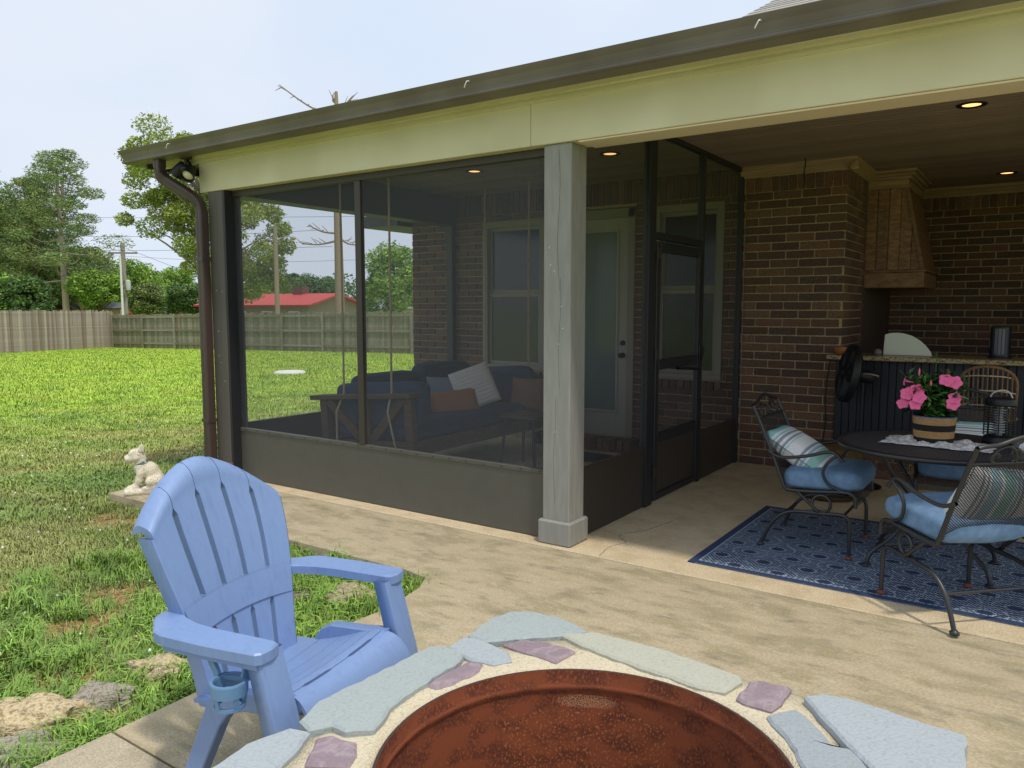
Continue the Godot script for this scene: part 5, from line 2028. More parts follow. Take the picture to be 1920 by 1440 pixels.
func rug_image() -> ImageTexture:
	var w := 1024
	var h := 640
	var im := Image.create(w, h, false, Image.FORMAT_RGB8)
	var navy := C(48, 66, 104)
	var deep := C(42, 58, 94)
	var pale := C(200, 214, 224)
	var f := FastNoiseLite.new()
	f.frequency = 0.3
	var sx := 2.44 / w
	var sz := 1.56 / h
	for y in h:
		for x in w:
			var px := x * sx
			var pz := y * sz
			var c := navy
			var edge := minf(minf(px, 2.44 - px), minf(pz, 1.56 - pz))
			if edge > 0.055:
				# staggered medallions
				var cx := 0.25
				var cz := 0.295
				var r := int(floor(pz / (cz * 0.5)))
				var best := 9.0
				for dr in [-1, 0, 1, 2]:
					var rz: float = (r + dr) * cz * 0.5
					var ox := cx * 0.5 if (r + dr) % 2 != 0 else 0.0
					var k := roundf((px - ox) / cx)
					var e := Vector2((px - ox - k * cx) / 1.2, pz - rz).length()
					best = minf(best, e)
				var rowk := int(floor(pz / 0.0155))
				var dash := fposmod(px + (0.012 if rowk % 2 == 1 else 0.0), 0.026) < 0.015 and fposmod(pz, 0.0155) < 0.0062
				if best < 0.030:
					c = deep
				elif dash:
					c = pale
				elif absf(best - 0.040) < 0.0035 and fposmod(px + pz * 0.7, 0.02) < 0.011:
					c = pale
				elif absf(best - 0.085) < 0.003 and fposmod(px - pz * 0.7, 0.02) < 0.010:
					c = pale
			elif edge > 0.047 and fposmod(px + pz, 0.03) < 0.022:
				c = pale
			var q := 0.9 + f.get_noise_2d(x, y) * 0.2
			im.set_pixel(x, y, c * q)
	return ImageTexture.create_from_image(im)

func build_dining() -> void:
	M.lattice_mat = mesh_mat(16.0)
	M.lattice_mat2 = mesh_mat(16.0)
	M.fabric_blue = relief(tri_tex(mat(C(112, 144, 178), 0.85), noise_tex(0.02, 4, [C(232, 236, 240), C(255, 255, 255)], [0.3, 0.7], 256, 92), V(3, 3, 3)), M.fine, 0.1)
	M.fabric_blue.rim_enabled = true
	M.fabric_blue.rim = 0.2
	M.stripe = mat(Color.WHITE, 0.85)
	M.stripe.albedo_texture = stripe_tex()
	relief(M.stripe, M.fine, 0.08)
	# rug
	var rg := MB.new()
	rg.bx(-1.22, 1.22, 0.0, 0.005, -0.78, 0.78)
	rg.quad(V(-1.219, 0.0062, 0.779), V(1.219, 0.0062, 0.779), V(1.219, 0.0062, -0.779), V(-1.219, 0.0062, -0.779))
	var rm := mat(Color.WHITE, 0.95)
	rm.albedo_texture = rug_image()
	relief(rm, M.fine, 0.1)
	var r := obj("rug", rg, rm, self)
	r.position = V(-0.455, 0.002, -5.04)
	tag(r, "navy patterned outdoor rug with white dashes under the dining set", "rug")
	# chairs: left, near right, far side
	var y := 0.008
	var p1 := V(-1.13, y, -5.08)
	make_chair("black iron patio chair at the left end of the table, striped pillow leaning in it", p1, 0.0)
	var p2 := V(-0.287, y, -4.348)
	var t2 := deg_to_rad(135.0)
	make_chair("black iron patio chair nearest the fire pit, seen from behind", p2, t2)
	var p3 := V(-0.42, y, -5.86)
	var t3 := deg_to_rad(-84.0)
	make_chair("black iron patio chair behind the table, facing the fire pit", p3, t3)
	var cm := cushion(0.235, 0.068, 0.25, 0.30, 0.24, 0.014)
	var pw := pillow(0.285, 0.185, 0.09)
	var seats := [[p1, 0.0, "plump blue seat cushion on the left patio chair"], [p2, t2, "light blue seat cushion on the patio chair nearest the fire pit"], [p3, t3, "blue seat cushion on the patio chair behind the table"]]
	var cmesh := cm.mesh()
	for s in seats:
		var c := inst("seat_cushion", cmesh, M.fabric_blue, self)
		on(c, s[0], s[1], Transform3D(Basis(V(0, 0, 1), 0.06), V(0.055, 0.452, 0.0)))
		tag(c, s[2], "cushion", "blue seat cushions")
	var pm := pw.mesh()
	var leans := [
		[p1, 0.0, Transform3D(Basis(V(0.85, -0.52, 0.06).normalized(), V(0.06, 0.0, -1.0).normalized(), V(0.52, 0.85, 0.03).normalized()).orthonormalized(), V(-0.075, 0.560, 0.02)), "aqua and white striped pillow on the left patio chair"],
		[p2, t2, Transform3D(Basis(Vector3.UP, PI / 2 + 0.1) * Basis(Vector3.RIGHT, -0.45) * Basis(V(0, 0, 1), 0.15), V(-0.095, 0.565, 0.10)), "striped pillow seen through the mesh back of the near chair"],
		[p3, t3, Transform3D(Basis(Vector3.UP, PI / 2) * Basis(Vector3.RIGHT, -0.42), V(-0.13, 0.575, 0.0)), "aqua striped pillow on the patio chair behind the table, next to the lantern"]]
	for s in leans:
		var c := inst("throw_pillow", pm if s[0] != p3 else pillow(0.25, 0.17, 0.09, true).mesh(), M.stripe, self)
		on(c, s[0], s[1], s[2])
		tag(c, s[3], "pillow", "striped throw pillows")
	# table
	var tb := thing("patio_table", "round black iron mesh patio table in the middle of the rug", "table", V(-0.48, 0.008, -5.0))
	var m := MB.new()
	m.lathe([Vector2(0.505, 0.685), Vector2(0.528, 0.688), Vector2(0.532, 0.705), Vector2(0.524, 0.712), Vector2(0.50, 0.714)], 64)
	obj("rim", m, M.black_iron, tb)
	m = MB.new()
	m.lathe([Vector2(0.503, 0.712), Vector2(0.25, 0.712), Vector2(0.0, 0.712)], 64)
	m.lathe([Vector2(0.0, 0.704), Vector2(0.503, 0.704)], 64)
	var topm := relief(tri_tex(mat(C(66, 66, 72), 0.5), mesh_dark(), V(14, 14, 14)), mesh_dark(), 0.2)
	obj("table_top", m, topm, tb)
	for k in 4:
		var a := PI / 4 * 0.82 if k % 2 == 0 else PI / 4 * 1.18
		a += k * PI / 2
		var d := V(cos(a), 0, sin(a))
		m = MB.new()
		m.tube(curve([d * 0.33 + V(0, 0.69, 0), d * 0.27 + V(0, 0.56, 0), d * 0.15 + V(0, 0.42, 0), d * 0.13 + V(0, 0.32, 0), d * 0.24 + V(0, 0.17, 0), d * 0.36 + V(0, 0.08, 0), d * 0.385 + V(0, 0.0, 0)], 5), 0.0125, 8)
		obj("leg", m, M.black_iron, tb)
		m = MB.new()
		m.lathe([Vector2(0.0, 0.0), Vector2(0.026, 0.0), Vector2(0.026, 0.012), Vector2(0.0, 0.016)], 12, d * 0.385)
		obj("foot", m, M.black_iron, tb)
	m = MB.new()
	m.tube(arc(V(0, 0.37, 0), Vector3.RIGHT, Vector3.BACK, 0.14, 0, TAU * 0.975, 32), 0.009, 6, true)
	obj("leg_ring", m, M.black_iron, tb)

func mesh_dark() -> ImageTexture:
	if M.has("mesh_dark"):
		return M.mesh_dark
	var s := 64
	var im := Image.create(s, s, false, Image.FORMAT_RGB8)
	for y in s:
		for x in s:
			var u := fposmod(x / 16.0, 1.0) - 0.5
			var v := fposmod(y / 16.0, 1.0) - 0.5
			var k := 0.35 if u * u + v * v < 0.07 else 1.0
			im.set_pixel(x, y, Color(k, k, k))
	M.mesh_dark = ImageTexture.create_from_image(im)
	return M.mesh_dark

func build_table_things() -> void:
	var y := 0.7215
	# crumpled white runner
	var rows := []
	for r in 15:
		var row := PackedVector3Array()
		for q in 29:
			var u := q / 28.0
			var v := r / 14.0
			var fold := absf(patch.get_noise_2d(u * 9.0, v * 7.0 + 40.0)) * 0.045 + absf(patch2.get_noise_2d(u * 2.2, v * 2.2)) * 0.012
			var edge := minf(minf(u, 1.0 - u), minf(v, 1.0 - v))
			row.append(V(-0.28 + 0.56 * u + patch.get_noise_2d(v * 8.0, 3.0) * 0.03, 0.003 + fold * clampf(edge * 6.0, 0.15, 1.0), 0.16 - 0.30 * v + patch.get_noise_2d(u * 9.0, 77.0) * 0.03 + 0.03 * u))
		rows.append(row)
	var m := MB.new()
	m.grid(rows)
	var cl := obj("table_runner", m, relief(tri_tex(mat(C(226, 224, 222), 0.9), noise_tex(0.03, 3, [C(205, 205, 208), C(255, 255, 255)], [0.3, 0.6], 256, 93), V(4, 4, 4)), M.fine, 0.1), self)
	cl.position = V(-0.48, y, -5.0)
	tag(cl, "crumpled white runner cloth under the striped basket on the table", "table runner")
	# basket with woven bands
	var bk := thing("basket", "woven basket with tan and black bands holding the pink flowers", "basket", V(-0.503, y + 0.012, -5.01))
	var weave := height_tex(0.12, 2, 256, 94, FastNoiseLite.TYPE_CELLULAR)
	var straw := relief(tri_tex(mat(C(206, 164, 112), 0.9), noise_tex(0.1, 2, [C(170, 160, 150), C(255, 255, 255), C(255, 240, 215)], [0.2, 0.55, 0.85], 256, 95), V(5, 12, 5)), weave, 0.6)
	var ink := relief(mat(C(30, 30, 32), 0.9), weave, 0.6)
	ink.uv1_triplanar = true
	ink.uv1_scale = V(5, 12, 5)
	var bands := [[0.0, 0.028, ink], [0.028, 0.068, straw], [0.068, 0.104, ink], [0.104, 0.145, straw]]
	for b in bands:
		m = MB.new()
		var prof := []
		var n := 4
		for k in n:
			for q in 4:
				var yy: float = lerpf(b[0], b[1], (k + q / 4.0) / n)
				prof.append(Vector2(0.100 + 0.012 * yy / 0.145 + 0.0025 * sin(q / 4.0 * PI), yy))
		prof.append(Vector2(0.100 + 0.012 * b[1] / 0.145, b[1]))
		m.lathe(prof, 40)
		obj("woven_band", m, b[2], bk)
	m = MB.new()
	m.lathe([Vector2(0.112, 0.145), Vector2(0.110, 0.152), Vector2(0.103, 0.150), Vector2(0.100, 0.11)], 40)
	obj("liner", m, mat(C(74, 88, 130), 0.8), bk)
	m = MB.new()
	m.lathe([Vector2(0.102, 0.118), Vector2(0.0, 0.125)], 24)
	obj("soil", m, mat(C(52, 40, 32), 0.95), bk)
	# flowering vine in the basket
	var pl := thing("flowering_plant", "leafy plant with bright pink trumpet flowers in the striped basket", "plant", V(-0.503, y + 0.13, -5.01))
	var lv := MB.new()
	var stems := MB.new()
	var pal := [C(70, 116, 56), C(88, 138, 62), C(54, 98, 52), C(112, 156, 74), C(50, 88, 50)]
	for k in 52:
		var a := k * 2.4
		var tip := V(cos(a) * rr(0.03, 0.17), rr(0.02, 0.29), sin(a) * rr(0.03, 0.13))
		if k == 0:
			tip = V(-0.005, 0.40, 0.0)
		if k == 1:
			tip = V(-0.19, 0.285, 0.02)
		if k == 2:
			tip = V(0.15, 0.30, -0.02)
		var root := V(rr(-0.04, 0.04), -0.01, rr(-0.04, 0.04))
		var pts := curve([root, root.lerp(tip, 0.5) + V(0, 0.03, 0), tip], 5)
		stems.tube(pts, 0.0025, 5)
		var leafs := 20 if k > 2 else 14
		for q in leafs:
			var f := rr(0.15, 1.0)
			var p: Vector3 = pts[int(f * (pts.size() - 1))]
			var s := rr(0.022, 0.038) if k > 2 else rr(0.008, 0.014)
			var d := V(rr(-1, 1), rr(-0.3, 0.7), rr(-1, 1)).normalized()
			var w := d.cross(Vector3.UP + V(rr(-0.5, 0.5), 0, rr(-0.5, 0.5))).normalized()
			var up := w.cross(d).normalized()
			lv.col = ((pal[rng.randi() % 5] as Color) * rr(0.85, 1.2)).srgb_to_linear()
			var b := p + d * 0.006
			var mid := b + d * s * 0.9 - up * 0.003
			var end := b + d * s * 2.0 - up * s * 0.3
			lv.quad(b, mid - w * s * 0.5 + up * 0.004, end, mid)
			lv.quad(b, mid, end, mid + w * s * 0.5 + up * 0.004)
	obj("stems", stems, mat(C(62, 84, 42), 0.8), pl)
	var lm := mat(Color.WHITE, 0.38)
	lm.vertex_color_use_as_albedo = true
	lm.backlight_enabled = true
	lm.backlight = Color(0.3, 0.35, 0.2)
	obj("leaves", lv, lm, pl, true)
	var pink := mat(C(250, 112, 170), 0.6)
	pink.backlight_enabled = true
	pink.backlight = Color(0.5, 0.25, 0.35)
	var pink2 := mat(C(246, 98, 156), 0.6)
	for f in [[-0.637, 1.008, 0.09], [-0.590, 1.030, 0.10], [-0.572, 0.994, 0.12], [-0.658, 0.950, 0.08], [-0.590, 0.952, 0.12], [-0.449, 1.094, 0.08], [-0.406, 1.083, 0.06], [-0.399, 0.996, 0.08], [-0.408, 0.965, 0.09]]:
		var p := V(f[0] + 0.503 + 0.0 , f[1] - y - 0.13, f[2])
		var dir := V(p.x * 1.2 + rr(-0.2, 0.2) + 0.1, rr(0.0, 0.5), 0.8).normalized()
		var fl := MB.new()
		flower(fl, p, dir, rr(0.034, 0.040))
		var fo := obj("flower", fl, pink if rng.randf() < 0.7 else pink2, pl)
		var th := MB.new()
		th.lathe([Vector2(0.0, 0.0), Vector2(0.004, 0.002), Vector2(0.0, 0.006)], 8)
		var eye := obj("throat", th, mat(C(250, 190, 90), 0.6), fo)
		eye.transform = Transform3D(Basis(Quaternion(Vector3.UP, dir)), p - dir * 0.001)
	var tp := MB.new()
	flower(tp, V(-0.150, 1.080 - y - 0.13, 0.07), V(-0.9, 0.15, 0.25).normalized(), 0.026)
	tp.tube([V(-0.150, 1.080 - y - 0.13, 0.07), V(-0.105, 1.072 - y - 0.13, 0.055)], 0.007, 7, false, 0.002)
	obj("flower", tp, pink, pl)
	for b in [V(-0.083, 1.128 - y - 0.13, 0.05), V(-0.017, 1.066 - y - 0.13, 0.09)]:
		var bd := MB.new()
		bd.lathe([Vector2(0.0, -0.018), Vector2(0.0045, -0.012), Vector2(0.006, 0.006), Vector2(0.003, 0.022), Vector2(0.0, 0.03)], 9, b)
		obj("bud", bd, mat(C(232, 120, 128), 0.6), pl)
	# lantern shaped insect lamp
	var ln := thing("lantern", "black cage lantern with a wire handle at the back of the table", "lantern", V(-0.195, y, -5.25))
	m = MB.new()
	m.lathe([Vector2(0.0, 0.0), Vector2(0.082, 0.0), Vector2(0.084, 0.01), Vector2(0.078, 0.035), Vector2(0.06, 0.045), Vector2(0.0, 0.046)], 28)
	obj("base", m, M.black, ln)
	m = MB.new()
	m.lathe([Vector2(0.0, 0.215), Vector2(0.076, 0.217), Vector2(0.080, 0.225), Vector2(0.078, 0.252), Vector2(0.070, 0.262), Vector2(0.02, 0.266), Vector2(0.0, 0.266)], 28)
	obj("cap", m, M.black, ln)
	for k in 12:
		m = MB.new()
		m.tube(arc(V(0, 0.052 + k * 0.0142, 0), Vector3.RIGHT, Vector3.BACK, 0.079, 0.0, TAU * 0.97, 28), 0.0022, 5, true)
		obj("cage_ring", m, M.black, ln)
	m = MB.new()
	for k in 8:
		var a := TAU * k / 8
		m.tube([V(cos(a) * 0.077, 0.04, sin(a) * 0.077), V(cos(a) * 0.077, 0.22, sin(a) * 0.077)], 0.003, 5)
	obj("cage_post", m, M.black, ln)
	m = MB.new()
	m.lathe([Vector2(0.0, 0.045), Vector2(0.016, 0.046), Vector2(0.016, 0.215), Vector2(0.0, 0.216)], 12)
	for k in 9:
		m.lathe([Vector2(0.030, 0.06 + k * 0.016), Vector2(0.030, 0.066 + k * 0.016)], 14)
	obj("tube", m, mat(C(176, 178, 184), 0.4), ln)
	m = MB.new()
	m.tube(curve([V(-0.055, 0.25, 0), V(-0.04, 0.285, 0), V(0.0, 0.305, 0), V(0.04, 0.295, 0), V(0.062, 0.25, 0)], 6), 0.004, 6)
	obj("handle", m, mat(C(196, 194, 186), 0.4), ln)
	# crumpled silver pouch at the right edge
	var pc := cushion(0.06, 0.035, 0.045, 0.4, 0.5, 0.02)
	var po := obj("silver_pouch", pc, mat(C(160, 160, 164), 0.25, 0.8), self)
	po.position = V(-0.055, y + 0.034, -4.95)
	po.rotation.y = 0.6
	tag(po, "crumpled silver pouch on the table at the right edge of the picture", "pouch")

func flower(mb: MB, p: Vector3, dir: Vector3, r: float) -> void:
	var keep := mb.xf
	mb.xf = Transform3D(Basis(Quaternion(Vector3.UP, dir)), p)
	for k in 5:
		var a := TAU * k / 5 + r * 90.0
		var d := V(cos(a), 0, sin(a))
		var w := V(-sin(a), 0, cos(a))
		var rows := []
		for q in 5:
			var f := q / 4.0
			var row := PackedVector3Array()
			var half: float = r * [0.10, 0.36, 0.52, 0.42, 0.04][q]
			for e in 3:
				row.append(d * r * f * 1.05 + w * half * (e - 1) + V(0, r * (0.28 * sin(f * 2.4) - (0.10 if e != 1 else 0.0) * f) + 0.002 * (e - 1), 0) + w * r * 0.12 * f)
			rows.append(row)
		mb.grid(rows)
	mb.tube([V(0, 0, 0), V(0, -r * 0.9, 0)], r * 0.16, 6, false, r * 0.06)
	mb.xf = keep

func build_bar_things() -> void:
	var y := 1.087
	var m := MB.new()
	m.lathe([Vector2(0.0, 0.0), Vector2(0.045, 0.0), Vector2(0.066, 0.02), Vector2(0.074, 0.045), Vector2(0.070, 0.066), Vector2(0.064, 0.066), Vector2(0.066, 0.045), Vector2(0.055, 0.02), Vector2(0.0, 0.012)], 28)
	var bowl := obj("bowl", m, tri_tex(mat(C(204, 128, 70), 0.45), M.wood_tex, V(4, 8, 4)), self)
	bowl.position = V(-1.47, y, -7.28)
	tag(bowl, "small orange brown wooden bowl on the left end of the bar", "bowl")
	# arched metal board
	var pm := MB.new()
	pm.xf = Transform3D(Basis(Vector3(1, 0, 0), Vector3(0, 0, 1), Vector3(0, -1, 0)), Vector3.ZERO)
	var pp := PackedVector2Array()
	for q in [Vector2(-0.195, 0.0), Vector2(-0.190, 0.178), Vector2(-0.15, 0.192), Vector2(-0.10, 0.197), Vector2(-0.04, 0.192), Vector2(0.03, 0.17), Vector2(0.09, 0.132), Vector2(0.14, 0.085), Vector2(0.175, 0.04), Vector2(0.19, 0.0)]:
		pp.append(Vector2(q.x, -q.y))
	pm.prism(pp, -0.006, 0.006, 0.002)
	var board := obj("arched_board", pm, mat(C(196, 198, 176), 0.4, 0.3), self)
	board.position = V(-0.985, y, -7.5)
	board.rotation.x = -0.12
	tag(board, "pale arched metal board standing upright on the bar", "board")
	var cn := thing("canister", "tall dark canister with grey stripes at the right end of the bar", "canister", V(-0.31, y, -7.58))
	m = MB.new()
	m.lathe([Vector2(0.0, 0.0), Vector2(0.085, 0.0), Vector2(0.086, 0.012), Vector2(0.074, 0.02), Vector2(0.074, 0.25), Vector2(0.068, 0.258), Vector2(0.0, 0.262)], 28)
	obj("body", m, mat(C(28, 34, 42), 0.35), cn)
	for a in [1.25, 1.6, 1.95]:
		m = MB.new()
		m.bx(-0.010, 0.010, 0.03, 0.24, 0.0735, 0.076, 0.001)
		var s := obj("stripe", m, mat(C(104, 108, 120), 0.35), cn)
		s.rotation.y = PI / 2 - a
	m = MB.new()
	m.lathe([Vector2(0.0, 0.0), Vector2(0.028, 0.0), Vector2(0.034, 0.02), Vector2(0.026, 0.045), Vector2(0.0, 0.055)], 18)
	var jar := obj("small_jar", m, mat(C(120, 118, 116), 0.4), self)
	jar.position = V(-1.215, y, -7.45)
	tag(jar, "small grey round jar on the bar left of the arched board", "jar")
	# pedestal fan, seen nearly edge on
	var f := thing("pedestal_fan", "black pedestal fan facing left in front of the bar", "fan", V(-1.24, 0, -6.95))
	m = MB.new()
	m.lathe([Vector2(0.0, 0.0), Vector2(0.18, 0.0), Vector2(0.18, 0.012), Vector2(0.05, 0.03), Vector2(0.0, 0.035)], 28)
	obj("base", m, M.black, f)
	m = MB.new()
	m.tube([V(0, 0.02, 0), V(0, 0.9, 0)], 0.013, 10)
	obj("pole", m, M.black, f)
	var n := V(-0.90, 0.17, 0.40).normalized()
	var hc := V(-0.10, 0.955, 0.05)
	var hb := Basis(Quaternion(Vector3.UP, n))
	m = MB.new()
	m.xf = Transform3D(hb, hc)
	m.lathe([Vector2(0.0, -0.20), Vector2(0.05, -0.195), Vector2(0.058, -0.16), Vector2(0.055, -0.085), Vector2(0.035, -0.07), Vector2(0.0, -0.065)], 18)
	m.tube([V(0, -0.14, 0), hb.inverse() * (V(0, 0.9, 0) - hc)], 0.018, 8)
	obj("motor", m, M.black, f)
	m = MB.new()
	m.xf = Transform3D(hb, hc)
	m.tube(curve([V(0.03, -0.09, 0.03), V(0.05, -0.15, 0.05), V(0.045, -0.21, 0.05), V(0.02, -0.22, 0.02)], 5), 0.008, 6)
	obj("handle", m, mat(C(150, 130, 120), 0.4), f)
	for s in [[0.062, "front_grille"], [-0.062, "rear_grille"]]:
		m = MB.new()
		m.xf = Transform3D(hb, hc)
		var d: float = s[0]
		for k in 60:
			var a := TAU * k / 60
			var r := V(cos(a), 0, sin(a))
			m.tube([r * 0.05 + V(0, d, 0), r * 0.17 + V(0, d * 0.95, 0), r * 0.225 + V(0, d * 0.5, 0), r * 0.237], 0.0022, 4)
		m.lathe([Vector2(0.0, d + 0.004), Vector2(0.055, d), Vector2(0.0, d - 0.004)], 20)
		obj(s[1], m, M.black, f)
	m = MB.new()
	m.xf = Transform3D(hb, hc)
	m.lathe([Vector2(0.230, -0.03), Vector2(0.243, -0.028), Vector2(0.246, 0.0), Vector2(0.243, 0.028), Vector2(0.230, 0.03), Vector2(0.230, -0.03)], 40)
	obj("hoop", m, M.black, f)
	for k in 4:
		m = MB.new()
		m.xf = Transform3D(hb * Basis(Vector3.UP, TAU * k / 4 + 0.3), hc)
		m.grid([PackedVector3Array([V(0.03, -0.02, -0.03), V(0.03, 0.02, 0.03)]), PackedVector3Array([V(0.12, -0.03, -0.07), V(0.12, 0.03, 0.05)]), PackedVector3Array([V(0.20, -0.025, -0.06), V(0.20, 0.02, 0.04)])])
		obj("blade", m, mat(C(40, 44, 52), 0.3), f)
	# cord down the brick
	m = MB.new()
	m.tube(curve([V(0.045, 1.04, 0), V(0.02, 0.86, 0), V(0.012, 0.66, 0.0), V(0.022, 0.5, 0), V(0.0, 0.25, 0), V(-0.01, 0.05, 0.02), V(0.06, 0.008, 0.12)], 6), 0.006, 6)
	var cd := obj("cord", m, M.black, self)
	cd.position = V(-1.625, 0, -7.325)
	tag(cd, "thin black cord hanging down the brick pier left of the bar", "cord")
	# round ottoman
	m = MB.new()
	m.lathe([Vector2(0.0, 0.0), Vector2(0.19, 0.0), Vector2(0.245, 0.05), Vector2(0.272, 0.16), Vector2(0.265, 0.29), Vector2(0.22, 0.385), Vector2(0.13, 0.415), Vector2(0.0, 0.42)], 40)
	var pf := obj("pouf", m, relief(tri_tex(mat(C(104, 82, 36), 0.85), noise_tex(0.03, 3, [C(215, 210, 200), C(255, 255, 255)], [0.3, 0.7], 256, 97), V(2, 2, 2)), M.grain, 0.3), self)
	pf.position = V(-1.36, 0.0, -6.42)
	tag(pf, "olive brown round pouf on the floor behind the left patio chair", "pouf")
	# rattan bar stool with a hooped spindle back
	var st := thing("bar_stool", "rattan bar stool with a rounded spindle back in front of the bar", "bar stool", V(-0.325, 0, -6.62))
	var rat := tri_tex(mat(C(158, 120, 84), 0.6), M.wood_tex, V(3, 3, 3))
	m = MB.new()
	var hoop := []
	for q in 25:
		var a := PI * q / 24.0
		hoop.append(V(-cos(a) * 0.178, 0.93 + pow(sin(a), 0.75) * 0.155, 0.20 - 0.07 * absf(cos(a)) + 0.02 * sin(a)))
	hoop.insert(0, V(-0.17, 0.70, 0.10))
	hoop.append(V(0.17, 0.70, 0.10))
	m.tube(hoop, 0.0105, 8)
	obj("back_hoop", m, rat, st)
	for k in 11:
		var x := -0.148 + 0.0296 * k
		var top := 0.93 + pow(sqrt(maxf(0.0, 1.0 - pow(x / 0.178, 2.0))), 0.75) * 0.155
		m = MB.new()
		m.tube([V(x * 0.95, 0.72, 0.15), V(x, 0.93, 0.195 - 0.07 * absf(x / 0.178)), V(x, top, 0.215 - 0.07 * absf(x / 0.178))], 0.0055, 6)
		obj("spindle", m, rat, st)
	for yy in [0.80, 0.905, 1.01]:
		m = MB.new()
		m.tube(curve([V(-0.17, yy - 0.012, 0.13), V(-0.09, yy + 0.004, 0.175), V(0, yy + 0.008, 0.205), V(0.09, yy + 0.004, 0.175), V(0.17, yy - 0.012, 0.13)], 5), 0.005, 6)
		obj("back_band", m, mat(C(196, 178, 152), 0.6), st)
	m = MB.new()
	m.lathe([Vector2(0.0, 0.69), Vector2(0.18, 0.685), Vector2(0.195, 0.70), Vector2(0.18, 0.72), Vector2(0.0, 0.722)], 28)
	obj("seat", m, rat, st)
	for k in 4:
		var a := PI / 4 + k * PI / 2
		m = MB.new()
		m.tube([V(cos(a) * 0.15, 0.69, sin(a) * 0.15), V(cos(a) * 0.21, 0.0, sin(a) * 0.21)], 0.013, 8)
		obj("leg", m, rat, st)
	m = MB.new()
	m.tube(arc(V(0, 0.25, 0), Vector3.RIGHT, Vector3.BACK, 0.192, 0, TAU * 0.97, 28), 0.009, 6, true)
	obj("foot_ring", m, rat, st)

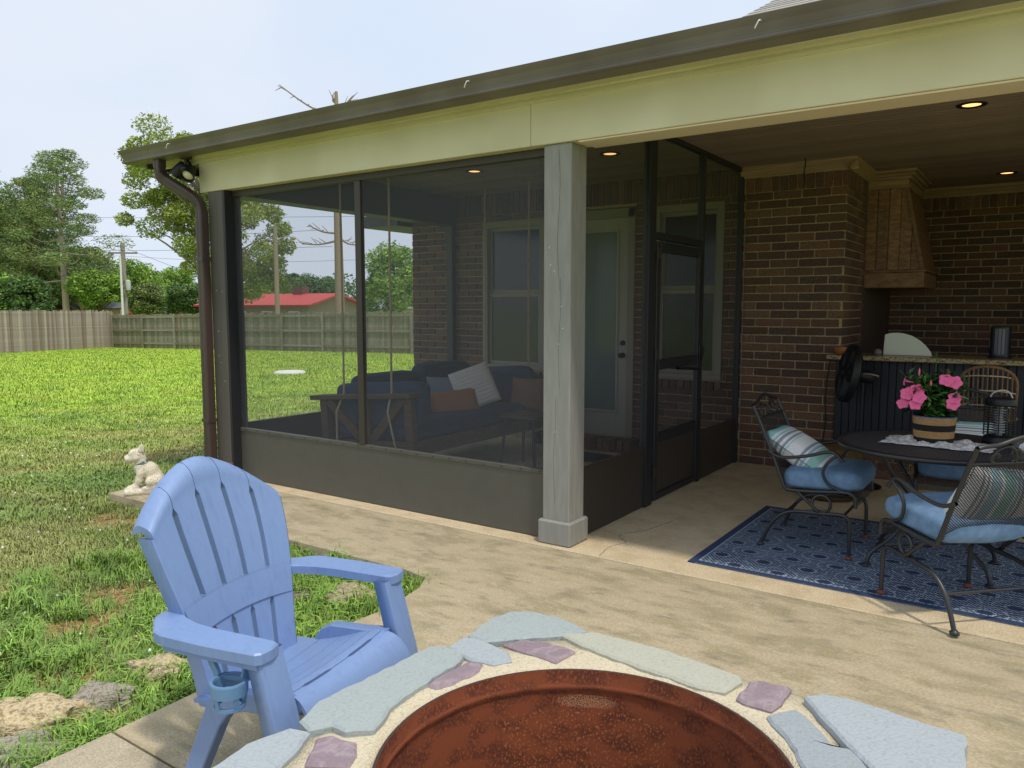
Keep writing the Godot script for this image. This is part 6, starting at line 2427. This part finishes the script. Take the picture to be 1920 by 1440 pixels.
func build_swing() -> void:
	var t := thing("swing_bed", "brown wooden swing bed hung on four ropes inside the screen porch", "swing", V(-4.72, 0, -5.76))
	t.rotation.z = 0.075
	var w: Material = M.swing_wood
	var hl := 1.04
	# seat frame
	for z in [-hl, hl]:
		var m := MB.new()
		m.bx(-0.56, 0.52, 0.24, 0.36, z - 0.025, z + 0.025, 0.005)
		obj("frame_board", m, w, t)
	for x in [-0.545, 0.505]:
		var m := MB.new()
		m.bx(x - 0.02, x + 0.02, 0.24, 0.36, -hl + 0.027, hl - 0.027, 0.005)
		obj("frame_board", m, w, t)
	var m := MB.new()
	m.bx(-0.52, 0.48, 0.30, 0.33, -hl + 0.03, hl - 0.03)
	obj("deck", m, w, t)
	# arms at both ends: top plank, posts and V braces
	for z in [hl, -hl]:
		m = MB.new()
		m.bx(-0.64, 0.56, 0.725, 0.765, z - 0.075, z + 0.075, 0.006)
		obj("arm_plank", m, w, t)
		for x in [-0.52, 0.0, 0.49]:
			m = MB.new()
			m.bx(x - 0.042, x + 0.042, 0.362, 0.723, z - 0.03, z + 0.03, 0.005)
			obj("arm_post", m, w, t)
		for s in [-1.0, 1.0]:
			m = MB.new()
			m.bar(V(0.445 * s - 0.015, 0.715, z), V(0.065 * s - 0.01, 0.37, z), 0.05, 0.075, V(1, 0, 0))
			obj("brace", m, w, t)
	for y in [0.45, 0.58, 0.70]:
		m = MB.new()
		m.bx(-0.565, -0.54, y - 0.045, y + 0.045, -hl, hl, 0.004)
		obj("back_rail", m, w, t)
	# ropes: straight from the ceiling to the arms, spread below them
	var rope := relief(mat(C(190, 170, 140), 0.95), M.fine, 0.2)
	rope.uv1_triplanar = true
	rope.uv1_scale = V(8, 8, 8)
	for z in [hl, -hl]:
		for x in [-0.27, 0.30]:
			var path := [V(x + (0.21 if x < 0 else 0.21) * 0.0 + 0.155, 2.80, z), V(x, 0.78, z), V(x * 1.0 + (-0.02 if x < 0 else 0.02), 0.62, z + 0.085), V(x + (-0.06 if x < 0 else 0.07), 0.30, z + 0.07)]
			if z < 0:
				path = [V(x + 0.155, 2.80, z), V(x, 0.78, z), V(x, 0.60, z - 0.08), V(x, 0.30, z - 0.06)]
			m = MB.new()
			twist(m, path, 0.0085, 0.055)
			obj("rope", m, rope, t)
	# mattress and cushions lie on the swing
	var navy := relief(tri_tex(mat(C(46, 62, 92), 0.9), noise_tex(0.03, 3, [C(225, 228, 235), C(255, 255, 255)], [0.3, 0.7], 256, 98), V(3, 3, 3)), M.fine, 0.1)
	var base := Transform3D(Basis(V(0, 0, 1), 0.075), V(-4.72, 0, -5.76))
	soft("mattress", cushion(0.50, 0.095, 1.0, 0.0, 0.2), navy, base * Transform3D(Basis(), V(-0.01, 0.425, 0)), "navy mattress on the swing bed", "mattress")
	soft("bolster", cushion(0.52, 0.10, 0.20, 0.2, 0.22), navy, base * Transform3D(Basis(Vector3.RIGHT, PI / 2 - 0.12), V(0.04, 0.655, 0.90)), "blue cushion standing against the near arm of the swing", "cushion")
	soft("bolster", cushion(0.46, 0.11, 0.20, 0.3, 0.3), navy, base * Transform3D(Basis(Vector3.RIGHT, PI / 2 + 0.12), V(-0.02, 0.68, -0.91)), "navy cushion standing against the far arm of the swing", "cushion")
	soft("back_cushion", cushion(0.22, 0.10, 0.42, 0.4, 0.3), navy, base * Transform3D(Basis(V(0, 0, 1), PI / 2 - 0.18), V(-0.44, 0.70, 0.36)), "navy back cushion of the swing, nearer one", "cushion")
	soft("back_cushion", cushion(0.25, 0.11, 0.42, 0.4, 0.3), navy, base * Transform3D(Basis(V(0, 0, 1), PI / 2 - 0.2), V(-0.41, 0.73, -0.44)), "large navy back cushion of the swing behind the white pillow", "cushion")
	var knit := relief(mat(C(222, 220, 214), 0.95), height_tex(0.03, 1, 128, 99), 0.0)
	soft("white_pillow", ribbed(0.205, 0.20, 0.07), knit, Transform3D(Basis(Vector3.UP, 0.95) * Basis(V(0, 0, 1), 0.30) * Basis(Vector3.RIGHT, -0.3), V(-4.53, 0.735, -5.93)), "white ribbed pillow leaning on the swing cushions", "pillow")
	soft("tan_pillow", pillow(0.24, 0.16, 0.08), mat(C(158, 108, 80), 0.9), Transform3D(Basis(Vector3.UP, 0.75) * Basis(V(0, 0, 1), 0.12) * Basis(Vector3.RIGHT, -0.35), V(-4.61, 0.575, -5.72)), "tan brown pillow in front of the white pillow on the swing", "pillow")
	soft("grey_pillow", pillow(0.22, 0.17, 0.08), mat(C(120, 128, 146), 0.9), Transform3D(Basis(Vector3.UP, 0.75) * Basis(Vector3.RIGHT, -0.3), V(-4.76, 0.67, -5.82)), "grey blue pillow half hidden behind the tan pillow on the swing", "pillow")
	soft("brown_pillow", pillow(0.2, 0.18, 0.08), mat(C(126, 96, 78), 0.9), Transform3D(Basis(Vector3.UP, 0.2) * Basis(Vector3.RIGHT, -0.3), V(-4.29, 0.62, -6.52)), "brown pillow at the far end of the swing next to the near column", "pillow")

func soft(called: String, mb: MB, m: Material, at: Transform3D, label: String, category: String) -> void:
	var o := obj(called, mb, m, self)
	o.transform = at
	tag(o, label, category, "cushions and pillows on the swing")

func ribbed(hw: float, hh: float, d: float) -> MB:
	var m := MB.new()
	var n := 48
	for s in [1.0, -1.0]:
		var rows := []
		for r in n + 1:
			var v := -1.0 + 2.0 * r / n
			var row := PackedVector3Array()
			for q in 17:
				var u := -1.0 + 2.0 * q / 16
				var k := pow(maxf(0.0, (1.0 - u * u) * (1.0 - v * v)), 0.35)
				row.append(V(u * hw, -v * hh, s * (d * k + 0.007 * absf(sin(v * 17.0)) * minf(1.0, k * 3.0) + 0.002)))
			rows.append(row)
		m.grid(rows, false, false, s > 0)
	return m

# three twisted strands along a path
func twist(mb: MB, path: Array, r: float, pitch: float) -> void:
	var pts := []
	var along := 0.0
	for k in path.size() - 1:
		var a: Vector3 = path[k]
		var b: Vector3 = path[k + 1]
		var n := maxi(1, int(a.distance_to(b) / 0.009))
		for q in n:
			pts.append(a.lerp(b, float(q) / n))
	pts.append(path[path.size() - 1])
	for s in 3:
		var out := []
		along = 0.0
		for k in pts.size():
			if k > 0:
				along += (pts[k] as Vector3).distance_to(pts[k - 1])
			var a := along / pitch * TAU + s * TAU / 3.0
			out.append((pts[k] as Vector3) + V(cos(a), 0, sin(a)) * r * 0.62)
		mb.tube(out, r * 0.62, 5)

# surface nets over a smooth union of tapered capsules [a, b, ra, rb]
func blob(prims: Array, cell: float, k: float) -> MB:
	var lo := Vector3(99, 99, 99)
	var hi := -lo
	for p in prims:
		for e in [[p[0], p[2]], [p[1], p[3]]]:
			var c: Vector3 = e[0]
			var r: float = e[1]
			lo = lo.min(c - Vector3.ONE * (r + cell * 3.0))
			hi = hi.max(c + Vector3.ONE * (r + cell * 3.0))
	var nx := int((hi.x - lo.x) / cell) + 1
	var ny := int((hi.y - lo.y) / cell) + 1
	var nz := int((hi.z - lo.z) / cell) + 1
	var f := PackedFloat32Array()
	f.resize(nx * ny * nz)
	f.fill(1.0)
	for p in prims:
		var a: Vector3 = p[0]
		var ba: Vector3 = (p[1] as Vector3) - a
		var ra: float = p[2]
		var rb: float = p[3]
		var bb := maxf(ba.length_squared(), 1e-9)
		var reach := maxf(ra, rb) + k * 2.0 + cell * 2.0
		var l := a.min(p[1]) - Vector3.ONE * reach
		var h := a.max(p[1]) + Vector3.ONE * reach
		for z in range(maxi(0, int((l.z - lo.z) / cell)), mini(nz, int((h.z - lo.z) / cell) + 1)):
			for y in range(maxi(0, int((l.y - lo.y) / cell)), mini(ny, int((h.y - lo.y) / cell) + 1)):
				for x in range(maxi(0, int((l.x - lo.x) / cell)), mini(nx, int((h.x - lo.x) / cell) + 1)):
					var q := lo + Vector3(x, y, z) * cell - a
					var t := clampf(q.dot(ba) / bb, 0.0, 1.0)
					var d := (q - ba * t).length() - lerpf(ra, rb, t)
					var i := (z * ny + y) * nx + x
					var o := f[i]
					var hh := maxf(k - absf(o - d), 0.0) / k
					f[i] = minf(o, d) - hh * hh * k * 0.25
	var mb := MB.new()
	var ids := {}
	for z in nz - 1:
		for y in ny - 1:
			for x in nx - 1:
				var i := (z * ny + y) * nx + x
				var n := 0
				var c := [f[i], f[i + 1], f[i + nx], f[i + nx + 1], f[i + nx * ny], f[i + nx * ny + 1], f[i + nx * ny + nx], f[i + nx * ny + nx + 1]]
				for v in c:
					if v < 0.0:
						n += 1
				if n == 0 or n == 8:
					continue
				var s := Vector3.ZERO
				var m := 0
				for e in [[0, 1], [2, 3], [4, 5], [6, 7], [0, 2], [1, 3], [4, 6], [5, 7], [0, 4], [1, 5], [2, 6], [3, 7]]:
					var va: float = c[e[0]]
					var vb: float = c[e[1]]
					if (va < 0.0) != (vb < 0.0):
						var t := va / (va - vb)
						var pa := Vector3(e[0] & 1, (e[0] >> 1) & 1, e[0] >> 2)
						var pb := Vector3(e[1] & 1, (e[1] >> 1) & 1, e[1] >> 2)
						s += pa.lerp(pb, t)
						m += 1
				var g := Vector3(c[1] + c[3] + c[5] + c[7] - c[0] - c[2] - c[4] - c[6], c[2] + c[3] + c[6] + c[7] - c[0] - c[1] - c[4] - c[5], c[4] + c[5] + c[6] + c[7] - c[0] - c[1] - c[2] - c[3])
				ids[i] = mb.vert(lo + (Vector3(x, y, z) + s / m) * cell, g, Vector2.ZERO)
	var st := [1, nx, nx * ny]
	for i in ids:
		for ax in 3:
			var u: int = st[(ax + 1) % 3]
			var w: int = st[(ax + 2) % 3]
			var j: int = i + st[ax]
			if (f[i] < 0.0) == (f[j] < 0.0):
				continue
			if ids.has(i - u) and ids.has(i - w) and ids.has(i - u - w):
				var a: int = ids[i]
				var b: int = ids[i - u]
				var c: int = ids[i - u - w]
				var d: int = ids[i - w]
				if f[i] < 0.0:
					mb.i.append_array(PackedInt32Array([a, c, b, a, d, c]))
				else:
					mb.i.append_array(PackedInt32Array([a, b, c, a, c, d]))
	return mb

func build_statue() -> void:
	var t := thing("dog_statue", "pale stone statue of a small sitting dog with a collar on the patio corner", "statue", V(-5.985, -0.004, -3.395), deg_to_rad(60.0))
	var p := []
	# trunk, chest, neck
	p.append([V(0.085, 0.11, 0), V(0.045, 0.185, 0), 0.070, 0.066])
	p.append([V(0.045, 0.185, 0), V(-0.012, 0.215, 0), 0.064, 0.058])
	p.append([V(-0.012, 0.20, 0), V(-0.022, 0.15, 0), 0.050, 0.034])
	p.append([V(-0.008, 0.225, 0), V(-0.018, 0.29, 0), 0.050, 0.044])
	# head, muzzle, jowls
	p.append([V(-0.040, 0.322, 0), V(-0.060, 0.326, 0), 0.050, 0.044])
	p.append([V(-0.075, 0.302, 0.012), V(-0.108, 0.290, 0.012), 0.032, 0.026])
	p.append([V(-0.075, 0.302, -0.012), V(-0.108, 0.290, -0.012), 0.032, 0.026])
	p.append([V(-0.110, 0.308, 0), V(-0.122, 0.306, 0), 0.012, 0.010])
	p.append([V(-0.085, 0.275, 0), V(-0.104, 0.268, 0), 0.018, 0.016])
	for s in [-1.0, 1.0]:
		# brow and cheek
		p.append([V(-0.078, 0.338, 0.022 * s), V(-0.062, 0.346, 0.024 * s), 0.016, 0.016])
		p.append([V(-0.050, 0.295, 0.032 * s), V(-0.070, 0.288, 0.024 * s), 0.022, 0.018])
		# front leg
		p.append([V(-0.020, 0.175, 0.042 * s), V(-0.036, 0.115, 0.044 * s), 0.032, 0.025])
		p.append([V(-0.036, 0.115, 0.044 * s), V(-0.062, 0.058, 0.042 * s), 0.024, 0.020])
		p.append([V(-0.062, 0.052, 0.042 * s), V(-0.108, 0.047, 0.042 * s), 0.020, 0.018])
		# haunch, shin, hind foot
		p.append([V(0.095, 0.105, 0.046 * s), V(0.045, 0.105, 0.066 * s), 0.050, 0.036])
		p.append([V(0.042, 0.10, 0.068 * s), V(0.078, 0.058, 0.066 * s), 0.026, 0.018])
		p.append([V(0.078, 0.054, 0.066 * s), V(0.0, 0.050, 0.068 * s), 0.019, 0.018])
	p.append([V(0.13, 0.06, 0.0), V(0.145, 0.05, 0.03), 0.02, 0.015])
	# base slab of the cast
	for z in [-0.055, 0.0, 0.055]:
		p.append([V(-0.125, 0.022, z), V(0.13, 0.022, z), 0.026, 0.026])
	var stone := relief(tri_tex(mat(C(232, 224, 206), 0.95), noise_tex(0.03, 5, [C(196, 188, 172), C(246, 244, 238), C(255, 255, 252)], [0.2, 0.45, 0.8], 512, 101), V(4, 4, 4)), height_tex(0.07, 4, 256, 102), 0.15)
	obj("body", blob(p, 0.0065, 0.018), stone, t)
	for s in [-1.0, 1.0]:
		var m := MB.new()
		var e0 := V(-0.012, 0.345, 0.034 * s)
		var rows := []
		for q in 6:
			var f := q / 5.0
			var row := PackedVector3Array()
			var w: float = [0.024, 0.026, 0.023, 0.017, 0.010, 0.002][q]
			for a in 8:
				var g := TAU * a / 8
				row.append(e0 + V(0.004 * f + cos(g) * w, 0.052 * f, 0.006 * s * f + sin(g) * w * 0.38 + (0.006 * s if cos(g) < -0.5 else 0.0)))
			rows.append(row)
		m.grid(rows, true, false, true)
		obj("ear", m, stone, t)
		m = MB.new()
		m.lathe([Vector2(0.0, -0.006), Vector2(0.006, 0.0), Vector2(0.0, 0.006)], 8, V(-0.088, 0.329, 0.026 * s))
		obj("eye", m, mat(C(120, 112, 98), 0.9), t)
	var col := MB.new()
	var b := Basis(V(0, 0, 1), 0.42)
	col.xf = Transform3D(b, V(-0.012, 0.252, 0))
	col.lathe([Vector2(0.051, -0.011), Vector2(0.055, -0.011), Vector2(0.055, 0.011), Vector2(0.051, 0.011)], 28, Vector3.ZERO, true)
	var co := obj("collar", col, mat(C(92, 124, 122), 0.7), t)
	var bk := MB.new()
	bk.xf = Transform3D(b * Basis(Vector3.UP, PI * 0.72), V(-0.012, 0.252, 0))
	bk.bx(-0.012, 0.012, -0.014, 0.014, 0.051, 0.060, 0.002)
	obj("buckle", bk, mat(C(48, 52, 54), 0.4), co)
	bk = MB.new()
	bk.xf = Transform3D(b * Basis(Vector3.UP, 0.6), V(-0.012, 0.252, 0))
	bk.bx(-0.008, 0.008, -0.013, 0.013, 0.050, 0.059, 0.002)
	obj("clasp", bk, mat(C(190, 192, 190), 0.4), co)

func rock(at: Vector3, size: Vector3, turn: float, tone: Color, label: String, sd: int) -> void:
	var f := FastNoiseLite.new()
	f.seed = sd
	f.frequency = 1.1
	f.fractal_octaves = 4
	var rows := []
	for r in 23:
		var ph := -PI / 2 + PI * r / 22
		var row := PackedVector3Array()
		for q in 40:
			var a := -TAU * q / 40
			var d := V(cos(a) * cos(ph), sin(ph), sin(a) * cos(ph))
			var g := V(signf(d.x) * pow(absf(d.x), 0.75), signf(d.y) * pow(absf(d.y), 0.62), signf(d.z) * pow(absf(d.z), 0.75))
			var k := 1.0 + 0.42 * f.get_noise_3d(d.x, d.y * 0.6, d.z) + 0.05 * f.get_noise_3d(d.x * 5.0, d.y * 9.0, d.z * 5.0)
			row.append(g * size * k)
		rows.append(row)
	var m := MB.new()
	m.grid(rows, true)
	var o := obj("border_rock", m, relief(tri_tex(mat(tone, 0.95), M.rock_tex, V(3, 6, 3)), M.rock_rel, 0.7), self)
	o.position = at
	o.rotation.y = turn
	tag(o, label, "rock", "rocks along the grass edge")

func build_rocks() -> void:
	M.rock_tex = noise_tex(0.02, 5, [C(176, 166, 152), C(232, 224, 212), C(255, 250, 240), C(200, 192, 178)], [0.2, 0.45, 0.6, 0.85], 512, 103)
	M.rock_rel = height_tex(0.03, 5, 512, 104)
	var g := -0.085
	rock(V(-3.13, g, -1.29), V(0.20, 0.075, 0.11), 0.55, C(210, 196, 164), "largest tan rock of the border, at the left edge of the walk", 201)
	rock(V(-2.93, g - 0.02, -1.16), V(0.17, 0.05, 0.13), 0.2, C(172, 168, 160), "flat grey rock nearest the camera in the border", 202)
	rock(V(-3.06, g, -1.51), V(0.13, 0.055, 0.075), 0.5, C(168, 164, 156), "small grey rock between the two tan rocks of the border", 203)
	rock(V(-3.06, g, -1.77), V(0.125, 0.085, 0.085), 0.35, C(202, 190, 160), "rounded tan rock of the border just left of the blue chair", 204)
	rock(V(-2.95, g, -1.95), V(0.06, 0.03, 0.05), 0.3, C(150, 142, 128), "smallest grey rock of the border, behind the chair arm", 205)
	rock(V(-3.02, g, -2.84), V(0.125, 0.075, 0.13), 0.2, C(186, 178, 152), "mossy tan rock in the grass seen under the far chair arm", 206)
	rock(V(-3.26, g, -2.70), V(0.09, 0.05, 0.08), 0.9, C(140, 132, 122), "grey rock in the grass behind the chair back, left of the mossy rock", 207)
	rock(V(-2.98, g - 0.01, -2.55), V(0.07, 0.035, 0.05), 0.4, C(160, 148, 126), "small flat stone in the grass below the mossy rock", 208)

func blade_tuft(n: int, spread: float, h: float, w: float, lie: float, sd: int) -> ArrayMesh:
	var g := RandomNumberGenerator.new()
	g.seed = sd
	var m := MB.new()
	for k in n:
		var a := g.randf_range(0, TAU)
		var base := V(cos(a), 0, sin(a)) * spread * sqrt(g.randf())
		var b := g.randf_range(0, TAU)
		var out := V(cos(b), 0, sin(b))
		var s := V(-sin(b), 0, cos(b)) * w * g.randf_range(0.7, 1.2)
		var hh := h * g.randf_range(0.55, 1.15)
		var l := lie * g.randf_range(0.3, 1.2)
		var p1 := base + out * hh * l * 0.35 + V(0, hh * 0.62, 0)
		var p2 := base + out * hh * l + V(0, hh * (1.0 - 0.35 * l), 0)
		var q := g.randf_range(0.8, 1.2)
		m.col = Color(q, q, q)
		var nn := V(out.x * 0.5, 1.0, out.z * 0.5).normalized()
		var i0 := m.vert(base - s, nn, Vector2.ZERO)
		m.vert(base + s, nn, Vector2.ZERO)
		m.vert(p1 + s * 0.8, nn, Vector2.ZERO)
		m.vert(p1 - s * 0.8, nn, Vector2.ZERO)
		m.vert(p2, nn, Vector2.ZERO)
		for e in [0, 2, 1, 0, 3, 2, 3, 4, 2]:
			m.i.append(i0 + e)
	return m.mesh(true)

func on_slab(x: float, z: float) -> bool:
	if x > -2.70 + 0.02 * sin(z * 9.0) and z > -3.2:
		return true
	if x > -6.27 and z < -3.26 + 0.03 * sin(x * 7.0):
		return true
	return false

func scatter(called: String, me: ArrayMesh, m: Material, count: int, x0: float, x1: float, z0: float, z1: float, smin: float, smax: float, mode: int) -> void:
	var where: Array[Transform3D] = []
	var tint := PackedColorArray()
	var tries := 0
	while where.size() < count and tries < count * 6:
		tries += 1
		var x := rr(x0, x1)
		var z := rr(z0, z1)
		if on_slab(x, z) or z < -21.5 - (x + 41.0) * 0.125 or (x > -6.7 and z < -7.2):
			continue
		var d := Vector2(x, z).length()
		# nearer the camera it grows thicker in view
		var b := bare(x, z)
		var edge := 1.0 if mode != 1 else clampf((x + 4.7) / 1.4, 0.0, 1.0) * 0.8 + clampf(patch2.get_noise_2d(x * 0.8 + 50.0, z * 0.8) * 2.0, 0.0, 0.6)
		if mode == 1 and rng.randf() > edge:
			continue
		if rng.randf() < b * 0.88:
			continue
		var s := rr(smin, smax) * (1.0 - 0.45 * b)
		var bs := Basis(Vector3.UP, rr(0, TAU)) * Basis(V(1, 0, 0), rr(-0.15, 0.15))
		where.append(Transform3D(bs.scaled(Vector3(s, s * rr(0.8, 1.15), s)), V(x, yg(x, z) - 0.004, z)))
		var f := clampf((d - 7.0) / 9.0, 0.0, 1.0)
		var g := C(158, 178, 94).lerp(C(200, 234, 82), f)
		var n := patch.get_noise_2d(x * 1.4 + 30.0, z * 1.4)
		g = g.lerp(C(128, 166, 84), clampf(n * 1.5, 0.0, 0.8) * (1.0 - 0.5 * f))
		g = g.lerp(C(204, 198, 130), clampf(-n * 1.4, 0.0, 0.6) * (1.0 - 0.6 * f))
		g = g.lerp(C(222, 198, 150), b * 0.7)
		if mode == 1:
			g = C(128, 170, 72).lerp(C(166, 200, 92), rng.randf())
		if mode == 2:
			g = C(236, 236, 226)
		g = g * rr(0.82, 1.18)
		tint.append(g.srgb_to_linear())
	var mm := MultiMesh.new()
	mm.transform_format = MultiMesh.TRANSFORM_3D
	mm.use_colors = true
	mm.mesh = me
	mm.instance_count = where.size()
	for k in where.size():
		mm.set_instance_transform(k, where[k])
		mm.set_instance_color(k, tint[k])
	var o := MultiMeshInstance3D.new()
	o.name = called
	o.multimesh = mm
	o.material_override = m
	add_child(o, true)
	o.set_meta("kind", "stuff")
	tag(o, {"grass": "green and patchy lawn grass covering the yard", "grass_001": "lawn grass in the middle of the yard", "grass_002": "bright far lawn grass in front of the fence", "tall_grass": "longer grass tufts along the rocks and the edge of the walk", "weeds": "leafy weeds growing along the edge of the walk", "clover_flowers": "tiny white clover flowers scattered over the lawn"}[called], "grass" if called.contains("grass") else "weeds")

func build_grass() -> void:
	var m := mat(Color.WHITE, 0.6)
	m.vertex_color_use_as_albedo = true
	m.backlight_enabled = true
	m.backlight = Color(0.5, 0.5, 0.35)
	scatter("grass", blade_tuft(10, 0.05, 0.055, 0.0028, 0.9, 301), m, 90000, -10.5, -2.62, -8.0, 0.4, 0.7, 1.25, 0)
	scatter("grass_001", blade_tuft(14, 0.11, 0.075, 0.005, 0.8, 302), m, 70000, -22.0, -6.2, -15.0, -0.5, 0.7, 1.3, 0)
	scatter("grass_002", blade_tuft(14, 0.20, 0.10, 0.009, 0.7, 303), m, 60000, -45.0, -14.0, -26.0, -6.0, 0.7, 1.3, 0)
	var wd := MB.new()
	var g := RandomNumberGenerator.new()
	g.seed = 44
	for k in 9:
		var a := g.randf_range(0, TAU)
		var d := V(cos(a), 0, sin(a))
		var w := V(-sin(a), 0, cos(a))
		var s := g.randf_range(0.035, 0.07)
		var q := g.randf_range(0.8, 1.2)
		wd.col = Color(q, q, q)
		var h := g.randf_range(0.02, 0.06)
		var nn := (V(0, 1, 0) + d * 0.3).normalized()
		var i0 := wd.vert(V(0, 0.004, 0), nn, Vector2.ZERO)
		wd.vert(d * s * 0.55 - w * s * 0.17 + V(0, h, 0), (nn - w * 0.3).normalized(), Vector2.ZERO)
		wd.vert(d * s * 1.2 + V(0, h * 0.8, 0), nn, Vector2.ZERO)
		wd.vert(d * s * 0.55 + w * s * 0.17 + V(0, h * 1.05, 0), (nn + w * 0.3).normalized(), Vector2.ZERO)
		wd.i.append_array(PackedInt32Array([i0, i0 + 1, i0 + 2, i0, i0 + 2, i0 + 3]))
	scatter("weeds", wd.mesh(true), m, 3000, -4.8, -2.62, -3.25, 0.3, 0.35, 0.75, 1)
	scatter("tall_grass", blade_tuft(16, 0.04, 0.11, 0.0034, 0.85, 304), m, 2600, -4.8, -2.62, -3.25, 0.3, 0.6, 1.3, 1)
	var cf := MB.new()
	cf.lathe([Vector2(0.0, 0.045), Vector2(0.007, 0.050), Vector2(0.008, 0.056), Vector2(0.0, 0.064)], 7)
	scatter("clover_flowers", cf.mesh(true), m, 900, -13.0, -2.8, -9.5, -0.5, 0.7, 1.2, 2)
